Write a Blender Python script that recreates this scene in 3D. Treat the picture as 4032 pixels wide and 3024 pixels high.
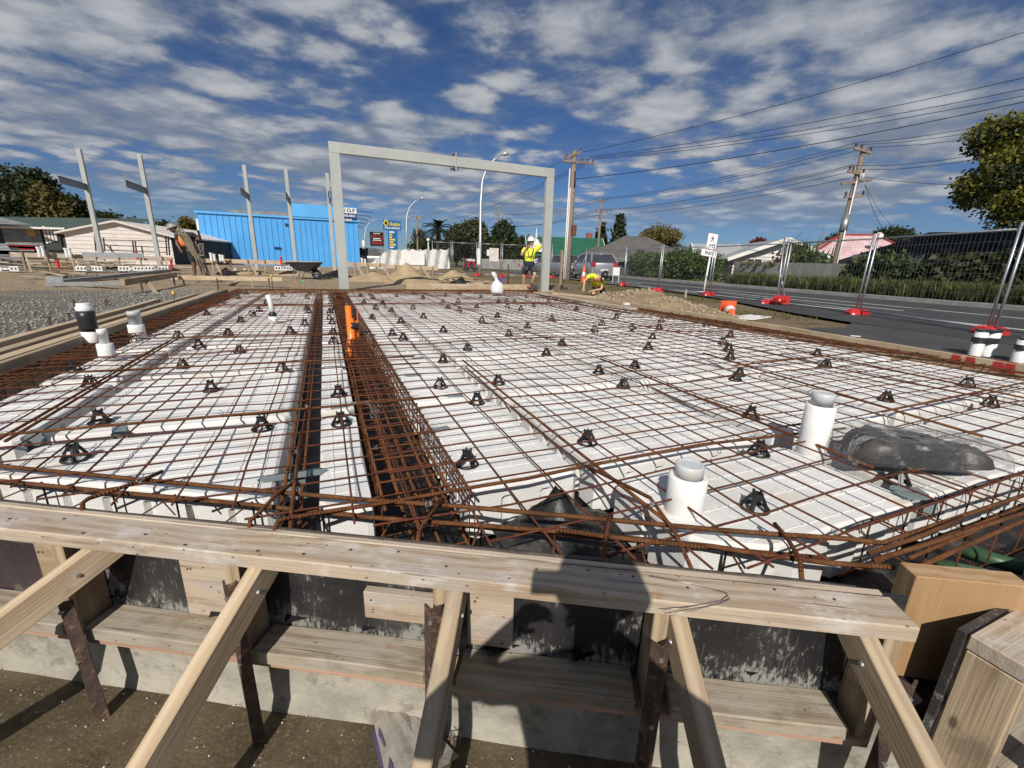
import bpy, bmesh, math, random
import numpy as np
from mathutils import Vector as V, Matrix

# ---------------------------------------------------------------- scene, camera, sky, sun
for o in list(bpy.data.objects):
    bpy.data.objects.remove(o, do_unlink=True)
S = bpy.context.scene
COL = S.collection
R = math.radians
W_, H_, F_ = 4032.0, 3024.0, 1705.6
CAM_H, YAW, PITCH, ROLL = 0.87, R(23.08), R(15.63), R(1.677)
fw = V((math.sin(YAW)*math.cos(PITCH), math.cos(YAW)*math.cos(PITCH), -math.sin(PITCH)))
r0 = V((math.cos(YAW), -math.sin(YAW), 0))
u0 = r0.cross(fw)
rt = math.cos(ROLL)*r0 + math.sin(ROLL)*u0
up = -math.sin(ROLL)*r0 + math.cos(ROLL)*u0
CAMP = V((0, 0, CAM_H))
cam = bpy.data.cameras.new('camera')
cam.sensor_width = 36.0
cam.lens = 36.0*F_/W_
cam.clip_start = 0.02
cam.clip_end = 3000
camo = bpy.data.objects.new('camera', cam)
COL.objects.link(camo)
m = Matrix((rt, up, -fw)).transposed().to_4x4()
m.translation = CAMP
camo.matrix_world = m
S.camera = camo

SUN_AZ, SUN_EL = R(31.0), R(39.0)      # azimuth (from +Y towards +X) in which shadows fall
sl = bpy.data.lights.new('sun', 'SUN')
sl.energy = 5.0
sl.angle = R(0.5)
sl.color = (1.0, 0.94, 0.85)
so_ = bpy.data.objects.new('sun', sl)
COL.objects.link(so_)
sd = V((math.sin(SUN_AZ)*math.cos(SUN_EL), math.cos(SUN_AZ)*math.cos(SUN_EL), -math.sin(SUN_EL)))
so_.rotation_euler = sd.to_track_quat('-Z', 'Y').to_euler()
so_.location = (-20, -30, 40)

wd = bpy.data.worlds.new('World')
S.world = wd
wd.use_nodes = True
nt = wd.node_tree
nt.nodes.clear()
def N(nt, t, **k):
    n = nt.nodes.new(t)
    for a, b in k.items():
        if a in n.inputs.keys():
            n.inputs[a].default_value = b
        else:
            setattr(n, a, b)
    return n
def Lk(nt, a, b):
    nt.links.new(a, b)
def math_(nt, op, a, b=None, c=None, clamp=False):
    n = nt.nodes.new('ShaderNodeMath'); n.operation = op; n.use_clamp = clamp
    for i, x in enumerate((a, b, c)):
        if x is None: continue
        if isinstance(x, (int, float)): n.inputs[i].default_value = x
        else: nt.links.new(x, n.inputs[i])
    return n.outputs[0]
def maprange(nt, v, a, b, c=0.0, d=1.0, smooth=True):
    n = nt.nodes.new('ShaderNodeMapRange')
    n.interpolation_type = 'SMOOTHSTEP' if smooth else 'LINEAR'
    nt.links.new(v, n.inputs[0])
    for i, x in enumerate((a, b, c, d)): n.inputs[i+1].default_value = x
    return n.outputs[0]
def mixc(nt, f, a, b, mode='MIX'):
    n = nt.nodes.new('ShaderNodeMix'); n.data_type = 'RGBA'; n.blend_type = mode; n.clamp_factor = True
    for s, x in ((0, f), (6, a), (7, b)):
        if isinstance(x, (int, float)): n.inputs[s].default_value = x
        elif isinstance(x, (tuple, list)): n.inputs[s].default_value = (*x[:3], 1)
        else: nt.links.new(x, n.inputs[s])
    return n.outputs[2]
def noise(nt, vec, scale, detail=4, rough=0.55, dist=0.0, dim='3D'):
    n = nt.nodes.new('ShaderNodeTexNoise'); n.noise_dimensions = dim
    nt.links.new(vec, n.inputs['Vector'])
    n.inputs['Scale'].default_value = scale; n.inputs['Detail'].default_value = detail
    n.inputs['Roughness'].default_value = rough; n.inputs['Distortion'].default_value = dist
    return n.outputs['Fac']
def vmap(nt, vec, scale=(1,1,1), rot=(0,0,0), loc=(0,0,0)):
    n = nt.nodes.new('ShaderNodeMapping')
    nt.links.new(vec, n.inputs['Vector'])
    n.inputs['Scale'].default_value = scale; n.inputs['Rotation'].default_value = rot; n.inputs['Location'].default_value = loc
    return n.outputs[0]

sky = N(nt, 'ShaderNodeTexSky', sky_type='NISHITA', sun_disc=False)
sky.sun_elevation = SUN_EL
sky.sun_rotation = SUN_AZ + math.pi          # the sun stands opposite to where shadows fall
sky.air_density = 0.85; sky.dust_density = 0.25; sky.ozone_density = 3.2; sky.altitude = 0
tc = N(nt, 'ShaderNodeTexCoord')
sx = N(nt, 'ShaderNodeSeparateXYZ'); Lk(nt, tc.outputs['Generated'], sx.inputs[0])
den = math_(nt, 'ADD', math_(nt, 'MAXIMUM', sx.outputs[2], 0.0), 0.10)
px_ = math_(nt, 'DIVIDE', sx.outputs[0], den); py_ = math_(nt, 'DIVIDE', sx.outputs[1], den)
cv = N(nt, 'ShaderNodeCombineXYZ'); Lk(nt, px_, cv.inputs[0]); Lk(nt, py_, cv.inputs[1])
# a broad broken layer of altocumulus: rounded cells, grouped by a slower wave
cvm = vmap(nt, cv.outputs[0], (1.0, 1.12, 1), (0, 0, R(50)))
wn = nt.nodes.new('ShaderNodeTexNoise'); Lk(nt, cvm, wn.inputs['Vector']); wn.inputs['Scale'].default_value = 2.6; wn.inputs['Detail'].default_value = 3
wv = nt.nodes.new('ShaderNodeVectorMath'); wv.operation = 'MULTIPLY_ADD'; Lk(nt, wn.outputs['Color'], wv.inputs[0]); wv.inputs[1].default_value = (.42, .42, 0); Lk(nt, cvm, wv.inputs[2])
vo = nt.nodes.new('ShaderNodeTexVoronoi'); vo.feature = 'SMOOTH_F1'; vo.inputs['Scale'].default_value = 3.3; vo.inputs['Smoothness'].default_value = .55
Lk(nt, wv.outputs[0], vo.inputs['Vector'])
cell = maprange(nt, vo.outputs['Distance'], 0.05, 0.62, 1, 0, smooth=False)
n_big = noise(nt, vmap(nt, cvm, (1, 1, 1), loc=(5.3, 2.2, 0)), 0.62, 3, 0.5)
n_mid = noise(nt, cvm, 2.0, 4, 0.5, 0.2)
n_puf = noise(nt, vmap(nt, cvm, (1, 1, 1), loc=(1.3, 0.4, 2)), 7.0, 7, 0.6, 0.1)
dens = math_(nt, 'ADD', math_(nt, 'ADD', math_(nt, 'MULTIPLY', n_big, 1.05), math_(nt, 'MULTIPLY', cell, 0.36)), math_(nt, 'ADD', math_(nt, 'MULTIPLY', n_mid, 0.42), math_(nt, 'MULTIPLY', n_puf, 0.50)))
cover = maprange(nt, dens, 0.88, 1.13)
veil = maprange(nt, dens, 0.80, 1.12)
cover = math_(nt, 'MAXIMUM', cover, math_(nt, 'MULTIPLY', veil, 0.50))
low = maprange(nt, sx.outputs[2], 0.03, 0.15)
cover = math_(nt, 'MULTIPLY', math_(nt, 'MULTIPLY', cover, low), 0.94)
shade = maprange(nt, math_(nt, 'ADD', math_(nt, 'ADD', math_(nt, 'MULTIPLY', n_puf, 0.45), math_(nt, 'MULTIPLY', cell, 0.30)), math_(nt, 'MULTIPLY', n_mid, 0.25)), 0.34, 0.66)
ccol = mixc(nt, shade, (2.5, 3.0, 3.95), (6.3, 6.5, 6.8))
skyc = mixc(nt, 1.0, sky.outputs[0], (0.40, 0.54, 0.74), 'MULTIPLY')
fin = mixc(nt, cover, skyc, ccol)
bg = N(nt, 'ShaderNodeBackground'); bg.inputs['Strength'].default_value = 0.078
Lk(nt, fin, bg.inputs['Color'])
wo = N(nt, 'ShaderNodeOutputWorld'); Lk(nt, bg.outputs[0], wo.inputs[0])

S.view_settings.view_transform = 'Standard'
S.view_settings.look = 'None'
S.view_settings.exposure = 0.0
S.view_settings.gamma = 1.0
S.render.resolution_x, S.render.resolution_y = 1024, 768
S.render.engine = 'CYCLES'
random.seed(11)
RNG = np.random.default_rng(5)

# ---------------------------------------------------------------- pixels to places
def ray(x, y):
    return fw*F_ + rt*(x-W_/2) - up*(y-H_/2)
def pz(x, y, z=0.0):
    d = ray(x, y); return CAMP + d*((z-CAM_H)/d.z)
def pd(x, y, D):                      # depth along the lens axis, for things whose size tells how far they stand
    return CAMP + ray(x, y)*(D/F_)
def gd(x, D, z=0.0):                  # point on the ground in the direction of column x
    yh = 1037.0 + (x-2016)*0.0293
    p = pd(x, yh, D); return V((p.x, p.y, z))
W0 = V((-1.11706, 1.92670, 0)); WD = V((0.87156, -0.49028, 0)); WN = V((-0.49028, -0.87156, 0))
def wl(s, o, z):                      # along the skewed front form, out of it, up
    p = W0 + WD*s + WN*o; return V((p.x, p.y, z))
def pwall(x, y, o):
    d = ray(x, y); t = (WN.dot(W0)+o-WN.dot(CAMP))/WN.dot(d); return CAMP + d*t
RD = V((math.sin(R(9)), math.cos(R(9)), 0)); RV = V((math.cos(R(9)), -math.sin(R(9)), 0)); RO = V((10.44, 0, 0))
def road(u, v, z=0.0):
    p = RO + RD*u + RV*v; return V((p.x, p.y, z))
# ---------------------------------------------------------------- mesh helpers
class MB:
    def __init__(s): s.v = []; s.f = []; s.a = []
    def add(s, vs, fs, at=None):
        b = len(s.v); s.v += [tuple(p) for p in vs]; s.f += [tuple(b+i for i in f) for f in fs]
        s.a += at if at is not None else [0.0]*len(vs)
    def box(s, c, size, M=None):
        x, y, z = [k/2 for k in size]; c = V(c)
        P = [V((sx*x, sy*y, sz*z)) for sz in (-1, 1) for sy in (-1, 1) for sx in (-1, 1)]
        if M is not None: P = [M @ p for p in P]
        s.add([p+c for p in P], [(0,2,3,1),(4,5,7,6),(0,1,5,4),(2,6,7,3),(0,4,6,2),(1,3,7,5)])
        return s
    def beam(s, A, B, w, h, upv=(0,0,1)):
        A, B = V(A), V(B); d = (B-A); L = d.length; d.normalize()
        y = V(upv).cross(d)
        if y.length < 1e-5: y = V((1,0,0)).cross(d)
        y.normalize(); z = d.cross(y)
        M = Matrix((d, y, z)).transposed()
        return s.box((A+B)/2, (L, w, h), M)
    def tube(s, pts, r, n=6, cap=True, closed=False):
        pts = [V(p) for p in pts]; k = len(pts)
        rs = r if isinstance(r, (list, tuple)) else [r]*k
        vs = []; at = []; L = 0.0; prev = None
        for i, p in enumerate(pts):
            if closed: t = pts[(i+1) % k]-pts[i-1]
            else: t = pts[min(i+1, k-1)]-pts[max(i-1, 0)]
            t.normalize()
            if prev is None:
                a = V((0,0,1)) if abs(t.z) < 0.9 else V((1,0,0))
                x = t.cross(a).normalized()
            else:
                x = (prev - t*prev.dot(t)).normalized()
            prev = x; y = t.cross(x)
            if i: L += (p-pts[i-1]).length
            for j in range(n):
                q = 2*math.pi*j/n
                vs.append(p + (x*math.cos(q)+y*math.sin(q))*rs[i]); at.append(L)
        fs = []
        for i in range(k if closed else k-1):
            i2 = (i+1) % k
            for j in range(n):
                j2 = (j+1) % n
                fs.append((i*n+j, i*n+j2, i2*n+j2, i2*n+j))
        if cap and not closed:
            fs.append(tuple(range(n-1, -1, -1))); fs.append(tuple((k-1)*n+j for j in range(n)))
        s.add(vs, fs, at); return s
    def lathe(s, prof, n=20, c=(0,0,0), cap=True):
        c = V(c); vs = []; k = len(prof)
        for r, z in prof:
            for j in range(n):
                q = 2*math.pi*j/n; vs.append(c+V((r*math.cos(q), r*math.sin(q), z)))
        fs = [(i*n+j, i*n+(j+1) % n, (i+1)*n+(j+1) % n, (i+1)*n+j) for i in range(k-1) for j in range(n)]
        if cap:
            fs.append(tuple(range(n-1, -1, -1))); fs.append(tuple((k-1)*n+j for j in range(n)))
        s.add(vs, fs); return s
    def prism(s, poly, z0, z1, M=None):        # polygon in xy
        n = len(poly)
        P = [V((x, y, z0)) for x, y in poly]+[V((x, y, z1)) for x, y in poly]
        if M is not None: P = [M @ p for p in P]
        s.add(P, [tuple(range(n-1, -1, -1)), tuple(range(n, 2*n))]+[(i, (i+1) % n, n+(i+1) % n, n+i) for i in range(n)])
        return s
    def quad(s, *p):
        s.add([V(q) for q in p], [tuple(range(len(p)))]); return s
    def mesh(s, name, M=None, smooth=False):
        me = bpy.data.meshes.new(name)
        vs = s.v if M is None else [tuple(M @ V(p)) for p in s.v]
        me.from_pydata(vs, [], s.f)
        at = me.attributes.new('len', 'FLOAT', 'POINT'); at.data.foreach_set('value', s.a)
        if smooth: me.polygons.foreach_set('use_smooth', [True]*len(me.polygons))
        me.update(); return me
    def build(s, name, mat, parent=None, smooth=False, world=True):
        """vertices in world space (world=True) or in the parent's own space"""
        M = None
        if parent is not None and world: M = ROOTM[parent.name].inverted()
        if parent is None and world:
            c = np.array(s.v); lo, hi = c.min(0), c.max(0)
            loc = V(((lo[0]+hi[0])/2, (lo[1]+hi[1])/2, lo[2]))
            M = Matrix.Translation(-loc)
        me = s.mesh(name, M, smooth)
        o = link(name, me, mat, parent)
        if parent is None and world: o.location = loc
        if parent is None: ROOTM[o.name] = Matrix.Translation(o.location)
        elif parent.name in ROOTM: ROOTM[o.name] = ROOTM[parent.name]
        return o
ROOTM = {}
def link(name, me, mat, parent=None):
    o = bpy.data.objects.new(name, me); COL.objects.link(o)
    if me is not None and mat is not None and not me.materials: me.materials.append(MT[mat])
    if parent is not None: o.parent = parent
    return o
def tag(o, label=None, cat=None, group=None, kind=None):
    if label: o['label'] = label
    if cat: o['category'] = cat
    if group: o['group'] = group
    if kind: o['kind'] = kind
    return o
def thing(name, label, cat, loc=(0,0,0), rz=0.0, group=None):
    o = bpy.data.objects.new(name, None); COL.objects.link(o)
    o.empty_display_size = 0.1
    o.location = loc; o.rotation_euler = (0, 0, rz)
    ROOTM[o.name] = Matrix.Translation(V(loc)) @ Matrix.Rotation(rz, 4, 'Z')
    return tag(o, label, cat, group)
def struct(o): o['kind'] = 'structure'; return o
def copy_tree(o, parent=None, label=None, group=None):
    c = o.copy(); COL.objects.link(c); c.parent = parent
    if label: c['label'] = label
    if group: c['group'] = group
    for ch in list(o.children): copy_tree(ch, c)
    return c
def bbox_mesh(L, w, h, bev=0.003, wob=0.0, nseg=1):
    """a sawn board: length along x, softened edges, a little bow"""
    bm = bmesh.new()
    bmesh.ops.create_cube(bm, size=1.0)
    for v in bm.verts: v.co = V((v.co.x*L, v.co.y*w, v.co.z*h))
    if nseg > 1:
        es = [e for e in bm.edges if abs(e.verts[0].co.x-e.verts[1].co.x) > L*0.5]
        bmesh.ops.subdivide_edges(bm, edges=es, cuts=nseg-1, use_grid_fill=True)
    if bev:
        bmesh.ops.bevel(bm, geom=[e for e in bm.edges if len(e.link_faces) == 2 and e.calc_face_angle(0) > 1.0], offset=bev, segments=1, affect='EDGES')
    if wob:
        p = random.random()*6
        for v in bm.verts:
            t = v.co.x/max(L, .1)
            v.co.y += wob*math.sin(t*4+p); v.co.z += wob*.6*math.sin(t*5+p*2)
    me = bpy.data.meshes.new('board'); bm.to_mesh(me); bm.free(); return me
def board(name, A, B, w, h, mat, parent=None, upv=(0,0,1), bev=0.003, wob=0.0, nseg=1):
    """board from A to B (centre line), w sideways, h along upv"""
    A, B = V(A), V(B); d = B-A; L = d.length; d.normalize()
    y = V(upv).cross(d)
    if y.length < 1e-5: y = V((0,1,0)).cross(d)
    y.normalize(); z = d.cross(y)
    me = bbox_mesh(L, w, h, bev, wob, nseg)
    o = link(name, me, mat, parent)
    M = Matrix((d, y, z)).transposed().to_4x4(); M.translation = (A+B)/2
    if parent is not None: M = ROOTM[parent.name].inverted() @ M
    o.matrix_local = M
    ROOTM[o.name] = (ROOTM[parent.name] @ M) if parent is not None else M
    return o
def bar(name, pts, r, mat, parent=None, n=6):
    return MB().tube(pts, r, n).build(name, mat, parent, smooth=True)
def arc(a, b, c, k=6):                 # rounded corner through b
    a, b, c = V(a), V(b), V(c)
    return [a*(1-t)**2 + b*2*t*(1-t) + c*t*t for t in [i/k for i in range(k+1)]]
def text_mesh(txt, size, depth=0.002, font_shear=0.0, bold=0.0, align='CENTER'):
    cu = bpy.data.curves.new('t', 'FONT'); cu.body = txt; cu.size = size; cu.extrude = depth; cu.align_x = align; cu.align_y = 'CENTER'
    cu.shear = font_shear; cu.offset = bold; cu.resolution_u = 3
    o = bpy.data.objects.new('t', cu); COL.objects.link(o)
    dg = bpy.context.evaluated_depsgraph_get(); dg.update()
    me = bpy.data.meshes.new_from_object(o.evaluated_get(dg))
    bpy.data.objects.remove(o); bpy.data.curves.remove(cu)
    me.materials.clear()
    return me
def place_local(name, me, mat, parent, M):
    o = link(name, me, mat, parent); o.matrix_local = M; return o
def lettering(name, txt, size, mat, parent, P, right, upd, wid=None, **k):
    """flat lettering, P its middle, right/upd its reading directions (world)"""
    me = text_mesh(txt, size, **k)
    right = V(right).normalized(); upd = V(upd).normalized(); nn = right.cross(upd)
    M = Matrix((right, upd, nn)).transposed().to_4x4(); M.translation = V(P)
    if wid:
        xs = [v.co.x for v in me.vertices]; w0 = max(xs)-min(xs)
        M = M @ Matrix.Diagonal((wid/w0, 1, 1, 1))
    return place_local(name, me, mat, parent, ROOTM[parent.name].inverted() @ M)

# ---------------------------------------------------------------- foliage
def leaf_cloud(name, blobs, n, size, mat, parent=None, flat=0.0, seed=1, droop=0.0, aspect=1.6, shell=0.55, elong=(1,1,1)):
    """many small leaf faces through the volume of several ellipsoids (centre, radii), world space"""
    rg = np.random.default_rng(seed)
    vol = np.array([b[1][0]*b[1][1]*b[1][2] for b in blobs])**(2/3)
    idx = rg.choice(len(blobs), n, p=vol/vol.sum())
    C = np.array([b[0] for b in blobs], float)[idx]; Rr = np.array([b[1] for b in blobs], float)[idx]
    d = rg.normal(size=(n, 3)); d /= np.linalg.norm(d, axis=1)[:, None]
    rad = rg.uniform(shell**3, 1, n)**(1/3)
    # lumpy outline: clumps pushed out and in
    k = rg.normal(size=(9, 3))*2.6; ph = rg.uniform(0, 6.3, 9)
    lump = 1 + 0.16*np.sin(d @ k.T + ph + idx[:, None]*1.7).sum(1)/2.2
    P = C + d*Rr*(rad*lump)[:, None] + rg.normal(size=(n, 3))*size*0.7
    a = rg.normal(size=(n, 3)); a[:, 2] *= (1-flat); a[:, 2] -= droop; a /= np.linalg.norm(a, axis=1)[:, None]
    b = np.cross(a, rg.normal(size=(n, 3))); b /= np.linalg.norm(b, axis=1)[:, None]
    s = size*rg.uniform(0.55, 1.35, n)[:, None]
    A = a*s*aspect*0.5; B = b*s*0.5
    vs = np.stack([P-A, P+B*0.9, P+A, P-B*0.9], 1).reshape(-1, 3)
    me = bpy.data.meshes.new(name)
    if parent is not None:
        Mi = np.array(ROOTM[parent.name].inverted()); vs = vs @ Mi[:3, :3].T + Mi[:3, 3]
    me.vertices.add(4*n); me.vertices.foreach_set('co', vs.ravel().astype(np.float32))
    me.loops.add(4*n); me.loops.foreach_set('vertex_index', np.arange(4*n, dtype=np.int32))
    me.polygons.add(n); me.polygons.foreach_set('loop_start', np.arange(0, 4*n, 4, dtype=np.int32))
    at = me.attributes.new('rnd', 'FLOAT', 'FACE'); at.data.foreach_set('value', rg.random(n).astype(np.float32))
    me.update(); me.validate()
    return link(name, me, mat, parent)
def tree(name, label, cat, base, height, blobs, n, leaf, mat, trunk_r=0.2, group=None, seed=1, bark='bark', limbs=4, top=0.75, **k):
    """blobs given relative to the base"""
    t = thing(name, label, cat, base, 0, group)
    base = V(base); rg = random.Random(seed)
    mb = MB()
    H = height*top
    mb.tube([base+V((0,0,-.2)), base+V((rg.uniform(-.1,.1), rg.uniform(-.1,.1), H*.4)), base+V((rg.uniform(-.2,.2), 0, H))], [trunk_r, trunk_r*.75, trunk_r*.25], 8)
    for i in range(limbs):
        b = blobs[rg.randrange(len(blobs))][0]; z0 = H*rg.uniform(.3, .75)
        mid = V((b[0]*.4, b[1]*.4, (z0+b[2])/2+.1*height*.2))
        mb.tube([base+V((0,0,z0)), base+mid, base+V(b)], [trunk_r*.45, trunk_r*.3, trunk_r*.08], 5)
    mb.build('trunk', bark, t, smooth=True)
    leaf_cloud('crown', [((base.x+c[0], base.y+c[1], base.z+c[2]), r) for c, r in blobs], n, leaf, mat, t, seed=seed, **k)
    return t
def blades(name, pts, hgt, wid, mat, parent=None, seed=1, lean=0.35, nb=1):
    """upright grass blades, each a bent two-piece strip"""
    rg = np.random.default_rng(seed)
    P = np.repeat(np.array(pts, float), nb, 0); n = len(P)
    az = rg.uniform(0, 6.283, n); h = hgt*rg.uniform(.45, 1.15, n); w = wid*rg.uniform(.6, 1.3, n)
    dr = np.stack([np.cos(az), np.sin(az), 0*az], 1); sd_ = np.stack([-np.sin(az), np.cos(az), 0*az], 1)
    ln = lean*rg.uniform(.2, 1.4, n)
    m1 = P + dr*(ln*h*.3)[:, None]; m1[:, 2] += h*.6
    tp = P + dr*(ln*h)[:, None]; tp[:, 2] += h*rg.uniform(.75, 1.0, n)
    s = sd_*(w/2)[:, None]
    vs = np.stack([P-s, P+s, m1+s*.8, m1-s*.8, tp], 1).reshape(-1, 3)
    me = bpy.data.meshes.new(name)
    if parent is not None:
        Mi = np.array(ROOTM[parent.name].inverted()); vs = vs @ Mi[:3, :3].T + Mi[:3, 3]
    me.vertices.add(5*n); me.vertices.foreach_set('co', vs.ravel().astype(np.float32))
    b = (np.arange(n)*5)[:, None]
    me.loops.add(7*n); me.loops.foreach_set('vertex_index', (b+np.array([[0,1,2,3,3,2,4]])).ravel().astype(np.int32))
    me.polygons.add(2*n); me.polygons.foreach_set('loop_start', (np.arange(n)[:, None]*7+np.array([[0,4]])).ravel().astype(np.int32))
    at = me.attributes.new('rnd', 'FLOAT', 'FACE'); at.data.foreach_set('value', np.repeat(rg.random(n), 2).astype(np.float32))
    me.update(); me.validate()
    return link(name, me, mat, parent)
def stones(name, pts, rmin, rmax, mat, parent=None, seed=1, flat=.7):
    """small broken stones: squashed octahedra"""
    rg = np.random.default_rng(seed)
    P = np.array(pts, float); n = len(P)
    o = np.array([[1,0,0],[-1,0,0],[0,1,0],[0,-1,0],[0,0,1],[0,0,-1]], float)
    r = (rmin+(rmax-rmin)*rg.random(n)**2.2)[:, None, None]
    q = o[None]*rg.uniform(.55, 1.25, (n, 6, 1))*r
    a = rg.uniform(0, 6.28, n); ca, sa = np.cos(a)[:, None], np.sin(a)[:, None]
    x = q[..., 0]*ca-q[..., 1]*sa; y = q[..., 0]*sa+q[..., 1]*ca; z = q[..., 2]*flat + x*rg.uniform(-.5, .5, n)[:, None]
    vs = (np.stack([x, y, z], -1)+P[:, None]).reshape(-1, 3)
    F = np.array([[0,2,4],[2,1,4],[1,3,4],[3,0,4],[2,0,5],[1,2,5],[3,1,5],[0,3,5]])
    f = (F[None]+(np.arange(n)*6)[:, None, None]).reshape(-1, 3)
    me = bpy.data.meshes.new(name)
    if parent is not None:
        Mi = np.array(ROOTM[parent.name].inverted()); vs = vs @ Mi[:3, :3].T + Mi[:3, 3]
    me.vertices.add(len(vs)); me.vertices.foreach_set('co', vs.ravel().astype(np.float32))
    me.loops.add(f.size); me.loops.foreach_set('vertex_index', f.ravel().astype(np.int32))
    me.polygons.add(len(f)); me.polygons.foreach_set('loop_start', np.arange(0, f.size, 3, dtype=np.int32))
    at = me.attributes.new('rnd', 'FLOAT', 'FACE'); at.data.foreach_set('value', np.repeat(rg.random(n), 8).astype(np.float32))
    me.update(); me.validate()
    return link(name, me, mat, parent)
def fbm(x, y, s=1.0, seed=0, oct=4):
    """cheap smooth value noise from sines, for relief"""
    rg = np.random.default_rng(seed); r = 0*x; a = 1.0; tot = 0
    for k in range(oct):
        for j in range(3):
            t = rg.uniform(0, 6.28); p = rg.uniform(0, 6.28); f = s*(1.9**k)*rg.uniform(.8, 1.25)
            r = r + a*np.sin((x*math.cos(t)+y*math.sin(t))*f+p)/3
        tot += a; a *= .55
    return r/tot
# ---------------------------------------------------------------- materials
MT = {}
def newmat(name):
    m = bpy.data.materials.new(name); m.use_nodes = True; nt = m.node_tree
    b = nt.nodes['Principled BSDF']; MT[name] = m
    return nt, b
def bump(nt, b, h, strength=0.3, dist=0.01):
    n = nt.nodes.new('ShaderNodeBump'); n.inputs['Strength'].default_value = strength; n.inputs['Distance'].default_value = dist
    nt.links.new(h, n.inputs['Height']); nt.links.new(n.outputs[0], b.inputs['Normal'])
def objvec(nt, rnd=True):
    tc = nt.nodes.new('ShaderNodeTexCoord')
    if not rnd: return tc.outputs['Object']
    oi = nt.nodes.new('ShaderNodeObjectInfo')
    c = nt.nodes.new('ShaderNodeCombineXYZ'); k = math_(nt, 'MULTIPLY', oi.outputs['Random'], 37.0)
    for i in range(3): nt.links.new(k, c.inputs[i])
    a = nt.nodes.new('ShaderNodeVectorMath'); a.operation = 'ADD'
    nt.links.new(tc.outputs['Object'], a.inputs[0]); nt.links.new(c.outputs[0], a.inputs[1])
    return a.outputs[0]
def posvec(nt):
    g = nt.nodes.new('ShaderNodeNewGeometry'); return g.outputs['Position']
def simple(name, c1, c2=None, scale=6.0, rough=0.6, metal=0.0, bmp=0.0, bscale=None, spec=0.5, detail=5, lo=.35, hi=.65, c3=None, s3=30.0, a3=.5, stretch=(1,1,1), coat=0.0, pos=False, rvar=0.0):
    nt, b = newmat(name)
    v = posvec(nt) if pos else objvec(nt)
    v = vmap(nt, v, stretch)
    if c2 is None: c2 = tuple(k*.8 for k in c1)
    f = maprange(nt, noise(nt, v, scale, detail, .6), lo, hi)
    c = mixc(nt, f, c1, c2)
    if c3 is not None:
        c = mixc(nt, math_(nt, 'MULTIPLY', maprange(nt, noise(nt, v, s3, 5, .65), .52, .68), a3), c, c3)
    nt.links.new(c, b.inputs['Base Color'])
    b.inputs['Roughness'].default_value = rough; b.inputs['Metallic'].default_value = metal
    b.inputs['Specular IOR Level'].default_value = spec
    if rvar:
        nt.links.new(maprange(nt, noise(nt, v, scale*2.3, 4), .3, .7, rough-rvar, rough+rvar), b.inputs['Roughness'])
    if coat: b.inputs['Coat Weight'].default_value = coat; b.inputs['Coat Roughness'].default_value = .08
    if bmp: bump(nt, b, noise(nt, v, bscale or scale*4, 5, .6), bmp, .01)
    return nt, b
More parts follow.
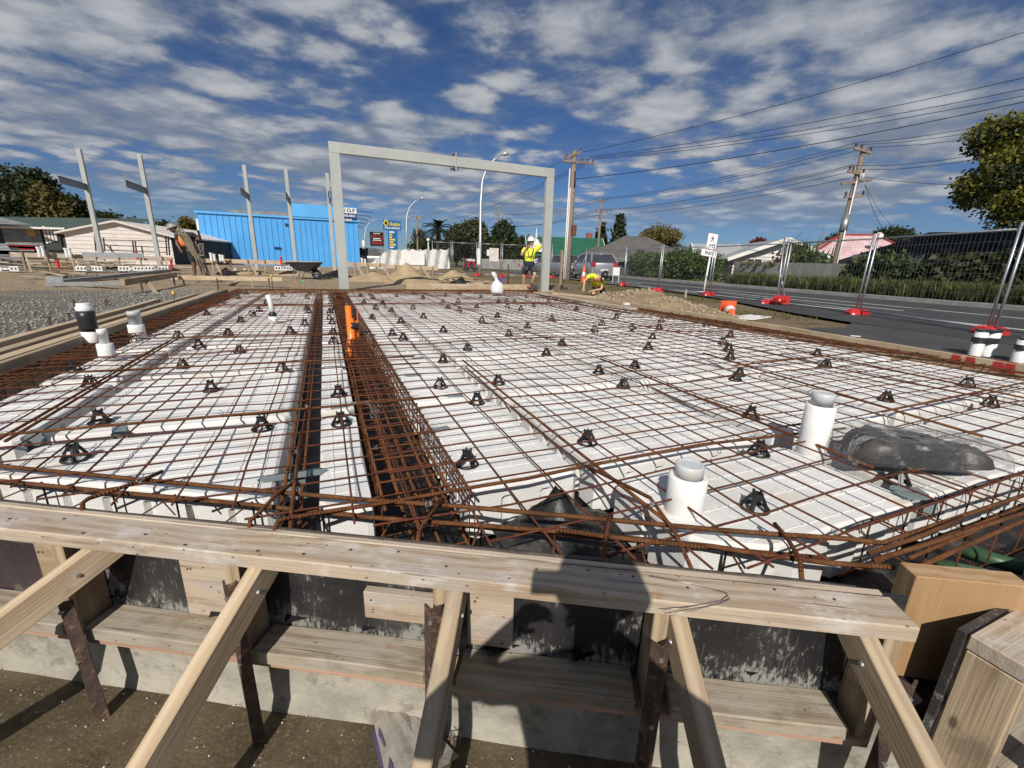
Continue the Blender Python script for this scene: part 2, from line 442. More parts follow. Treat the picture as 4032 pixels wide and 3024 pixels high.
def wood(name, c1, c2, dark, grain=1.0, rough=.72, knots=True, stain=None, stain_a=.5, grey=None, specks=0):
    """sawn timber: grain drawn out along the board's own x"""
    nt, b = newmat(name)
    v = objvec(nt)
    vs = vmap(nt, v, (0.5*grain, 9*grain, 9*grain))
    warp = noise(nt, vmap(nt, v, (1.2, 4, 4)), 2.2, 3)
    ring = nt.nodes.new('ShaderNodeTexWave'); ring.wave_type = 'BANDS'; ring.bands_direction = 'Y'
    nt.links.new(vmap(nt, v, (.25, 1, .8)), ring.inputs['Vector'])
    ring.inputs['Scale'].default_value = 9*grain; ring.inputs['Distortion'].default_value = 7.0
    ring.inputs['Detail'].default_value = 2; ring.inputs['Detail Scale'].default_value = .9
    fine = noise(nt, vmap(nt, v, (1.5, 60, 60)), 3, 3)
    f = math_(nt, 'ADD', math_(nt, 'MULTIPLY', ring.outputs['Fac'], .45), math_(nt, 'MULTIPLY', fine, .55))
    c = mixc(nt, maprange(nt, f, .3, .75), c1, c2)
    c = mixc(nt, math_(nt, 'MULTIPLY', maprange(nt, noise(nt, vs, 2.6, 5), .55, .72), .55), c, dark)
    if knots:
        vo = nt.nodes.new('ShaderNodeTexVoronoi'); vo.feature = 'F1'; vo.inputs['Scale'].default_value = 3.1
        nt.links.new(vmap(nt, v, (1, 2.2, 2.2)), vo.inputs['Vector'])
        k = maprange(nt, vo.outputs['Distance'], .03, .10, 1, 0)
        c = mixc(nt, math_(nt, 'MULTIPLY', k, .8), c, tuple(x*.45 for x in dark))
    if grey is not None:
        c = mixc(nt, math_(nt, 'MULTIPLY', maprange(nt, noise(nt, vmap(nt, v, (1, 3, 3)), 3.5, 6, .65), .42, .62), .8), c, grey)
    if stain is not None:
        c = mixc(nt, math_(nt, 'MULTIPLY', maprange(nt, noise(nt, vmap(nt, v, (1, 1.6, 1.6)), 5.0, 6, .7), .52, .68), stain_a), c, stain)
    if specks:
        vo2 = nt.nodes.new('ShaderNodeTexVoronoi'); vo2.inputs['Scale'].default_value = 26; nt.links.new(vmap(nt, v, (.6, 1, 1)), vo2.inputs['Vector'])
        c = mixc(nt, math_(nt, 'MULTIPLY', maprange(nt, vo2.outputs['Distance'], .05, .12, 1, 0), .75), c, (.07,.045,.03))
        crack = maprange(nt, noise(nt, vmap(nt, v, (.7, 26, 26)), 2.4, 4, .6, .6), .64, .69)
        c = mixc(nt, math_(nt, 'MULTIPLY', crack, .7), c, (.07,.05,.035))
        c = mixc(nt, math_(nt, 'MULTIPLY', maprange(nt, noise(nt, vmap(nt, v, (1, 2, 2)), 7.5, 5, .7), .6, .7), .6), c, (.30,.145,.06))
    nt.links.new(c, b.inputs['Base Color'])
    b.inputs['Roughness'].default_value = rough; b.inputs['Specular IOR Level'].default_value = .25
    bump(nt, b, math_(nt, 'ADD', fine, math_(nt, 'MULTIPLY', warp, .6)), .38, .005)
    return nt, b
wood('pine', (.40,.315,.22), (.31,.235,.155), (.19,.135,.09), stain=(.25,.205,.16), stain_a=.6)
wood('pine_pale', (.52,.41,.285), (.42,.315,.205), (.29,.20,.125), stain=(.35,.28,.215), stain_a=.45)
wood('pine_weathered', (.44,.355,.265), (.33,.245,.165), (.155,.105,.07), stain=(.55,.52,.49), stain_a=.65, grey=(.38,.335,.295), specks=1)
wood('pine_grey', (.34,.295,.225), (.25,.205,.15), (.11,.085,.06), grey=(.34,.31,.26), stain=(.17,.135,.095), specks=1)
wood('pine_dirty', (.42,.33,.22), (.30,.22,.14), (.15,.10,.06), stain=(.17,.13,.10), stain_a=.6)
wood('pole_wood', (.25,.20,.15), (.17,.13,.10), (.09,.07,.055), grain=.7)
wood('post_pine', (.43,.285,.155), (.34,.21,.105), (.21,.12,.055), grain=.8, stain=(.30,.21,.13), stain_a=.4)
wood('primed_pine', (.42,.27,.195), (.36,.22,.155), (.25,.15,.10), knots=False)

# rust
def rust(name, cA, cB, cC, ribs=0.0, rough=.85, pitch=85.0):
    nt, b = newmat(name)
    v = posvec(nt)
    c = mixc(nt, maprange(nt, noise(nt, v, 9, 4), .38, .62), cA, cB)
    c = mixc(nt, math_(nt, 'MULTIPLY', maprange(nt, noise(nt, v, 60, 4, .7), .5, .66), .6), c, cC)
    nt.links.new(c, b.inputs['Base Color']); b.inputs['Roughness'].default_value = rough; b.inputs['Specular IOR Level'].default_value = .2
    at = nt.nodes.new('ShaderNodeAttribute'); at.attribute_name = 'len'
    g = noise(nt, v, 180, 3)
    if ribs:
        w = math_(nt, 'SINE', math_(nt, 'MULTIPLY', at.outputs['Fac'], 6.283*pitch))
        g = math_(nt, 'ADD', math_(nt, 'MULTIPLY', w, .9), g)
    bump(nt, b, g, .5 if ribs else .25, .003)
    return nt, b
rust('rust_wire', (.105,.034,.018), (.072,.024,.014), (.15,.058,.025))
rust('rust_bar', (.135,.052,.019), (.085,.031,.013), (.21,.09,.032), ribs=1)
rust('rust_light', (.125,.053,.021), (.08,.032,.013), (.20,.09,.035), ribs=1)
rust('dark_bar', (.085,.075,.068), (.06,.05,.045), (.20,.11,.06), ribs=1, rough=.5)
simple('rust_stake', (.085,.050,.036), (.045,.029,.023), 14, .8, 0, .6, 60, c3=(.21,.125,.08), s3=34, a3=.85)

# expanded polystyrene
nt, b = newmat('polystyrene')
v = posvec(nt)
vo = nt.nodes.new('ShaderNodeTexVoronoi'); vo.inputs['Scale'].default_value = 170; nt.links.new(v, vo.inputs['Vector'])
c = mixc(nt, maprange(nt, noise(nt, v, 2.2, 4), .3, .7), (.72,.72,.715), (.62,.615,.60))
c = mixc(nt, math_(nt, 'MULTIPLY', maprange(nt, noise(nt, vmap(nt, v, (1, 1, 2)), 6.5, 6, .68), .53, .70), .55), c, (.56,.47,.33))
c = mixc(nt, math_(nt, 'MULTIPLY', maprange(nt, noise(nt, v, 1.3, 5, .6), .52, .66), .28), c, (.50,.48,.44))
c = mixc(nt, math_(nt, 'MULTIPLY', maprange(nt, noise(nt, v, 55, 3, .6), .66, .74), .55), c, (.36,.30,.24))
c = mixc(nt, math_(nt, 'MULTIPLY', maprange(nt, vo.outputs['Distance'], .35, .75), .12), c, (.35,.35,.36))
nt.links.new(c, b.inputs['Base Color']); b.inputs['Roughness'].default_value = .8; b.inputs['Specular IOR Level'].default_value = .2
bump(nt, b, math_(nt, 'ADD', math_(nt, 'MULTIPLY', vo.outputs['Distance'], -.8), noise(nt, v, 24, 4)), .35, .004)
b.inputs['Subsurface Weight'].default_value = 0.0

simple('white_foam', (.76,.76,.75), (.70,.70,.69), 5, .75, 0, .12, 120, c3=(.55,.45,.28), s3=8, a3=.35)
simple('pvc_grey', (.52,.54,.56), (.46,.48,.50), 5, .42, c3=(.50,.42,.30), s3=7, a3=.5)
simple('pvc_white', (.74,.75,.75), (.66,.67,.67), 5, .35, c3=(.52,.48,.42), s3=9, a3=.25)
simple('black_tape', (.018,.018,.02), (.03,.03,.032), 8, .32, 0, .5, 22)
simple('orange_pvc', (.86,.20,.025), (.72,.15,.02), 5, .35, c3=(.45,.18,.07), s3=9, a3=.3)
simple('black_plastic', (.012,.012,.013), (.02,.02,.02), 12, .38, 0, .1, 40, c3=(.09,.08,.07), s3=60, a3=.3)
simple('clip_plastic', (.20,.24,.25), (.16,.19,.20), 8, .45)
simple('polythene_black', (.010,.010,.011), (.017,.017,.018), 5, .42, 0, .9, 9, spec=.3, c3=(.16,.14,.12), s3=5, a3=.35)
simple('green_pipe', (.035,.095,.04), (.026,.07,.03), 5, .45, c3=(.2,.2,.15), s3=12, a3=.3)
simple('steel_paint', (.40,.415,.395), (.36,.375,.36), 2.2, .5, 0, .05, 30, c3=(.30,.31,.29), s3=9, a3=.25)
simple('galv', (.44,.46,.48), (.36,.38,.40), 9, .45, .75, .03, c3=(.30,.31,.32), s3=25, a3=.5)
simple('bracket_grey', (.24,.25,.25), (.20,.21,.21), 4, .55)
simple('tie_wire', (.45,.45,.45), (.30,.28,.26), 20, .4, .9)
# film-faced plywood, splashed with cement
nt, b = newmat('formply')
v = objvec(nt)
c = mixc(nt, maprange(nt, noise(nt, v, 3, 4), .4, .62), (.016,.016,.018), (.038,.036,.036))
spl = math_(nt, 'ADD', math_(nt, 'MULTIPLY', noise(nt, vmap(nt, v, (1.6, 1, .55)), 48, 7, .8), .72), math_(nt, 'MULTIPLY', noise(nt, v, 6.0, 5, .6), .52))
sp2 = nt.nodes.new('ShaderNodeSeparateXYZ'); nt.links.new(v, sp2.inputs[0])
tco = nt.nodes.new('ShaderNodeTexCoord'); sp3 = nt.nodes.new('ShaderNodeSeparateXYZ'); nt.links.new(tco.outputs['Object'], sp3.inputs[0])
spl = math_(nt, 'ADD', spl, maprange(nt, sp3.outputs[2], -.18, -.06, .12, 0))
f = maprange(nt, spl, .66, .76)
c = mixc(nt, math_(nt, 'MULTIPLY', f, .6), c, (.36,.35,.32))
scr = maprange(nt, noise(nt, vmap(nt, v, (60, 1, 3)), 2.0, 3, .6), .62, .68)
c = mixc(nt, math_(nt, 'MULTIPLY', scr, .22), c, (.30,.30,.29))
nt.links.new(c, b.inputs['Base Color'])
nt.links.new(maprange(nt, f, 0, 1, .34, .85), b.inputs['Roughness'])
bump(nt, b, noise(nt, v, 60, 4), .12, .004)
simple('formply_brown', (.050,.036,.040), (.034,.026,.030), 4, .35, c3=(.30,.28,.26), s3=10, a3=.3)
nt, b = newmat('ply_edge')
v = objvec(nt, False)
sp2 = nt.nodes.new('ShaderNodeSeparateXYZ'); nt.links.new(v, sp2.inputs[0])
w = math_(nt, 'SINE', math_(nt, 'MULTIPLY', sp2.outputs[1], 6.283/.0048))
nz = noise(nt, vmap(nt, v, (1.5, 40, 20)), 3, 4)
c = mixc(nt, maprange(nt, w, -.6, .6), (.55,.47,.37), (.40,.32,.24))
c = mixc(nt, maprange(nt, nz, .5, .7), c, (.20,.16,.12))
nt.links.new(c, b.inputs['Base Color']); b.inputs['Roughness'].default_value = .85
bump(nt, b, math_(nt, 'ADD', w, math_(nt, 'MULTIPLY', nz, 2)), .3, .002)
simple('concrete', (.37,.35,.295), (.25,.235,.195), 4.5, .9, 0, .7, 34, c3=(.15,.13,.10), s3=11, a3=.75, pos=True)
simple('concrete_wall', (.30,.29,.27), (.24,.23,.215), 1.6, .9, 0, .2, 20, c3=(.15,.145,.13), s3=2.2, a3=.6, pos=True, stretch=(1,1,.35))
# wet brown pit floor
nt, b = newmat('mud')
v = posvec(nt)
c = mixc(nt, maprange(nt, noise(nt, v, 3.5, 5), .35, .65), (.060,.043,.022), (.105,.080,.046))
c = mixc(nt, math_(nt, 'MULTIPLY', maprange(nt, noise(nt, v, 70, 5, .7), .52, .66), .6), c, (.17,.135,.085))
nt.links.new(c, b.inputs['Base Color'])
nt.links.new(maprange(nt, noise(nt, v, 5, 3), .35, .65, .45, .9), b.inputs['Roughness'])
bump(nt, b, math_(nt, 'ADD', noise(nt, v, 22, 6, .7), math_(nt, 'MULTIPLY', noise(nt, v, 90, 3), .5)), .55, .012)
# site ground: sandy soil, grey crushed stone by the slab, grass and earth on the verge
nt, b = newmat('site_ground')
v = posvec(nt)
sx3 = nt.nodes.new('ShaderNodeSeparateXYZ'); nt.links.new(v, sx3.inputs[0])
n1 = noise(nt, v, .55, 5, .6); n2 = noise(nt, v, 3.5, 6, .65); n3 = noise(nt, v, 26, 5, .7)
sand = mixc(nt, maprange(nt, n2, .35, .65), (.34,.265,.175), (.235,.18,.12))
sand = mixc(nt, math_(nt, 'MULTIPLY', maprange(nt, n3, .5, .68), .5), sand, (.12,.095,.07))
grav = mixc(nt, maprange(nt, n3, .38, .62), (.085,.08,.07), (.22,.205,.175))
grav = mixc(nt, math_(nt, 'MULTIPLY', maprange(nt, n2, .5, .66), .7), grav, (.19,.145,.095))
nearslab = maprange(nt, sx3.outputs[1], 10.5, 17, 1, 0)
gm = maprange(nt, math_(nt, 'ADD', math_(nt, 'MULTIPLY', nearslab, .5), n1), .72, .92)
left = maprange(nt, sx3.outputs[0], 3.0, -1.0, 0, 1)
c = mixc(nt, math_(nt, 'MULTIPLY', gm, left), sand, grav)
vgrass = mixc(nt, maprange(nt, n2, .4, .6), (.065,.075,.022), (.15,.115,.07))
vdirt = mixc(nt, maprange(nt, n3, .4, .6), (.215,.16,.105), (.14,.105,.068))
verge = mixc(nt, maprange(nt, noise(nt, v, 1.1, 5, .65), .52, .66), vdirt, vgrass)
c = mixc(nt, maprange(nt, math_(nt, 'ADD', sx3.outputs[0], math_(nt, 'MULTIPLY', n2, 1.2)), 7.3, 8.2), c, verge)
farm = mixc(nt, maprange(nt, noise(nt, v, .25, 4), .4, .6), (.08,.095,.03), (.15,.13,.08))
c = mixc(nt, maprange(nt, sx3.outputs[1], 42, 55), c, farm)
nt.links.new(c, b.inputs['Base Color']); b.inputs['Roughness'].default_value = .95; b.inputs['Specular IOR Level'].default_value = .15
bump(nt, b, math_(nt, 'ADD', n2, n3), .8, .03)
simple('sand', (.39,.30,.19), (.30,.225,.14), 2.2, .95, 0, .7, 18, spec=.1, c3=(.21,.15,.09), s3=9, a3=.6, pos=True)
simple('rubble_sand', (.30,.235,.15), (.21,.155,.095), 2.6, .95, 0, .9, 14, spec=.1, c3=(.22,.16,.10), s3=7, a3=.7, pos=True)
nt, b = simple('stone_bits', (.30,.29,.265), (.16,.155,.145), 40, .9)
nt, b = simple('clay_lumps', (.38,.315,.225), (.22,.17,.11), 30, .95)
simple('bead', (.75,.75,.73), (.65,.65,.62), 30, .7)
simple('asphalt', (.030,.031,.033), (.044,.045,.047), 1.4, .86, 0, .5, 220, c3=(.075,.074,.072), s3=150, a3=.8, pos=True)
simple('asphalt_old', (.040,.041,.042), (.055,.055,.055), 1.4, .88, 0, .5, 200, c3=(.085,.083,.08), s3=130, a3=.8, pos=True)
simple('road_paint', (.72,.72,.70), (.55,.55,.53), 5, .7, c3=(.25,.25,.25), s3=40, a3=.5, pos=True)
simple('kerb', (.34,.33,.31), (.26,.255,.24), 3, .9, 0, .2, 30, pos=True)
simple('footpath', (.22,.22,.21), (.17,.17,.165), 2, .9, 0, .2, 40, pos=True)
simple('grass_turf', (.085,.115,.028), (.14,.14,.055), 1.5, .95, 0, .8, 30, pos=True)

def foliage(name, dark, light, tint=None, rough=.55, trans=.25):
    nt, b = newmat(name)
    at = nt.nodes.new('ShaderNodeAttribute'); at.attribute_name = 'rnd'
    v = posvec(nt)
    c = mixc(nt, at.outputs['Fac'], dark, light)
    if tint is not None:
        c = mixc(nt, math_(nt, 'MULTIPLY', maprange(nt, noise(nt, v, .7, 3), .5, .65), .6), c, tint)
    nt.links.new(c, b.inputs['Base Color']); b.inputs['Roughness'].default_value = rough; b.inputs['Specular IOR Level'].default_value = .3
    tr = nt.nodes.new('ShaderNodeBsdfTranslucent'); nt.links.new(c, tr.inputs[0])
    mx = nt.nodes.new('ShaderNodeMixShader'); mx.inputs[0].default_value = trans
    out = nt.nodes['Material Output']
    nt.links.new(b.outputs[0], mx.inputs[1]); nt.links.new(tr.outputs[0], mx.inputs[2]); nt.links.new(mx.outputs[0], out.inputs[0])
foliage('leaf_dark', (.016,.026,.010), (.045,.062,.020), (.075,.065,.02))
foliage('leaf_conifer', (.018,.030,.014), (.045,.066,.028))
foliage('leaf_mid', (.035,.055,.016), (.085,.115,.03))
foliage('leaf_hedge', (.030,.060,.014), (.10,.15,.035))
foliage('leaf_yellow', (.10,.11,.018), (.23,.21,.03), (.06,.085,.02))
foliage('leaf_autumn', (.085,.075,.022), (.19,.15,.045), (.10,.09,.03))
foliage('leaf_gum', (.045,.055,.026), (.10,.105,.05), (.09,.075,.035))
foliage('leaf_red', (.06,.012,.012), (.12,.025,.02))
foliage('sedge', (.045,.070,.018), (.16,.18,.05), (.10,.10,.035))
foliage('short_grass', (.06,.085,.02), (.16,.17,.05), (.17,.13,.06))
foliage('palm_leaf', (.02,.036,.012), (.07,.09,.025))
simple('bark', (.12,.09,.065), (.07,.052,.04), 5, .95, 0, .6, 20, stretch=(1,1,.2))
# building stuff
simple('blue_iron', (.085,.36,.74), (.075,.33,.70), .5, .42, c3=(.06,.28,.60), s3=1.5, a3=.35, pos=True)
simple('blue_panel', (.10,.40,.78), (.09,.37,.74), .5, .45, pos=True)
simple('sign_white', (.76,.76,.75), (.70,.70,.69), 2, .5)
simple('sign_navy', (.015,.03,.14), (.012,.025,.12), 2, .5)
simple('sign_blue', (.015,.13,.34), (.012,.115,.31), 2, .45)
simple('sign_yellow', (.80,.62,.03), (.74,.56,.03), 2, .5)
simple('sign_black', (.016,.015,.015), (.022,.02,.02), 2, .5)
simple('sign_red', (.45,.02,.02), (.40,.02,.02), 2, .5)
simple('paint_white', (.74,.73,.71), (.66,.65,.63), 2.0, .65, c3=(.50,.48,.45), s3=5, a3=.35)
simple('paint_cream', (.66,.60,.56), (.60,.54,.51), 2.0, .65, c3=(.42,.38,.35), s3=4, a3=.4)
simple('paint_grey', (.20,.20,.21), (.16,.16,.17), 2, .7)
simple('paint_dark', (.055,.056,.06), (.04,.04,.045), 2, .7)
simple('paint_blue_grey', (.075,.085,.105), (.06,.068,.085), 2, .7)
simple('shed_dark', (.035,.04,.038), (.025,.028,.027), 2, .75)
simple('roof_grey_iron', (.42,.43,.44), (.34,.35,.36), 1.5, .5, .3)
simple('roof_green', (.018,.105,.060), (.015,.085,.05), 1.5, .5)
simple('roof_green_dull', (.055,.085,.065), (.045,.065,.052), 1.5, .6)
simple('roof_tile', (.105,.098,.09), (.075,.07,.066), 1.5, .85, 0, .3, 20, c3=(.15,.14,.12), s3=3, a3=.5)
simple('roof_pink', (.56,.40,.41), (.48,.31,.32), 1.2, .7, c3=(.62,.54,.54), s3=2.5, a3=.7)
simple('roof_red_trim', (.30,.045,.04), (.25,.04,.035), 2, .6)
simple('roof_black', (.014,.015,.017), (.011,.011,.013), 1.5, .85, spec=.15)
simple('iron_old', (.25,.26,.26), (.17,.18,.185), 2.2, .6, .2, c3=(.22,.12,.08), s3=3, a3=.6)
simple('ochre_paint', (.50,.33,.08), (.42,.27,.07), 3, .6)
simple('brick_red', (.28,.085,.055), (.22,.065,.045), 6, .85)
nt, b = simple('glass_dark', (.03,.035,.04), (.045,.05,.055), 1, .08, spec=.7)
simple('curtain', (.50,.45,.34), (.42,.38,.29), 8, .9)
simple('paling', (.22,.205,.185), (.155,.145,.13), 3, .9, stretch=(1,1,.1), pos=True, c3=(.10,.095,.085), s3=6, a3=.5)
# vehicles and kit
simple('car_silver', (.46,.47,.48), (.44,.45,.46), 1, .32, .65, coat=.6)
simple('car_grey', (.34,.35,.37), (.32,.33,.35), 1, .32, .6, coat=.6)
simple('car_dark', (.035,.037,.04), (.03,.03,.034), 1, .3, .4, coat=.6)
simple('tyre', (.015,.015,.016), (.022,.022,.022), 10, .85)
simple('rim_metal', (.40,.41,.42), (.34,.35,.36), 6, .35, .8)
simple('tail_red', (.40,.02,.025), (.34,.015,.02), 4, .25)
simple('number_plate', (.66,.66,.64), (.60,.60,.58), 5, .5)
simple('red_plastic', (.62,.035,.035), (.48,.025,.028), 3, .45, c3=(.35,.06,.05), s3=12, a3=.35)
simple('cone_orange', (.80,.13,.035), (.68,.10,.03), 4, .5, c3=(.40,.12,.07), s3=10, a3=.4)
simple('cone_white', (.68,.68,.66), (.58,.58,.56), 4, .5)
simple('barrow_black', (.016,.017,.018), (.028,.028,.03), 6, .5, c3=(.12,.10,.08), s3=9, a3=.5)
simple('tarp_white', (.60,.60,.58), (.52,.52,.51), 1.5, .5, 0, .6, 3.5)
simple('red_paint', (.55,.03,.03), (.45,.02,.02), 9, .7)
simple('spray_red', (.50,.03,.03), (.30,.04,.03), 30, .8)
simple('green_paint', (.10,.55,.14), (.08,.48,.12), 9, .6)
simple('yellow_plastic', (.78,.50,.02), (.70,.44,.02), 9, .45)
simple('blue_paint', (.02,.12,.45), (.02,.10,.38), 9, .5)
simple('bag_white', (.74,.74,.73), (.64,.64,.64), 6, .4, 0, .5, 14)
simple('purple_print', (.12,.06,.40), (.10,.05,.34), 9, .5)
simple('paper_bag', (.30,.275,.24), (.23,.21,.185), 6, .85, 0, .5, 22, c3=(.14,.12,.10), s3=16, a3=.5)
simple('paper_print', (.07,.05,.12), (.05,.04,.09), 9, .8)
simple('dead_leaf', (.40,.20,.10), (.30,.14,.07), 15, .8)
simple('skin', (.50,.29,.20), (.45,.25,.17), 14, .55)
simple('skin_dark', (.16,.085,.055), (.13,.07,.045), 14, .55)
simple('hivis', (.72,.80,.035), (.62,.70,.03), 5, .7, 0, .3, 12)
simple('hivis_orange', (.85,.24,.04), (.72,.18,.03), 5, .7, 0, .3, 12)
simple('navy_cloth', (.020,.024,.055), (.014,.017,.04), 8, .85, 0, .3, 14)
simple('black_cloth', (.022,.022,.023), (.014,.014,.015), 8, .85, 0, .3, 14)
simple('boot', (.06,.045,.035), (.04,.03,.025), 8, .7)
simple('helmet_white', (.76,.76,.75), (.70,.70,.70), 4, .35)
simple('helmet_black', (.018,.018,.02), (.025,.025,.026), 4, .3)
simple('helmet_grey', (.30,.30,.30), (.24,.24,.24), 4, .4)
simple('strap', (.05,.05,.05), (.035,.035,.035), 9, .7)
simple('strap_red', (.35,.04,.03), (.28,.03,.03), 9, .7)
simple('rope', (.20,.17,.12), (.12,.10,.07), 14, .9, 0, .4, 60)
simple('hair', (.035,.022,.015), (.025,.016,.012), 14, .7)
simple('insulator', (.10,.055,.04), (.07,.04,.03), 6, .3)
simple('wire_black', (.022,.022,.024), (.018,.018,.02), 3, .6)
simple('lamp_steel', (.44,.46,.48), (.38,.40,.42), 3, .45, .5)
simple('post_white', (.74,.74,.73), (.66,.66,.65), 5, .55)
simple('rust_box', (.15,.06,.05), (.12,.05,.04), 5, .6)
# clear plastic bag
nt, b = newmat('clear_bag')
v = objvec(nt)
b.inputs['Base Color'].default_value = (.42,.42,.42,1); b.inputs['Roughness'].default_value = .10; b.inputs['Specular IOR Level'].default_value = 1.0
tr = nt.nodes.new('ShaderNodeBsdfTransparent'); tr.inputs[0].default_value = (.95,.95,.95,1)
mx = nt.nodes.new('ShaderNodeMixShader')
fr = nt.nodes.new('ShaderNodeLayerWeight'); fr.inputs['Blend'].default_value = .28
nt.links.new(math_(nt, 'ADD', math_(nt, 'MULTIPLY', fr.outputs['Facing'], .36), maprange(nt, noise(nt, vmap(nt, v, (1, 3.0, 1)), 9, 4, .6), .54, .62, .04, .34), clamp=True), mx.inputs[0])
nt.links.new(tr.outputs[0], mx.inputs[1]); nt.links.new(b.outputs[0], mx.inputs[2]); nt.links.new(mx.outputs[0], nt.nodes['Material Output'].inputs[0])
bump(nt, b, noise(nt, vmap(nt, v, (1, 2.2, 1)), 16, 5, .6), 1.0, .03)
# ---------------------------------------------------------------- the setting: ground, pit, road
SX0, SX1, SY1 = -2.32, 6.56, 13.42          # outer faces of the slab's formwork
def gz(x, y):
    """height of the site ground"""
    x = np.asarray(x, float); y = np.asarray(y, float)
    t = np.clip((y-13.5)/9.0, 0, 1); t = t*t*(3-2*t)
    w = np.clip((9.0-x)/3.0, 0, 1)
    rough = 0.045*fbm(x, y, 1.3, 3, 4) + 0.02*fbm(x, y, 6, 8, 2)
    far = np.clip((y-40)/20, 0, 1)
    d = np.minimum(np.minimum(np.abs(x-SX0), np.abs(x-SX1)), np.abs(y-SY1)); d = np.clip(d/1.2, .25, 1)
    v = (x-RO.x)*RV.x + (y-RO.y)*RV.y
    flat = np.clip((-2.6-v)/1.5, 0.0, 1)           # smooth towards the road
    return -0.05 + 0.16*t*w*(1-far) + rough*d*(0.15+0.85*flat)*(1-far)
def grid_mesh(name, xs, ys, zf, keep, mat):
    X, Y = np.meshgrid(xs, ys, indexing='xy'); Z = zf(X, Y)
    nx, ny = len(xs), len(ys)
    me = bpy.data.meshes.new(name)
    f = []
    cx = (xs[:-1]+xs[1:])/2; cy = (ys[:-1]+ys[1:])/2
    KX, KY = np.meshgrid(cx, cy, indexing='xy'); K = keep(KX, KY)
    jj, ii = np.nonzero(K)
    a = jj*nx+ii
    f = np.stack([a, a+1, a+nx+1, a+nx], 1)
    me.from_pydata(np.stack([X, Y, Z], -1).reshape(-1, 3).tolist(), [], f.tolist())
    me.polygons.foreach_set('use_smooth', [True]*len(me.polygons)); me.update()
    return struct(link(name, me, mat))
def geo(a, b, n, p=2.0):
    t = np.linspace(0, 1, n)**p; return a+(b-a)*t
xs = np.unique(np.concatenate([-geo(14, 900, 22, 3.2), np.arange(-14, SX0, .16), [SX0], np.arange(SX0+.2, SX1, .5), [SX1], np.arange(SX1+.15, 13, .16), geo(13, 900, 40, 3.0)]))
ys = np.unique(np.concatenate([-geo(5, 400, 12, 3.0), np.arange(-4, 3, .5), np.arange(3, SY1, .16), [SY1], np.arange(SY1+.15, 27, .16), geo(27, 1500, 50, 3.0)]))
grid_mesh('ground', xs, ys, gz, lambda x, y: ~((x > SX0) & (x < SX1) & (y < SY1) & (y > -4.0)), 'site_ground')
# pit floor below the slab and in front of the form
xs = np.arange(-4.5, 7.4, .1); ys = np.arange(-4.4, 13.7, .1)
grid_mesh('pit_floor', xs, ys, lambda x, y: -.705+.012*fbm(x, y, 5, 4, 4), lambda x, y: y < 13.6, 'mud')
# white polystyrene beads lying on the pit floor
pts = []
for i in range(1500):
    s = random.uniform(-.8, 4.2); o = random.uniform(.0, 1.0)**1.3; p = wl(s, o+.03, -.698)
    pts.append((p.x, p.y, -.697))
tag(stones('polystyrene_beads', pts, .0012, .0042, 'bead', seed=4, flat=1), 'white polystyrene beads scattered over the wet brown pit floor', 'beads', kind='stuff')
# road along the right of the site
def strip(name, u0_, u1_, v0, v1, z, mat, n=30):
    mb = MB()
    for i in range(n):
        a, b_ = u0_+(u1_-u0_)*(i/n)**2, u0_+(u1_-u0_)*((i+1)/n)**2
        mb.quad(road(a, v0, z), road(a, v1, z), road(b_, v1, z), road(b_, v0, z))
    return struct(mb.build(name, mat))
EDGE = [(-60, -2.45), (4.5, -2.45), (6.0, -2.2), (8.0, -1.6), (10, -1.0), (13, -.55), (18, -.35), (700, -.35)]
def road_edge(u):
    for (a, b_), (c, d) in zip(EDGE, EDGE[1:]):
        if a <= u <= c: return b_+(d-b_)*(u-a)/(c-a)
    return -.35
mb = MB(); us = [-60, -30, -10, 0, 3]+[4.5+.5*i for i in range(30)]+[22, 30, 45, 70, 110, 200, 350, 700]
for a, b_ in zip(us, us[1:]):
    mb.quad(road(a, road_edge(a), .004), road(a, 5.85, .004), road(b_, 5.85, .004), road(b_, road_edge(b_), .004))
struct(mb.build('road', 'asphalt'))
strip('footpath_asphalt', -60, 4.0, -4.2, -2.44, 0.0, 'asphalt_old', 10)
# asphalt driveway that runs up to the right-hand form
mb = MB(); poly = [(SX1+.02, -6), (SX1+.02, 4.05), (7.6, 4.35), (8.9, 4.95), (9.35, 5.3), (10.2, 6.2), (11, 6.2), (11, -6)]
mb.add([V((x, y, -.004)) for x, y in poly], [tuple(range(len(poly)))])
struct(mb.build('driveway', 'asphalt_old'))
strip('line_marking_edge', -40, 300, -.05, .08, 0.009, 'road_paint')
strip('line_marking_lane', 6.5, 13.2, 1.50, 1.62, 0.009, 'road_paint')
strip('line_marking_lane', 19, 60, 1.50, 1.62, 0.009, 'road_paint')
strip('line_marking_centre', -40, 300, 2.80, 2.92, 0.009, 'road_paint')
mb = MB()
for i in range(40):
    a, b_ = -40+i*6, -40+(i+1)*6
    mb.beam(road(a, 5.93, .06), road(b_-.01, 5.93, .06), .16, .13)
struct(mb.build('kerb', 'kerb'))
strip('far_footpath', -40, 300, 6.02, 7.0, .10, 'footpath')
strip('far_verge', -40, 300, 7.0, 60, .09, 'grass_turf')
# loose crushed stone by the left form and round the site
pts = []
for i in range(9000):
    if i < 6500: x = SX0-.5-abs(random.gauss(0, 1.6)); y = random.uniform(3.0, 14.0)
    else: x = random.uniform(-9, 6); y = random.uniform(13.6, 22)
    pts.append((x, y, 0))
pts = np.array(pts); pts[:, 2] = gz(pts[:, 0], pts[:, 1])+.004
tag(stones('crushed_stone', pts, .008, .034, 'stone_bits', seed=9), 'loose grey crushed stone over the ground beside the slab', 'gravel', kind='stuff')
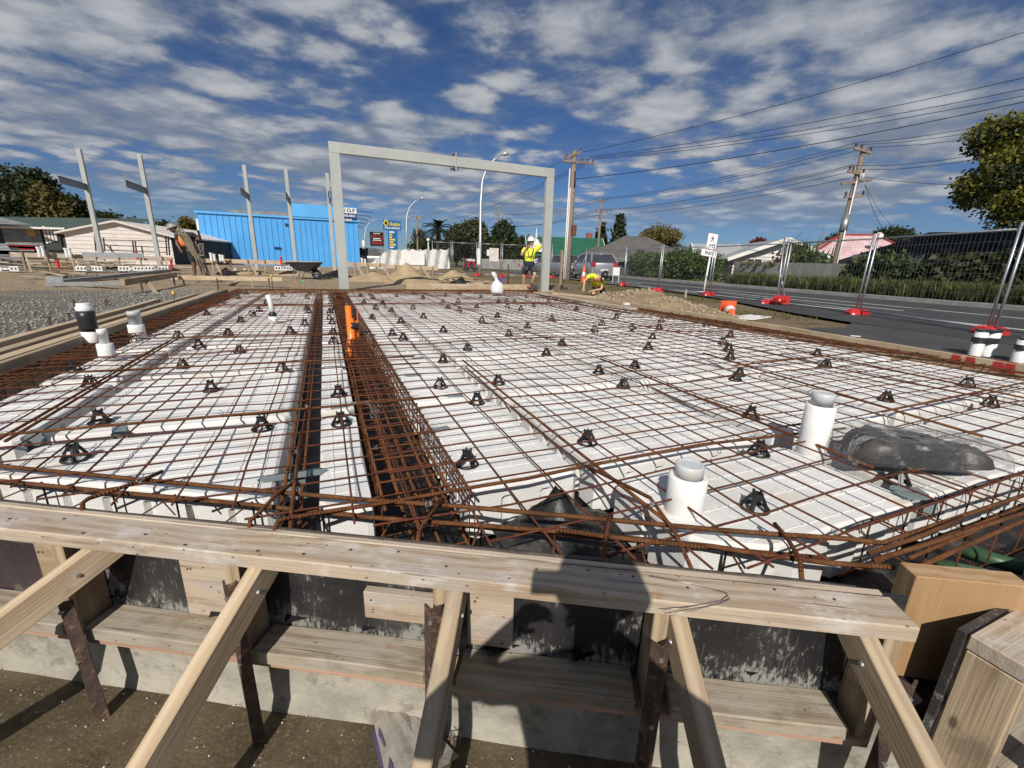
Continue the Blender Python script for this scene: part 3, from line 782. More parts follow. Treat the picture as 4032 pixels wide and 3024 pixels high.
# rough grass on the near verge and below the fence
pts = []
while len(pts) < 5200:
    x = random.uniform(7.3, 13.2); y = random.uniform(4.6, 26)
    v_ = (V((x, y, 0))-RO).dot(RV)
    u_ = (V((x, y, 0))-RO).dot(RD)
    if v_ > road_edge(u_)-.05: continue
    if fbm(np.array([x]), np.array([y]), 1.5, 12, 3)[0] + (v_+3.0)*.35 + (y-9)*.02 < .12: continue
    pts.append((x, y, float(gz(x, y))))
tag(blades('verge_grass', pts, .075, .008, 'short_grass', seed=3, nb=2, lean=.8), 'sparse short grass on the brown verge below the mesh fence', 'grass', kind='stuff')
# ---------------------------------------------------------------- the slab: membrane, pods, mesh, bars
PT = -0.062                                     # top of the pods; the mesh lies at z = 0
PB = -0.30
# black membrane under everything
def inside_slab(x, y):
    o = (x-W0.x)*WN.x + (y-W0.y)*WN.y
    return (o < -.02) & (y > .42)
mb = MB(); xs = np.arange(-2.26, 6.44, .12); ys = np.arange(.3, 13.34, .12)
X, Y = np.meshgrid(xs, ys); Z = -.33 + .014*fbm(X, Y, 7, 2, 4); nx = len(xs)
fs = [(j*nx+i, j*nx+i+1, (j+1)*nx+i+1, (j+1)*nx+i) for j in range(len(ys)-1) for i in range(nx-1) if inside_slab(xs[i]+.06, ys[j]+.06)]
mb.add(np.stack([X, Y, Z], -1).reshape(-1, 3).tolist(), fs)
tag(mb.build('black_membrane', 'polythene_black', smooth=True), 'wrinkled black polythene membrane under the white pods', 'plastic sheet')

def clip(poly, a, b, c):                        # keep a*x+b*y <= c
    out = []
    for i in range(len(poly)):
        p, q = poly[i], poly[(i+1) % len(poly)]
        dp, dq = a*p[0]+b*p[1]-c, a*q[0]+b*q[1]-c
        if dp <= 0: out.append(p)
        if dp*dq < 0:
            t = dp/(dp-dq); out.append((p[0]+(q[0]-p[0])*t, p[1]+(q[1]-p[1])*t))
    return out
def pod_mesh(poly, notch=True):
    """moulded block: fluted sides, soft top edge, raised grid on the top (local: poly centred)"""
    ring = []; plain = []
    n = len(poly)
    cx = sum(p[0] for p in poly)/n; cy = sum(p[1] for p in poly)/n
    for i in range(n):
        a = V((*poly[i], 0)); b_ = V((*poly[(i+1) % n], 0)); L = (b_-a).length
        t = (b_-a)/L; nn = V((t.y, -t.x, 0)); m_ = V((cx, cy, 0))
        inw = -nn if (m_-a).dot(nn) < 0 else nn
        k = int((L-.12)//.19) if notch else 0
        c0 = min(.03, L*.2)
        ring.append(a+t*c0); plain.append(a+t*c0)
        if k > 0:
            st = (L-k*.19)/2
            for j in range(k):
                s0 = st+j*.19+.065
                ring += [a+t*s0, a+t*(s0+.012)+inw*.022, a+t*(s0+.048)+inw*.022, a+t*(s0+.06)]
                plain += [a+t*s0, a+t*(s0+.012), a+t*(s0+.048), a+t*(s0+.06)]
        ring.append(b_-t*c0); plain.append(b_-t*c0)
    k = len(ring); C = V((cx, cy, 0))
    def ins(d): return [p+(C-p).normalized()*d for p in plain]
    lv = [(ring, PB), (ring, PT-.062), (plain, PT-.052), (plain, PT-.024), (ins(.005), PT-.009), (ins(.020), PT)]
    bm = bmesh.new(); rows = [[bm.verts.new((p.x, p.y, z)) for p in r] for r, z in lv]
    for a, b_ in zip(rows, rows[1:]):
        for i in range(k): bm.faces.new((a[i], a[(i+1) % k], b_[(i+1) % k], b_[i]))
    bm.faces.new(rows[-1])
    bmesh.ops.recalc_face_normals(bm, faces=bm.faces[:])
    # raised grid lines
    xs_ = [p[0] for p in poly]; ys_ = [p[1] for p in poly]
    x0, x1, y0, y1 = min(xs_)+.06, max(xs_)-.06, min(ys_)+.06, max(ys_)-.06
    def seg(p, q, hor):
        a, b_ = V((*p, 0)), V((*q, 0))
        cl = [p, q]
        w = .0042; z0, z1 = PT-.004, PT+.0032
        d = V((0, w, 0)) if hor else V((w, 0, 0))
        vv = [bm.verts.new(c) for c in (a-d+V((0,0,z0)), b_-d+V((0,0,z0)), b_+d+V((0,0,z0)), a+d+V((0,0,z0)), a-d*.6+V((0,0,z1)), b_-d*.6+V((0,0,z1)), b_+d*.6+V((0,0,z1)), a+d*.6+V((0,0,z1)))]
        for f in ((4,5,6,7), (0,1,5,4), (1,2,6,5), (2,3,7,6), (3,0,4,7)): bm.faces.new([vv[i] for i in f])
    def rng_in(fixed, hor):
        vals = []
        for i in range(n):
            p, q = poly[i], poly[(i+1) % n]
            u, w = (1, 0) if hor else (0, 1)
            if (p[u]-fixed)*(q[u]-fixed) < 0:
                vals.append(p[w]+(q[w]-p[w])*(fixed-p[u])/(q[u]-p[u]))
        return (min(vals)+.05, max(vals)-.05) if len(vals) >= 2 else None
    nxl = max(1, round((x1-x0)/.105)); nyl = max(1, round((y1-y0)/.105))
    for i in range(nxl+1):
        x = x0+(x1-x0)*i/nxl; r = rng_in(x, False)
        if r and r[1] > r[0]+.05: seg((x, r[0]), (x, r[1]), False)
    for i in range(nyl+1):
        y = y0+(y1-y0)*i/nyl; r = rng_in(y, True)
        if r and r[1] > r[0]+.05: seg((r[0], y), (r[1], y), True)
    me = bpy.data.meshes.new('pod'); bm.to_mesh(me); bm.free(); return me
cols = [(-1.97, -1.49), (-1.385, -.265), (-.095, .105), (.49, 1.025), (1.135, 2.265), (2.375, 3.51), (3.62, 4.765), (4.875, 5.97)]
rows_ = [1.515+1.243*k for k in range(-1, 10)]
cache = {}
for ci, (xa, xb) in enumerate(cols):
    for k in range(len(rows_)-1):
        ya, yb = rows_[k]+.055, rows_[k+1]-.055
        if k == len(rows_)-2: yb = 12.78
        ya = max(ya, .84)
        if yb-ya < .1 or (ci == 3 and k == 0): continue
        poly = [(xa, ya), (xb, ya), (xb, yb), (xa, yb)]
        # cut along the skewed front: stays 0.28 m behind the form
        cc = WN.dot(W0)-.27
        cut = clip(poly, WN.x, WN.y, cc)
        if len(cut) < 3: continue
        A = abs(sum(cut[i][0]*cut[(i+1) % len(cut)][1]-cut[(i+1) % len(cut)][0]*cut[i][1] for i in range(len(cut))))/2
        if A < .02: continue
        cx, cy = (xa+xb)/2, (ya+yb)/2
        loc = [(p[0]-cx, p[1]-cy) for p in cut]
        key = (round(xb-xa, 3), round(yb-ya, 3)) if len(cut) == 4 and cut == poly else None
        if key in cache and key: me = cache[key]
        else:
            me = pod_mesh(loc)
            if key: cache[key] = me
        o = link('polystyrene_pod', me, 'polystyrene')
        o.location = (cx, cy, 0); o.rotation_euler = (0, 0, random.uniform(-.006, .006))
        ordn = ['first', 'second', 'third', 'fourth', 'fifth', 'sixth', 'seventh', 'eighth', 'ninth', 'tenth'][k]
        bay = ['half width white pod by the left edge beam', 'square white pod just left of the open rib', 'narrow white strip pod left of the trench', 'half width white pod right of the trench',
               'square white pod, first bay right of the trench', 'square white pod, second bay right of the trench', 'square white pod, third bay right of the trench', 'square white pod by the right edge beam'][ci]
        lab = bay+', '+ordn+' row from the front form'; g = 'polystyrene pods of the slab'
        if key is None: lab = bay.replace('white', 'white cut')+', '+ordn+' row at the form'
        tag(o, lab, 'foam block', g)

# ---- welded wire mesh
def front_limit_y(x): # y on the line o = -0.02
    return W0.y + (-.02 - (x-W0.x)*WN.x)/WN.y
def ymin_at(x):
    y = front_limit_y(x)
    return max(y, .62) if x > 1.2 else y
def xmin_at(y):     # bars along x start behind the skewed form
    if y < 0.62: return 99
    x = W0.x + (-.02 - (y-W0.y)*WN.y)/WN.x
    return x
SP = .196
cutx = [-2.16, .20, 2.40, 4.40, 6.10]; cuty = [.3, 4.55, 8.75, 12.95]
msh_n = 0
for iy in range(3):
    for ix in range(4):
        x0, x1 = cutx[ix], cutx[ix+1]+.12; y0, y1 = cuty[iy], cuty[iy+1]+.14
        lab = 'rusty welded mesh over the '+['left bays', 'bays right of the trench', 'middle right bays', 'bays by the right form'][ix]+[', nearest the front form', ', halfway to the portal frame', ', at the portal frame end'][iy]
        t = thing('wire_mesh_sheet', lab, 'wire mesh', (x0, max(y0, .6), 0), 0, 'welded mesh sheets over the pods')
        zo = .002*((ix+iy) % 3) + random.uniform(-.001, .001)
        ang = random.uniform(-.004, .004)
        sag = lambda x, y: .008*math.sin(x*2.7+y*1.9)+.006*math.sin(x*6.1-y*4.3)
        k = 0
        for i in range(int((x1-x0)/SP)+1):
            x = x0 + i*SP + .03
            a = max(y0, ymin_at(x)+random.uniform(.02, .10)); b_ = y1
            if b_-a < .25: continue
            m_ = max(2, int((b_-a)/.35))
            jt = random.uniform(-.009, .009)
            pts = [(x+ang*(a+(b_-a)*q/m_-y0)+jt*math.sin(q), a+(b_-a)*q/m_, zo+sag(x, a+(b_-a)*q/m_)-.002) for q in range(m_+1)]
            bar('bar', pts, .0043, 'rust_wire', t, 5)
        for j in range(int((y1-y0)/SP)+1):
            y = y0 + j*SP + .05
            a = max(x0-.02, xmin_at(y)+random.uniform(.03, .12)); b_ = x1
            if b_-a < .2: continue
            m_ = max(2, int((b_-a)/.35))
            jt = random.uniform(-.009, .009)
            pts = [(a+(b_-a)*q/m_, y-ang*(a+(b_-a)*q/m_-x0)+jt*math.sin(q*1.3), zo+sag(a+(b_-a)*q/m_, y)+.006) for q in range(m_+1)]
            bar('bar', pts, .0043, 'rust_wire', t, 5)

# ---- bar chairs
def chair_parts():
    out = {}
    mb = MB(); mb.tube([(.050*math.cos(q), .050*math.sin(q), .006) for q in [i*math.pi/12 for i in range(24)]], .0065, 6, closed=True); out['base_ring'] = mb
    mb = MB(); mb.lathe([(.017, .050), (.024, .050), (.021, .072), (.014, .072), (.014, .058)], 12)
    for q in (0.4, 1.97, 3.54, 5.11): mb.box((.019*math.cos(q), .019*math.sin(q), .076), (.009, .006, .012), Matrix.Rotation(q, 3, 'Z'))
    out['collar'] = mb
    legs = []
    for q in (.785, 2.356, 3.927, 5.498):
        c, s_ = math.cos(q), math.sin(q)
        l = MB(); l.add([(c*.052-s_*.011, s_*.052+c*.011, .004), (c*.052+s_*.011, s_*.052-c*.011, .004), (c*.022+s_*.008, s_*.022-c*.008, .060), (c*.022-s_*.008, s_*.022+c*.008, .060),
                         (c*.042-s_*.009, s_*.042+c*.009, .004), (c*.042+s_*.009, s_*.042-c*.009, .004), (c*.015+s_*.007, s_*.015-c*.007, .060), (c*.015-s_*.007, s_*.015+c*.007, .060)],
                        [(0,1,2,3), (7,6,5,4), (0,3,7,4), (1,5,6,2), (3,2,6,7), (0,4,5,1)])
        l.beam((c*.050, s_*.050, .008), (c*.018, s_*.018, .066), .003, .010)
        legs.append(l)
    out['leg'] = legs
    return out
cp = chair_parts()
ch_me = {'base_ring': cp['base_ring'].mesh('base_ring', smooth=True), 'collar': cp['collar'].mesh('collar')}
leg_me = [l.mesh('leg') for l in cp['leg']]
allc = MB()
for q in [cp['base_ring'], cp['collar']]+cp['leg']: allc.add(q.v, q.f)
far_me = allc.mesh('bar_chair')
for me in list(ch_me.values())+leg_me+[far_me]: me.materials.append(MT['black_plastic'])
CH = []
def addc(lst, ox, oy, s): CH.extend([(ox+x/s, oy+y/s) for x, y in lst])
addc([(165,993),(217,914),(457,845),(567,928),(396,795),(196,834),(160,802),(518,762),(430,750),(386,731),(610,802),(737,918),(732,856),
      (1009,1005),(1268,958),(1030,872),(951,838),(1076,830),(957,783),(1010,757),(1180,767),(1214,747),
      (1293,807),(1371,795),(1346,838),(1400,754),(1576,776),(1573,758),(1588,822),(1596,812),(1764,768),(1783,794),(1621,902),(1638,982),(1630,1100),(1913,866),(2087,836),(2138,878),(1935,1043)], 0, 0, .5486)
addc([(98,62),(205,47),(264,73),(404,60),(490,47),(625,70),(907,68),(785,92),(735,97),(483,97),(388,102),(12,106),(200,138),(420,136),(490,151),(600,131),(790,129),(874,144),(955,125),(836,98),(1047,98),(1095,88),(266,195),(126,226),(390,282),(630,222),(727,190),(72,303),(138,330),(916,257),(800,305),(1068,207)], 1500, 1130, 1.5875)
addc([(112,66),(370,94),(360,117),(700,107),(642,140),(627,185),(268,162),(222,198),(585,246),(550,313),(1070,234),(1024,277),(920,165)], 2200, 1180, 1.5875)
addc([(222,76),(128,103),(270,47),(25,178),(236,221),(157,303),(352,153),(395,107),(498,60),(650,75),(663,47),(708,107),(648,146),(663,162),(638,240),(547,290),(983,63),(1060,72),(1005,99),(1122,108),(1080,141),(1177,158),(1057,200),(1187,303),
      (795,40),(795,72),(800,105),(823,145),(792,163),(790,204),(806,232),(812,297),(815,355)], 800, 1130, 1.5875)
nearlab = 'black plastic bar chair with open legs on a pod at the front'
farlab = 'small black plastic bar chair under the mesh farther back on the slab'
done = []
for (x, y) in CH:
    p = pz(x, y, PT)
    if any((p-q).length < .07 for q in done) or p.y > 12.9: continue
    done.append(p)
    rz = random.uniform(0, 1.57)
    ci = min(range(len(cols)), key=lambda i: abs(sum(cols[i])/2-p.x)-(cols[i][1]-cols[i][0])/2); rk = sum(1 for y_ in rows_ if y_ < p.y)-1
    where = ['half pod by the left edge beam', 'pod left of the open rib', 'narrow strip pod by the trench', 'half pod right of the trench', 'pod, first bay right of the trench', 'pod, second bay right of the trench', 'pod, third bay right of the trench', 'pod by the right edge beam'][ci]
    nearlab = 'black bar chair on a '+where+', '+['first', 'second', 'third', 'fourth', 'fifth', 'sixth', 'seventh', 'eighth', 'ninth', 'tenth'][max(0, min(9, rk))]+' row'
    farlab = nearlab
    if p.length < 5.0:
        t = thing('bar_chair', nearlab, 'bar chair', (p.x, p.y, PT+.001), rz, 'bar chairs on the pods')
        for k_, me in ch_me.items(): link(k_, me, None, t)
        for me in leg_me: link('leg', me, None, t)
    else:
        o = link('bar_chair', far_me, None); o.location = (p.x, p.y, PT+.001); o.rotation_euler = (random.gauss(0, .05), random.gauss(0, .05), rz); o.scale = (1.12*random.uniform(.93, 1.06),)*3
        tag(o, farlab, 'bar chair', 'bar chairs on the pods')
for (x, y) in ((2484, 1303), (994, 1245)):       # two lie on their side
    p = pz(x, y, PT)
    o = link('bar_chair', far_me, None); o.location = (p.x, p.y, PT+.047); o.rotation_euler = (1.45, 0, .5)
    tag(o, 'black plastic bar chair tipped over on its side on the pods', 'bar chair', 'tipped over bar chairs')

# ---- grey spacer clips between the pods
def clip_at(x, y, rz, lab):
    p = pz(x, y, PT); t = thing('pod_spacer', lab, 'spacer', (p.x, p.y, PT), rz, 'grey pod spacers')
    MB().prism([(-.07, -.03), (.03, -.03), (.06, 0), (.03, .03), (-.07, .03)], .001, .007).build('tongue', 'clip_plastic', t, world=False)
    mb = MB(); mb.box((-.085, 0, -.04), (.03, .07, .008)); mb.box((-.074, 0, -.05), (.006, .07, .11)); mb.box((-.10, .028, -.06), (.05, .006, .09)); mb.box((-.10, -.028, -.06), (.05, .006, .09))
    mb.build('web', 'clip_plastic', t, world=False)
cl = 'grey plastic spacer clip on the edge of a pod'
for x, y, rz in ((1075, 1885, 3.2), (1235, 1862, 0.0), (470, 1690, 1.9), (1415, 1590, 2.9), (1350, 1600, .2), (1720, 1695, 3.3), (1640, 1412, 3.3), (1780, 1560, 3.0), (1560, 1335, 3.2), (280, 1485, .3), (3560, 1930, 2.6), (3600, 1955, -.4), (150, 1700, 1.8), (1620, 1480, 3.2), (1570, 1275, 3.2)):
    clip_at(x, y, rz, cl)

# ---- loose bars laid along the ribs and over them
def pbar(pix, lab, r=.0075, mat='rust_bar', z=.012, g=None, ztail=None):
    pts = [pz(x, y, z) for x, y in pix]
    if ztail: pts[0] = pts[0]+V((0, 0, ztail))
    o = bar('reinforcing_bar', pts, r, mat); tag(o, lab, 'rebar', g); return o
def xbar(A, B, lab, r=.0075, mat='rust_bar', z=.013, g=None):
    A = V((*A, z)); B = V((*B, z)); k = max(2, int((B-A).length/.5))
    o = bar('reinforcing_bar', [A.lerp(B, i/k)+V((random.uniform(-.004, .004), random.uniform(-.004, .004), 0)) for i in range(k+1)], r, mat); tag(o, lab, 'rebar', g); return o
xbar((1.08, 3.68), (1.03, .98), 'rusty bar over the rib just right of the half pods')
xbar((2.36, 3.40), (2.25, 1.02), 'rusty bar over the rib between the two capped white pipes')
xbar((3.60, 3.35), (3.30, 1.05), 'rusty bar over the rib beside the clear plastic bag')
xbar((4.84, 3.33), (4.70, 1.2), 'rusty bar over the rib farthest right near the front')
xbar((-1.42, 2.60), (-1.47, 5.5), 'rusty bar over the left rib, one of a close pair', g='pair of bars on the left rib')
xbar((-1.46, 2.45), (-1.505, 5.3), 'rusty bar over the left rib, one of a close pair', g='pair of bars on the left rib')
pbar([(1072,2085),(1090,2060),(1117,2043),(1300,2012),(1488,1984),(1900,1912),(2071,1885),(2311,1833),(2772,1749),(3330,1686)], 'long rusty bar crossing from the front form past the first capped pipe', ztail=-.02)
xbar((-1.75, 2.70), (.62, 2.67), 'rusty bar crossing the left pods to the trench with wire ties')
xbar((-1.9, 4.06), (.7, 3.96), 'rusty bar crossing the left pods by the orange ducts')
xbar((-1.9, 5.55), (.3, 5.40), 'rusty bar crossing the left pods below the thin white pipe')
xbar((-2.1, 9.05), (6.0, 9.08), 'long rusty bar crossing the whole slab towards the far end', r=.009)
xbar((3.40, 2.80), (5.6, 2.90), 'rusty bar crossing the right pods beyond the capped pipes')
xbar((3.25, 1.51), (5.6, 1.60), 'rusty bar crossing the right pods beyond the clear plastic bag')
xbar((3.2, 5.1), (6.3, 5.35), 'rusty bar crossing the right pods in mid slab', r=.006)
xbar((2.0, 5.95), (6.3, 6.25), 'rusty bar crossing the right pods below the far plank', r=.006)
# front bars
FB = [(-120,1822),(0,1835),(500,1883),(1000,1930),(1465,1970),(1800,1993),(2400,2047),(2800,2084),(3032,2102),(3340,2122),(3475,2138),(3600,2095),(4032,1950),(4300,1870)]
pbar(FB, 'long rusty ribbed bar along the front form bending round the right corner', r=.0085, mat='rust_light', z=.004)
pbar([(-120,1882),(0,1894),(500,1943),(1000,1989),(1465,2038),(1900,2070),(2207,2093),(2800,2151),(3032,2188),(3285,2219),(3520,2233)], 'rusty ribbed bar nearer the front plank', r=.0085, mat='rust_light', z=-.012)
pbar([(-120,1961),(0,1975),(452,2025),(1000,2075),(1352,2111),(1900,2165),(2342,2206),(2772,2256),(3032,2278),(3371,2319)], 'dark ribbed bar lying against the plywood top edge', r=.0095, mat='dark_bar', z=-.006)
pbar([(3440,2205),(3620,2152),(4032,2020),(4300,1930)], 'rusty ribbed bar of the right return edge', r=.0085, mat='rust_light', z=-.01)
pbar([(3560,2260),(3800,2150),(4032,2048),(4300,1930)], 'lower rusty ribbed bar of the right return edge', r=.0085, mat='rust_light', z=-.02)
pbar([(3420,2178),(3600,2120),(3790,2040)], 'short rusty lap bar tied at the right corner', r=.008, mat='rust_light', z=.014)
pbar([(2190,2085),(2390,2113),(2780,2155)], 'short rusty lap bar by the black plastic heap', r=.0085, mat='rust_light', z=.006)
# bent starters that hook over the front bars
for k_, pix in enumerate(([(310,2012),(325,1980),(350,1962),(430,1937),(560,1890),(640,1856)], [(968,2072),(985,2050),(1030,2010),(1090,1945),(1170,1890)], [(1632,2140),(1650,2090),(1690,2030),(1745,1965)],
                          [(2378,2210),(2385,2120),(2395,2060),(2405,2028)], [(2770,2250),(2660,2100),(2560,1960),(2310,1835)], [(3180,2285),(3150,2200),(3100,2120),(3050,2062)], [(1130,2085),(1150,1990),(1160,1900),(1185,1700)])):
    pbar(pix, 'bent rusty starter bar hooked over the front edge bars', r=.0075, mat='rust_bar', z=.02, g='bent starter bars along the front', ztail=-.06)
# wire ties
for (x, y) in ((1165, 1788), (1208, 1608), (2310, 1833), (1690, 1990), (1480, 1770), (1705, 1745), (555, 1895), (2180, 1720), (2560, 1995), (3365, 1830), (2515, 1780), (870, 1632), (3280, 2105), (2880, 1742)):
    p = pz(x, y, .022); mb = MB()
    for q in range(3):
        a = random.uniform(0, 6.28); rr = random.uniform(.008, .016)
        mb.tube([p+V((rr*math.cos(a+j*1.3), rr*math.sin(a+j*1.3), .012*math.sin(j*1.7+q)+.004*j)) for j in range(5)], .0011, 4)
    tag(mb.build('tie_wire', 'tie_wire', smooth=True), 'twisted tie wire knotting crossed bars', 'wire', 'wire ties on the bars')

# ---- cages: trench in the slab and edge beams
def cage(lab, A, B, w, zt, zb, ntop, nbot, pitch=.2, mat='rust_bar', r=.0065, sr=.0042):
    A, B = V((*A, 0)), V((*B, 0)); d = (B-A); L = d.length; d.normalize(); sdv = V((d.y, -d.x, 0))
    t = thing('rebar_cage', lab, 'rebar cage', (A.x, A.y, zb))
    for nn, z in ((ntop, zt), (nbot, zb)):
        for i in range(nn):
            off = (-.5+i/(nn-1 if nn > 1 else 1))*w*.92
            k = max(2, int(L/1.0))
            bar('longitudinal_bar', [A+d*(L*q/k)+sdv*(off+random.uniform(-.008, .008))+V((0, 0, z+random.uniform(-.006, .006))) for q in range(k+1)], r, mat, t, 6)
    me = None; n = int(L/pitch)
    mb = MB(); h = w/2
    ring = [(-h, zt+.01), (h, zt+.01), (h, zb-.01), (-h, zb-.01)]
    mb.tube([(0, x, z) for x, z in ring], sr, 5, closed=True); me = mb.mesh('stirrup', smooth=True); me.materials.append(MT[mat])
    for i in range(n):
        o = link('stirrup', me, None, t)
        P = A+d*((i+.5)*pitch+random.uniform(-.02, .02))
        M = Matrix((d, -sdv, V((0,0,1)))).transposed().to_4x4() @ Matrix.Rotation(random.uniform(-.05, .05), 4, 'Z'); M.translation = P
        o.matrix_local = ROOTM[t.name].inverted() @ M
    return t
cage('rusty rebar cage running down the open trench beside the orange ducts', (.295, 1.45), (.295, 12.9), .34, -.01, -.24, 6, 4, .125)
cage('rusty rebar cage of the edge beam along the left form', (-2.09, 3.2), (-2.09, 13.0), .22, -.012, -.25, 5, 4, .15, 'rust_light')
cage('rusty rebar cage of the edge beam along the right form', (6.14, 1.2), (6.16, 13.0), .28, -.008, -.25, 6, 4, .16, 'rust_light')
cage('rusty rebar cage of the edge beam along the far end', (-2.15, 13.05), (6.4, 13.05), .42, .02, -.24, 6, 3, .16, 'rust_light')
cage('rusty rebar cage below the slanting front form', (wl(-.6, -.15, 0).x, wl(-.6, -.15, 0).y), (wl(2.85, -.15, 0).x, wl(2.85, -.15, 0).y), .17, -.06, -.27, 2, 3, .30)
cage('rusty rebar cage of the right return edge near the pale timber post', (1.75, .72), (5.5, .72), .18, -.05, -.27, 2, 2, .25)
t = thing('rebar_cage', 'pair of rusty bars lying in the narrow open rib by the strip pods', 'rebar cage', (-.18, 1.9, -.2))
for dx, z in ((-.035, -.03), (.02, -.10), (-.03, -.22)):
    bar('longitudinal_bar', [(-.185+dx, 1.62+q*1.85, z+.006*math.sin(q)) for q in range(7)], .008, 'rust_bar', t, 6)

# torn black plastic by the front and loose heap
def crumple(name, lab, cat, x0, y0, rx, ry, z, hgt, mat, seed, rz=0.0):
    mb = MB(); n = 16; k = np.linspace(-1, 1, n); X, Y = np.meshgrid(k, k)
    r = np.sqrt(X**2+Y**2); Z = z+np.clip(1-r, 0, 1)*hgt*(1+.8*fbm(X, Y, 5, seed, 3))+.012*fbm(X, Y, 12, seed+1, 3)
    c, s_ = math.cos(rz), math.sin(rz)
    P = [(x0+(a*rx*c-b_*ry*s_), y0+(a*rx*s_+b_*ry*c), zz) for a, b_, zz in zip(X.ravel(), Y.ravel(), Z.ravel())]
    mb.add(P, [(j*n+i, j*n+i+1, (j+1)*n+i+1, (j+1)*n+i) for j in range(n-1) for i in range(n-1) if (X[j, i]**2+Y[j, i]**2) < 1.05])
    return tag(mb.build(name, mat, smooth=True), lab, cat)
p = pz(2200, 2050, -.2); crumple('torn_membrane', 'crumpled black plastic flap rising between two front pods', 'plastic sheet', p.x, p.y, .30, .20, -.27, .17, 'polythene_black', 3)
p = pz(2950, 2190, -.26); crumple('torn_membrane', 'lumpy black plastic below the front pods near the right corner', 'plastic sheet', p.x, p.y, .22, .10, -.29, .06, 'polythene_black', 7, -.5)
for (A, B, lab) in ((pz(3790, 2150, -.24).xy, pz(4030, 2230, -.24).xy, 'green plastic pipe lying under the return edge bars, longer one'), (pz(3690, 2210, -.24).xy, pz(3890, 2262, -.24).xy, 'green plastic pipe lying nearer the pale timber post')):
    mb = MB(); mb.tube([V((*A, -.26)), V((*A, -.26)).lerp(V((*B, -.25)), .5), V((*B, -.25))], .030, 14)
    tag(mb.build('green_pipe', 'green_pipe', smooth=True), lab, 'pipe')
# ---------------------------------------------------------------- the front form
ff = thing('front_form', 'front slab formwork of black plywood, weathered planks and studs', 'formwork', wl(1.2, .05, -.70))
board('plank', wl(-1.6, .058, -.0235), wl(2.875, .058, -.0235), .113, .047, 'pine_weathered', ff, bev=.004, wob=.004, nseg=24)
S_ = [-1.4, .28, .93, 1.62, 2.245, 2.90]
for i, (a, b_, mt) in enumerate(((-1.5, .145, 'formply_brown'), (.145, 1.60, 'formply'), (1.603, 2.22, 'formply'), (2.223, 2.93, 'formply'))):
    board('plywood_panel', wl(a+.002, -.009, -.205), wl(b_-.002, -.009, -.205), .0175, .40, mt, ff, bev=.0005)
board('plywood_edge', wl(-1.55, -.0095, -.0006), wl(2.86, -.0095, -.0006), .018, .006, 'ply_edge', ff, bev=.0006, wob=.0012, nseg=24)
lows = ((-1.5, .285), (.372, .90), (.985, 1.56), (1.66, 2.20), (2.30, 2.785))
for a, b_ in lows:
    board('lower_plank', wl(a, .062, -.383), wl(b_, .060, -.383), .118, .046, 'pine_grey', ff, bev=.004, wob=.002, nseg=8)
# studs between, set on edge
for s in (.33, .945, 1.61, 2.245, 2.84):
    board('stud', wl(s, .05, -.43), wl(s, .05, -.052), .045, .098, 'pine_dirty', ff, upv=WN, bev=.003)
# packers nailed over the plywood
board('packer', wl(.68, .012, -.235), wl(.915, .012, -.235), .018, .225, 'pine_weathered', ff, bev=.002)
board('packer', wl(.12, .012, -.22), wl(.225, .012, -.22), .018, .20, 'pine_dirty', ff, bev=.002)
board('packer', wl(1.335, .016, -.212), wl(1.585, .016, -.212), .030, .102, 'pine_weathered', ff, bev=.002)
board('packer', wl(1.675, .013, -.225), wl(1.822, .013, -.225), .020, .205, 'pine_weathered', ff, bev=.002)
board('base_strip', wl(-1.6, .056, -.420), wl(2.85, .056, -.417), .108, .022, 'primed_pine', ff, bev=.001)
# nails and bolts
for (s, z) in ((.72, -.15), (.86, -.30), (1.36, -.19), (1.55, -.24), (1.70, -.15), (1.79, -.30), (.15, -.15), (.20, -.29)):
    q = wl(s, .03, z); MB().tube([q, q+WN*.004], [.0035, .003], 6).build('nail_head', 'rust_stake', ff)
for s in np.arange(-.2, 2.8, .17):
    q = wl(s+random.uniform(-.05, .05), random.uniform(.02, .10), .001); MB().tube([q, q+V((0, 0, .0015))], [.0045, .004], 6).build('nail_head', 'rust_stake', ff)
fo = MB()
for i in range(12):
    a = -1.8+i*.41
    fo.beam(wl(a, -.06, -.565), wl(a+.41, -.06, -.565), .20, .29)
# one continuous strip of footing, slightly uneven
xs_ = np.linspace(-1.9, 3.05, 60); zs_ = np.linspace(-.74, -.426, 9)
mb = MB(); P = []
for z in zs_:
    for s in xs_:
        P.append(wl(s, .03+.006*float(fbm(np.array([s]), np.array([z*3]), 4, 6, 3)[0])+(.02 if z < -.68 else 0), z))
n_ = len(xs_)
mb.add(P, [(j*n_+i, j*n_+i+1, (j+1)*n_+i+1, (j+1)*n_+i) for j in range(len(zs_)-1) for i in range(n_-1)])
mb.quad(wl(-1.9, .03, -.428), wl(3.05, .03, -.428), wl(3.05, -.25, -.428), wl(-1.9, -.25, -.428))
tag(mb.build('concrete_footing', 'concrete', smooth=True), 'stained concrete footing strip below the front formwork', 'footing')
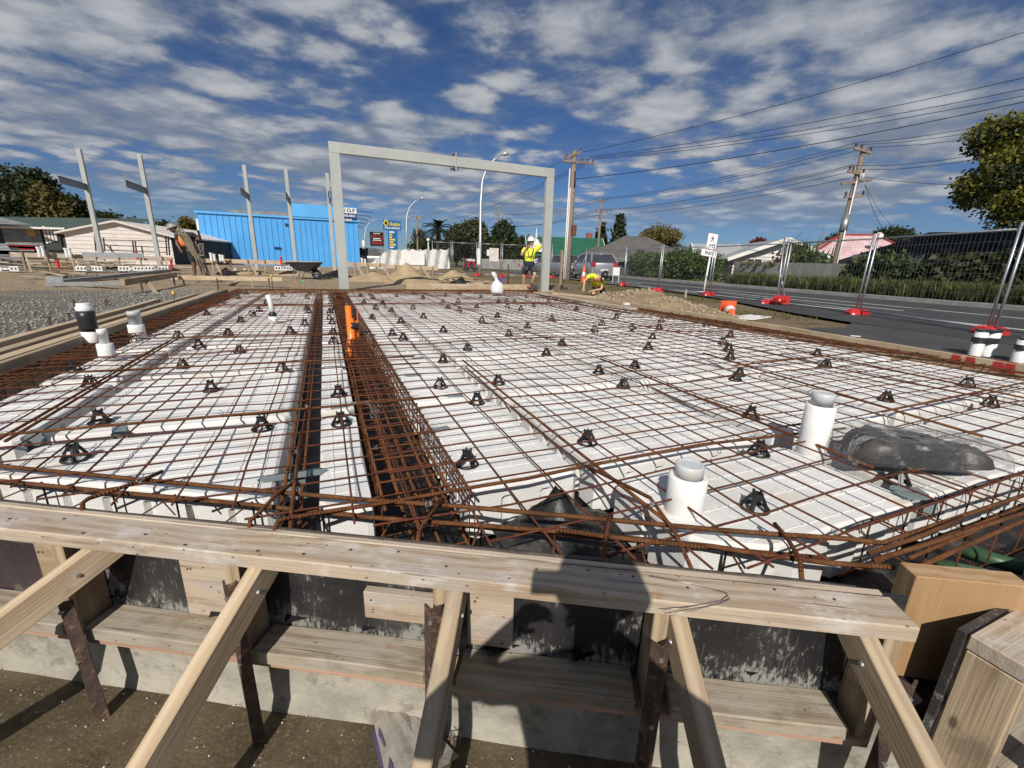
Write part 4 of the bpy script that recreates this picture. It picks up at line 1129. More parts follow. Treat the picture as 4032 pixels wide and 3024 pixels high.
# rusty stakes driven beside the studs
c1 = lambda x, y: (x/1.62, 2000+y/1.62)
stk = ((.375, .152, -.22, -.77, .03), (.975, .152, -.075, -.77, .015), (1.60, .148, -.078, -.77, -.01), (2.238, .150, -.112, -.77, 0), (2.862, .150, -.14, -.77, -.02))
labs = ['under the leftmost brace', 'with a bolt near its top beside the second brace', 'behind the brace in the middle of the form', 'in the shadow of the photographer', 'by the last brace next to the pale post']
for i, (s, o, zt, zb, ln) in enumerate(stk):
    t = thing('steel_stake', 'rusty steel angle stake '+labs[i], 'stake', wl(s, o, -.70))
    M = Matrix((WD, WN, V((0, 0, 1)))).transposed()
    A = wl(s, o, zt); B = wl(s+ln, o+.01, zb)
    d = (B-A).normalized()
    mb = MB(); ua = (WN*.75+WD*.66).normalized(); ub = (WN*.75-WD*.66).normalized(); mb.beam(A+ub*.0-WD*.011, B-WD*.011, .033, .006, ub); mb.beam(A+WD*.012-WN*.002, B+WD*.012-WN*.002, .031, .0062, ua)
    mb.build('angle', 'rust_stake', t)
    mb = MB(); q = A.lerp(B, .06)+WN*.004
    Mr = Matrix((WD, V((0,0,1)), -WN)).transposed().to_4x4()
    pr = [(.007, 0), (.007, .006), (.004, .008)]
    for rr, zz in pr: pass
    q2 = A.lerp(B, .42)+WN*.004
    for q_ in (q, q2): MB().tube([q_, q_+WN*.012], [.0075, .006], 6).build('bolt', 'galv', t)
# diagonal braces down to the pit floor
brs = (((620,310),(20,760),0), ((1680,400),(940,1659),0), ((1300,540),(1090,1659),1000), ((1380,700),(1610,1659),1800), ((1110,830),(1520,1659),2692))
bl = ['pine brace prop at the far left of the front form', 'long pine brace prop crossing the second plywood panel', 'pine brace prop in the middle of the front form', 'pine brace prop half in the photographer\'s shadow', 'pine brace prop nearest the pale timber post']
for i, (a, b_, ox) in enumerate(brs):
    A = pwall(ox+a[0]/1.62, 2000+a[1]/1.62, .075)
    d = ray(ox+b_[0]/1.62, 2000+b_[1]/1.62)
    # the brace drops about 0.62 m for every metre away from the form
    oA = .075; k = -.60
    # solve z(t) = A.z + k*(o(t)-oA)
    oc = WN.dot(CAMP)-WN.dot(W0); od = WN.dot(d)
    tt = (A.z + k*(oc-oA) - CAM_H)/(d.z - k*od)
    B = CAMP + d*tt
    dr = (B-A).normalized(); L = (A.z+.735)/(-dr.z)
    E_ = A+dr*L
    t = thing('timber_brace', bl[i], 'brace', (E_.x, E_.y, -.705))
    board('timber', A-dr*.05, E_, .047, .088, 'pine_pale' if i in (0, 1) else 'pine', t, bev=.003)
    q = A+dr*.06; sdv = dr.cross(V((0,0,1))).normalized()
    for sg in (-1, 1): MB().tube([q+sdv*.022*sg, q+sdv*.029*sg], [.008, .006], 6).build('screw', 'galv', t)

# bits lying about in front
p = pz(1600, 2930, -.69); t = thing('paper_sack', 'torn grey paper cement sack on the pit floor by the middle brace', 'paper sack', (p.x, p.y, -.70), .3)
mb = MB(); n_ = 9
K = np.linspace(-1, 1, n_); X, Y = np.meshgrid(K, K)
Z = .035*(1-X**2*.7)*(1+.5*fbm(X, Y, 3.5, 2, 3))+.012*fbm(X, Y, 9, 5, 2)+.012
mb.add([(x*.085*(1-.35*y), y*.15, z) for x, y, z in zip(X.ravel(), Y.ravel(), Z.ravel())], [(j*n_+i, j*n_+i+1, (j+1)*n_+i+1, (j+1)*n_+i) for j in range(n_-1) for i in range(n_-1)])
mb.build('paper', 'paper_bag', t, world=False)
MB().add([(-.10, -.12, .004), (-.085, -.1, .03), (-.05, .14, .03), (-.075, .12, .004)], [(0, 1, 2, 3)]) if False else None
mb = MB(); mb.add([(-.115, -.14, .006), (-.078, -.13, .034), (-.050, .12, .034), (-.078, .10, .006)], [(0, 1, 2, 3)]); mb.build('printed_side', 'paper_print', t, world=False)
p = pz(1575, 2840, -.695); mb = MB()
mb.add([(p.x+a, p.y+b_, -.695+c_) for a, b_, c_ in ((0,0,.012), (.028,.006,.004), (.02,.024,.016), (.002,.03,.003), (-.024,.014,.015), (-.02,-.014,.002), (.006,-.022,.012))], [(0,1,2), (0,2,3), (0,3,4), (0,4,5), (0,5,6), (0,6,1)])
tag(mb.build('dead_leaf', 'dead_leaf'), 'curled brown dead leaf beside the torn paper sack', 'leaf')
mb = MB(); p = pz(1790, 2915, -.69)
for q in range(4):
    a = random.uniform(0, 6)
    mb.tube([p+V((.02*math.cos(a+j*.9)+.012*j*math.cos(q), .02*math.sin(a+j*.9)+.006*j, .006+.012*abs(math.sin(j+q)))) for j in range(7)], .0016, 4)
mb.tube([p+V((0,0,.004)), p+V((.07,.03,.012)), p+V((.14,.07,.006))], .0014, 4)
tag(mb.build('twine', 'paper_bag', smooth=True), 'tangle of pale twine on the pit floor in front of the footing', 'twine')
# bent tie wire lying on the plank
pw = [(2558,2268),(2700,2295),(2850,2330),(2865,2345),(2840,2365),(2700,2392),(2610,2402)]
mb = MB(); mb.tube([pz(x, y, .004) for x, y in pw], .0012, 5)
mb.tube([pz(x, y, .0065) for x, y in [(2560,2266),(2720,2296),(2862,2335),(2874,2358),(2840,2375),(2740,2400),(2640,2424)]], .0012, 5)
tag(mb.build('loose_wire', 'tie_wire', smooth=True), 'loose looped tie wire lying on the weathered front plank', 'wire')

# ---------------------------------------------------------------- pale post and second form at the right corner
c4 = lambda x, y: (2692+x/1.62, 2000+y/1.62)
A = V((1.538, .571, 0)); B = V((1.808, .421, 0)); dd = (B-A).normalized(); nn = V((dd.y, -dd.x, 0))
mid = (A+B)/2+nn*.030
o = board('timber_post', V((mid.x, mid.y, -.72)), V((mid.x, mid.y, .030)), .066, .305, 'post_pine', None, upv=dd, bev=.003)
tag(o, 'thick pale pine post standing at the corner of the front form', 'post')
f2 = thing('side_form', 'second formwork with black plywood edge right of the pale post', 'formwork', (2.3, .33, -.70))
board('plywood_panel', (1.505, .395, -.36), (4.6, .395, -.36), .018, .62, 'formply', f2, bev=.0006)
board('plank', (1.515, .325, -.075), (4.6, .325, -.075), .115, .047, 'pine_weathered', f2, bev=.004)
board('lower_plank', (1.515, .325, -.55), (4.6, .325, -.55), .115, .047, 'pine_grey', f2, bev=.004)
board('end_stud', (1.538, .323, -.70), (1.538, .323, -.101), .045, .112, 'pine_dirty', f2, upv=(0,1,0), bev=.003)
board('stud', (2.3, .325, -.70), (2.3, .325, -.101), .045, .10, 'pine_dirty', f2, upv=(0,1,0), bev=.003)
board('timber', (1.62, .24, -.15), (1.9, -.25, -.70), .047, .088, 'pine', f2, bev=.003)

# ---------------------------------------------------------------- forms along the left, right and far sides
lf = thing('left_form', 'long pine edge board along the left side of the slab', 'formwork', (-2.40, 8, -.4))
board('edge_board', (-2.245, 2.2, -.095), (-2.245, 12.6, -.085), .045, .31, 'pine', lf, wob=.008, nseg=12)
for y in np.arange(3.4, 12.5, 1.1):
    board('peg', (-2.292, y, -.6), (-2.292, y, -.01), .045, .045, 'pine_dirty', lf, upv=(1,0,0))
rf = thing('right_form', 'long pine edge board along the right side of the slab by the verge', 'formwork', (6.82, 7, -.4))
pr = [(6.10, .6), (6.16, 1.6), (6.24, 2.9), (6.34, 4.75), (6.36, 6.5), (6.42, 8.6), (6.50, 10.4)]
for i, (a, b_) in enumerate(zip(pr, pr[1:])):
    board('edge_board', (a[0], a[1]-.01, -.085), (b_[0], b_[1]+.01, -.085+.002*i), .045, .29-.004*(i % 2), 'pine_pale', rf)
for i, (x, y) in enumerate(((3715, 1418), (3770, 1428), (3880, 1447), (3925, 1455))):
    p = pz(x, y, .01)
    # painted marks sit on the inner face
    yy = p.y; xx = None
    for a, b_ in zip(pr, pr[1:]):
        if a[1] <= yy <= b_[1]:
            k = (yy-a[1])/(b_[1]-a[1]); xx = a[0]+(b_[0]-a[0])*k; dv = V((b_[0]-a[0], b_[1]-a[1], 0)).normalized()
    if xx is None: continue
    nrm = V((-dv.y, dv.x, 0))
    c = V((xx, yy, 0))+nrm*.0242
    mb = MB(); mb.add([c-dv*.035+V((0,0,.05)), c+dv*.035+V((0,0,.05)), c+dv*.055+V((0,0,-.05)), c-dv*.055+V((0,0,-.05))], [(0,1,2,3)])
    mb.build('paint_mark', 'spray_red', rf)
    mb = MB(); c2_ = V((xx, yy, .0655)); mb.add([c2_-dv*.04-nrm*.021, c2_+dv*.04-nrm*.021, c2_+dv*.04+nrm*.021, c2_-dv*.04+nrm*.021], [(0,1,2,3)]); mb.build('paint_mark', 'spray_red', rf)
fb = thing('far_form', 'wide pine board standing along the far edge of the slab', 'formwork', (4.0, 13.36, -.4))
A = pz(1597, 1140, 0); B = pz(2087, 1143, 0)
board('edge_board', (A.x, 13.40, .03), (B.x, 13.40, .03), .045, .32, 'pine_pale', fb)
board('edge_board', (A.x-4.2, 13.44, -.14), (A.x, 13.44, -.14), .045, .22, 'pine', fb)
board('edge_board', (B.x, 13.46, -.12), (7.2, 13.46, -.12), .045, .24, 'pine', fb)
# long plank lying over the right edge
o = board('plank', pz(2110, 1152, .06), pz(2495, 1216, .05), .20, .045, 'pine_weathered', None); tag(o, 'long wide grey plank lying over the far right corner of the slab', 'plank')
o = board('plank', pz(2180, 1155, .10), pz(2350, 1172, .10), .09, .045, 'pine_pale', None); tag(o, 'short pale plank resting across the long grey plank', 'plank')
# timber left of the left form
tl = [(((-2.40, 3.4), (-2.43, 12.4)), 'plank lying along the outside of the left form, first of three', .10),
      (((-2.60, 3.7), (-2.68, 11.6)), 'plank lying along the outside of the left form, middle of three', .10),
      (((-2.88, 5.4), (-3.06, 10.6)), 'plank lying along the outside of the left form, outermost of three', .09)]
for i, ((a, b_), lab, w) in enumerate(tl):
    o = board('plank', (*a, float(gz(*a))+.06-.01*i), (*b_, float(gz(*b_))+.06-.01*i), w, .05, 'pine_pale' if i != 1 else 'pine', None, wob=.01, nseg=8); tag(o, 'pine '+lab, 'plank')
# stakes there
i = 0
for (x, y, top_) in ((120,1320,1272),(200,1285,1245),(255,1280,1252),(275,1262,1230),(300,1235,1178),(415,1195,1180),(422,1190,1178)):
    p = pz(x, y, -.02); q = pd(x-(8 if i == 4 else 3), top_, (p-CAMP).dot(fw))
    o = bar('steel_peg', [V((p.x, p.y, -.25)), V((p.x, p.y, q.z))], .014, 'rust_stake', None, 6); i += 1
    tag(o, 'rusty steel peg standing in the gravel left of the left form', 'peg', 'rusty pegs left of the slab')
def peg_cap(x, y0, y1, mat, capmat, lab, D=None, r=.012):
    p = pz(x, y0, -.02); q = pd(x, y1, (p-CAMP).dot(fw))
    t = thing('marker_peg', lab, 'peg', (p.x, p.y, -.05))
    bar('shaft', [V((p.x, p.y, -.2)), V((p.x, p.y, q.z-.06))], r, mat, t, 6)
    MB().lathe([(r*1.5, -.07), (r*1.9, -.05), (r*1.9, -.004), (r*1.4, 0)], 10, V((p.x, p.y, q.z))).build('cap', capmat, t, smooth=True)
peg_cap(688, 1190, 1145, 'rust_stake', 'yellow_plastic', 'steel peg with a yellow cap beside the left form')
peg_cap(1075, 1142, 1080, 'rust_stake', 'yellow_plastic', 'steel peg with a yellow cap at the end of the profile plank')
peg_cap(1197, 1140, 1103, 'pine_dirty', 'green_paint', 'wooden peg with a green painted top behind the far edge')
peg_cap(1063, 1142, 1095, 'rust_stake', 'rust_stake', 'plain rusty peg under the end of the profile plank')
# profile boards over the ground at the far left
def prop(name, lab, items, base):
    t = thing(name, lab, 'profile board', base)
    for it in items: board(it[0], it[1], it[2], it[3], it[4], it[5], t)
    return t
A = pd(670, 1092, 12.3); B = pd(1113, 1100, 13.0); C = pd(482, 1112, 9.6); D_ = pd(690, 1082, 12.2)
prop('profile_board', 'new pine profile plank on pegs behind the far left corner', [('plank', A, B, .045, .12, 'pine_pale'), ('peg', V((B.x-.8, B.y, -.1)), V((B.x-.8, B.y, B.z-.02)), .04, .04, 'pine_dirty'), ('peg', V((A.x+.3, A.y, -.1)), V((A.x+.3, A.y, A.z-.02)), .04, .04, 'pine_dirty')], (A.x, A.y, -.05))
prop('profile_board', 'brown beam with a pink end on pegs over the gravel', [('plank', C, D_, .09, .14, 'pine'), ('peg', V((C.x+.25, C.y+.25, -.1)), V((C.x+.25, C.y+.25, C.z)), .035, .035, 'rust_stake'),
     ('peg', V((C.x+1.5, C.y+1.5, -.1)), V((C.x+1.5, C.y+1.5, C.z+.04)), .035, .035, 'rust_stake'), ('strut', pd(575, 1105, 10.6), pd(628, 1172, 9.9), .09, .045, 'pine_dirty'), ('peg', V((D_.x, D_.y-.2, -.1)), V((D_.x, D_.y-.2, D_.z)), .035, .035, 'rust_stake')], (C.x, C.y, -.05))
prop('profile_board', 'short grey strut leaning from the left form to the profile plank', [('strut', pd(895, 1135, 13.0), pd(955, 1095, 12.9), .045, .09, 'pine_grey')], pz(895, 1140, 0))
# ---------------------------------------------------------------- pipes and small things on the slab
def capped_pipe(lab, x, y, D, ytop, rin, rout, ysleeve, mats=('pvc_grey', 'white_foam'), zbase=PT-.02, hole=False):
    p = pz(x, y, PT)
    dep = (p-CAMP).dot(fw)
    zt = pd(x, ytop, dep).z; zs = pd(x, ysleeve, dep).z
    t = thing('capped_pipe', lab, 'pipe', (p.x, p.y, zbase))
    MB().lathe([(rout, zbase-.2), (rout*1.01, (zbase+zs)/2), (rout, zs-.006), (rout-.006, zs), (rin+.004, zs), (rin+.002, zs-.02)], 28, (p.x, p.y, 0)).build('foam_sleeve', mats[1], t, smooth=False)
    MB().lathe([(rin, zs-.1), (rin, zt-.05), (rin+.0015, zt-.05), (rin+.0015, zt-.004), (rin-.003, zt), (rin-.012, zt-.001), (rin-.014, zt-.003), (0.001, zt-.003)], 28, (p.x, p.y, 0), cap=False).build('cap', mats[0], t, smooth=False)
    for o in t.children:
        for pl in o.data.polygons: pl.use_smooth = abs(pl.normal.z) < .5
    return t
capped_pipe('near capped grey pipe in a stained white foam sleeve at the front pods', 2690, 2010, 0, 1800, .052, .072, 1850)
capped_pipe('capped grey pipe in a tall clean white foam sleeve beside the plastic bag', 3190, 1785, 0, 1525, .050, .068, 1575)
capped_pipe('capped grey pipe in white foam standing by the left form', 545, 1330, 0, 1222, .060, .076, 1275)
capped_pipe('slim white pipe in white foam in front of the taped pipe', 428, 1425, 0, 1290, .034, .058, 1348, ('pvc_white', 'white_foam'))
# taped pipe
p = pz(395, 1370, PT); dep = (p-CAMP).dot(fw); z_ = lambda y: pd(370, y, dep).z
t = thing('taped_pipe', 'white pipe bundle wrapped in black tape by the left form', 'pipe', (p.x-.1, p.y, PT))
q = V((p.x-.06, p.y+.02, 0))
MB().lathe([(.064, PT-.1), (.066, z_(1345)), (.066, z_(1300))], 24, q).build('sleeve', 'white_foam', t, smooth=True)
MB().lathe([(.068, z_(1300)), (.072, z_(1285)), (.069, z_(1270)), (.073, z_(1245)), (.068, z_(1218))], 24, q).build('tape', 'black_tape', t, smooth=True)
MB().lathe([(.066, z_(1218)), (.068, z_(1205)), (.061, z_(1202)), (.056, z_(1200)), (.056, z_(1190)), (.052, z_(1189)), (.001, z_(1189))], 24, q, cap=False).build('top', 'pvc_white', t, smooth=True)
# thin white pipe with black tape
p = pz(1078, 1275, PT); dep = (p-CAMP).dot(fw); z_ = lambda y: pd(1070, y, dep).z
t = thing('thin_pipe', 'thin tall white pipe with a black taped foot among the left pods', 'pipe', (p.x, p.y, PT))
MB().lathe([(.055, PT-.02), (.055, z_(1244))], 16, p*1 if False else V((p.x, p.y, 0))).build('foam_sleeve', 'white_foam', t, smooth=True)
MB().lathe([(.052, z_(1246)), (.050, z_(1235)), (.036, z_(1226))], 16, V((p.x, p.y, 0))).build('tape', 'black_tape', t, smooth=True)
MB().tube([V((p.x, p.y, z_(1235))), V((p.x-.01, p.y, z_(1195))), V((p.x-.03, p.y, z_(1158)))], .033, 14).build('pipe', 'pvc_white', t, smooth=True)
# orange ducts in the trench
p = pz(1390, 1400, -.15); dep = (pz(1390, 1330, 0)-CAMP).dot(fw)
t = thing('orange_ducts', 'bundle of orange plastic ducts with black tape rising from the trench', 'duct', (p.x, p.y, -.28))
P_ = lambda x, y, dd=0: pd(x, y, dep+dd)
MB().tube([P_(1395, 1412), P_(1388, 1360), P_(1378, 1290), P_(1370, 1205)], .035, 16).build('duct', 'orange_pvc', t, smooth=True)
MB().tube([P_(1370, 1210), P_(1367, 1190)], .030, 14).build('duct_cap', 'black_tape', t, smooth=True)
MB().tube([P_(1372, 1410, -.1), P_(1375, 1370, -.05), P_(1385, 1330), P_(1378, 1255)], [.036, .040, .045, .045], 16).build('duct', 'orange_pvc', t, smooth=True)
MB().tube([P_(1405, 1350, .08), P_(1398, 1300, .08), P_(1392, 1222, .08)], .048, 16).build('duct', 'orange_pvc', t, smooth=True)
MB().tube([P_(1390, 1262, .07), P_(1387, 1219, .07)], .054, 16).build('duct_cap', 'black_tape', t, smooth=True)
MB().tube([P_(1389, 1298, .03), P_(1387, 1275, .03)], .072, 18).build('tape', 'black_tape', t, smooth=True)
# clear bag of black fittings
p = pz(3600, 1800, .012)
t = thing('plastic_bag', 'clear plastic bag full of black bar chairs lying on the mesh', 'bag', (p.x, p.y, .012), -.55)
def mound(rx, ry, h, seed, n=30, m_=14, crease=.012, pw=4.5):
    """flattened package: superellipse outline, boxy top, creased"""
    P = []; F = []
    for i in range(m_+1):
        f = i/m_
        for j in range(n):
            a = 6.2832*j/n; ca, sa = math.cos(a), math.sin(a)
            rr = (abs(ca)**pw+abs(sa)**pw)**(-1/pw)
            x, y = ca*rr*f, sa*rr*f
            z = h*(1-f**7)**.55*(1+.10*math.sin(x*3+seed)-.18*x)+crease*2.2*(.35-abs(float(fbm(np.array([x*1.3]), np.array([y*3.0]), 4.5, seed+7, 3)[0])))*(1-f**6)+crease*float(fbm(np.array([x*1.0]), np.array([y*2.2]), 7, seed, 3)[0])*(1-.5*f)
            P.append((x*rx, y*ry*(1-.16*x), max(.002, z)))
    F = [(i*n+j, i*n+(j+1) % n, (i+1)*n+(j+1) % n, (i+1)*n+j) for i in range(m_) for j in range(n)]
    mb = MB(); mb.add(P, F); return mb
mound(.30, .125, .090, 3, n=44, m_=18, crease=.020).build('black_contents', 'polythene_black', t, smooth=True, world=False)
mound(.37, .155, .118, 5, n=48, m_=20, crease=.022).build('film', 'clear_bag', t, smooth=True, world=False)
# dark bracket left of it
p = pz(3290, 1775, PT)
t = thing('pod_spacer', 'tall grey plastic spacer bracket between the pipe and the plastic bag', 'spacer', (p.x, p.y, PT-.1), -.3)
mb = MB()
for dx in (-.03, .03): mb.box((dx, 0, .05), (.014, .012, .22))
for z in (-.04, .03, .10, .15): mb.box((0, 0, z), (.07, .010, .012))
mb.build('frame', 'clip_plastic', t, world=False)
# white plastic bag at the far edge
p = pz(1957, 1156, .0); dep = (p-CAMP).dot(fw)
t = thing('white_sack', 'white plastic sack tied at the top on the far edge of the slab', 'sack', (p.x, p.y, 0))
zt = pd(1957, 1072, dep).z-p.z; w_ = 48*dep/F_
mb = MB(); prof = [(.7, 0), (.95, .05), (1.02, .14), (1.0, .26), (.95, .38), (.80, .47), (.58, .54), (.34, .60), (.24, .65), (.26, .72), (.34, .80), (.42, .88), (.36, .95), (.10, 1.0)]
n_ = 40; P = []
for i, (r, z) in enumerate(prof):
    for j in range(n_):
        q = 6.283*j/n_; f = 1+.22*float(fbm(np.array([math.cos(q)*1.0+z]), np.array([math.sin(q)*1.0+z*2]), 4.0, 4, 4)[0])+.05*math.sin(q*11+z*7)
        P.append((r*w_*.5*f*math.cos(q)-(.42*w_*max(0, z-.58)*2), r*w_*.5*f*math.sin(q), z*zt*(1+.04*math.sin(q*3))))
mb.add(P, [(i*n_+j, i*n_+(j+1) % n_, (i+1)*n_+(j+1) % n_, (i+1)*n_+j) for i in range(len(prof)-1) for j in range(n_)])
mb.build('sack', 'bag_white', t, smooth=True, world=False)
mb = MB(); mb.box((.10, -.10, zt*.68), (.09, .02, .11)); mb.build('printed_label', 'purple_print', t, world=False)
# wrapped pipe pairs outside the right form
for (x, y, yt, lab) in ((3838, 1412, 1298, 'pair of white pipes strapped with black tape outside the right form'), (4010, 1440, 1330, 'pair of white pipes strapped with black tape by the driveway at the frame edge')):
    p = pz(x, y, -.02); dep = (p-CAMP).dot(fw); zt = pd(x, yt, dep).z
    t = thing('pipe_pair', lab, 'pipe', (p.x+.12, p.y, -.02)); ax = V((.86, -.5, 0)); q = V((p.x+.13, p.y+.02, 0))
    lean = V((.05, .0, 0))
    for k in (-1, 1):
        MB().tube([q+ax*k*.062+V((0,0,-.25)), q+ax*k*.062+lean+V((0,0,zt))], .058, 18).build('pipe', 'pvc_white', t, smooth=True)
    for (za, zb_) in ((zt*.52, zt*.72), (zt*.94, zt*1.015)):
        mb = MB(); pr_ = []
        for z in (za, zb_):
            c = q+lean*(z/zt)
            pr_.append([c+ax*(k*.062+.064*math.cos(a)*1.0)+V((.5,.86,0))*(.064*math.sin(a))+V((0,0,z)) for k, a in [(1, -1.57+.314*j) for j in range(11)]+[(-1, 1.57+.314*j) for j in range(11)]])
        m_ = len(pr_[0]); mb.add(pr_[0]+pr_[1], [(j, (j+1) % m_, m_+(j+1) % m_, m_+j) for j in range(m_)]+[tuple(range(m_, 2*m_))])
        mb.build('tape', 'black_tape', t, smooth=False)
# small white clip on the right form
p = pz(2455, 1197, .03); o = board('offcut', p, p+V((.22, -.02, 0)), .12, .05, 'sign_white', None); tag(o, 'small white foam offcut on the right form by the crouching worker', 'offcut')
# white pipes out of the ground
for (x, y, yt, lab) in ((930, 1080, 1056, 'stubby white pipe end in the soil, first of a pair'), (968, 1083, 1057, 'stubby white pipe end in the soil, second of a pair'), (1642, 1096, 1074, 'short white pipe end standing in the soil before the sand heaps')):
    p = pz(x, y, .06); dep = (p-CAMP).dot(fw); zt = pd(x, yt, dep).z
    t_ = MB().lathe([(.058, -.1), (.058, zt-.02), (.066, zt-.02), (.066, zt), (.05, zt), (.05, zt-.03), (.001, zt-.03)], 14, (p.x, p.y, 0), cap=False).build('pipe_end', 'pvc_white', None, smooth=False)
    tag(t_, lab, 'pipe')
p = pz(1763, 1112, .05)
tag(MB().lathe([(.06, 0), (.06, .10), (.045, .13), (.001, .135)], 14, (p.x, p.y, .02)).build('duct_stub', 'cone_orange', None, smooth=True), 'small orange duct cap standing behind the far board', 'duct cap')
# ---------------------------------------------------------------- steelwork
def zat(X, Y, py):
    """height at which a point above (X, Y) shows at picture row py"""
    k = (H_/2-py)/F_; v0 = V((X, Y, -CAM_H)); return (k*v0.dot(fw)-v0.dot(up))/(up.z-k*fw.z)
fr = thing('portal_frame', 'pale grey steel portal frame standing over the far edge', 'steel frame', (3.7, 13.5, -.1))
XL0, XL1, XR0, XR1, YF = .335, .60, 6.72, 6.985, 13.50
ZT = zat(XL0, YF, 557); ZB = ZT-.265
def hollow(mb, A, B, w, h, upv): mb.beam(A, B, w, h, upv)
for a, b_ in ((XL0, XL1), (XR0, XR1)):
    board('leg', ((a+b_)/2, YF, -.3), ((a+b_)/2, YF, ZB-.001), .15, b_-a, 'steel_paint', fr, upv=(1,0,0), bev=.008)
board('top_beam', (XL0, YF, (ZB+ZT)/2), (XR1, YF, (ZB+ZT)/2), .152, .265, 'steel_paint', fr, bev=.008)
xs_ = gd(1795, 1).x/gd(1795, 1).y*YF
mb = MB(); mb.box((xs_, YF, (ZB+ZT)/2), (.035, .19, .46)); mb.build('splice_plate', 'steel_paint', fr)
mb = MB()
for z in (ZT+.06, ZB-.06):
    for dy in (-.05, .05): mb.tube([(xs_-.14 if z < ZB else xs_-.07, YF+dy, z), (xs_+.07, YF+dy, z)], .014, 6); mb.tube([(xs_-.045, YF+dy, z), (xs_-.018, YF+dy, z)], .026, 6); mb.tube([(xs_+.018, YF+dy, z), (xs_+.045, YF+dy, z)], .026, 6)
mb.build('splice_bolt', 'rust_stake', fr)
for x in (XL0+.05, XR1-.05): 
    mb = MB(); mb.box((x if x < 3 else x-.15, YF, -.06), (.34, .3, .02)); mb.build('base_plate', 'steel_paint', fr)
YP = 25.4
pl = ['steel post with a long bracket, second from the white shed gable', 'steel post with a bracket at the shed right end', 'steel post with a short bracket before the blue building left half', 'steel post with an end-on bracket before the blue building middle', 'shaded steel post close beside the portal frame left leg']
pl[0] = 'steel post with a long bracket in front of the white shed left half'; pl[1] = 'steel post with a bracket in front of the white shed right half'
for i, (xt, yt, xb, yb) in enumerate(((312,586,409,1045), (548,608,628,1040), (960,650,1008,1025), (1126,665,1164,1045), (1292,682,1317,1057))):
    r_ = ray(xb, yb); k = YP/r_.y; p = CAMP+r_*k
    zt = zat(p.x, YP, yt)
    t = thing('steel_post', pl[i], 'steel post', (p.x, YP, .05))
    board('post', (p.x, YP, -.1), (p.x, YP, zt), .16, .16, 'steel_paint', t, upv=(1,0,0), bev=.008)
    zb_ = zat(p.x, YP, (755, 768, 790, 805, 800)[i])
    board('bracket', (p.x, YP-.085, zb_+.16), (p.x, YP-2.25, zb_+.16), .035, .25, 'bracket_grey', t, bev=.004)
    mb = MB(); mb.box((p.x, YP-1.17, zb_+.29), (.10, 2.17, .015)); mb.build('bracket_flange', 'bracket_grey', t)

# ---------------------------------------------------------------- second slab's forms and clutter at the back left
def fence_board(lab, p, q, h=.16, t_=.05, mat='pine_pale', pegs=4, zb_=-.05):
    t = thing('edge_form', lab, 'formwork', ((p.x+q.x)/2, (p.y+q.y)/2, 0))
    board('plank', p, q, t_, h, mat, t)
    for i in range(pegs):
        k = (i+.5)/pegs; a = p.lerp(q, k)
        board('peg', (a.x, a.y-.06, zb_), (a.x, a.y-.06, a.z+.10), .045, .045, 'pine_dirty', t, upv=(1,0,0))
        if i % 2 == 0: board('strut', (a.x+.1, a.y-.09, a.z-.02), (a.x+.35, a.y-.55, .08), .045, .09, 'pine_weathered', t)
    return t
YQ = 21.0
def atY(x, y, Yq):
    r_ = ray(x, y); return CAMP+r_*(Yq/r_.y)
fence_board('pine edge form before the blue building behind the wheelbarrow', atY(800, 1026, YQ), atY(1262, 1038, YQ), pegs=7)
fence_board('pine edge form at the back left in front of the white shed', atY(40, 1002, YQ), atY(680, 1020, YQ), pegs=7, mat='pine_weathered')
fence_board('pine edge form right of the portal frame left leg', atY(1368, 1040, YQ-1), atY(1520, 1045, YQ-1), pegs=3)
fence_board('pine edge form beside the sand heaps', atY(1530, 1050, YQ-2), atY(1725, 1058, YQ-2), pegs=4)
# white hollow pods in front of it
for x in (12, 48, 335, 378, 500, 545, 600, 640, 1105, 1128):
    p = atY(x, 1050, 20.4); t = thing('hollow_pod', 'white moulded pod with square holes under the back left forms', 'foam block', (p.x, p.y, p.z-.14), 0, 'hollow white pods at the back left'); t.scale = (.8, .8, .62)
    mb = MB(); mb.box((0, 0, .03), (.54, .4, .06)); mb.box((0, 0, .22), (.54, .4, .06))
    for k in range(5): mb.box((-.24+k*.12, 0, .125), (.05, .4, .13))
    mb.build('moulding', 'white_foam', t, world=False)
    p2 = V((0, .12, .125)); mb = MB(); mb.box(p2, (.5, .1, .12)); mb.build('hole_shade_fill', 'black_plastic', t, world=False)  # solid black block set in the hollow, painting the shade inside the holes
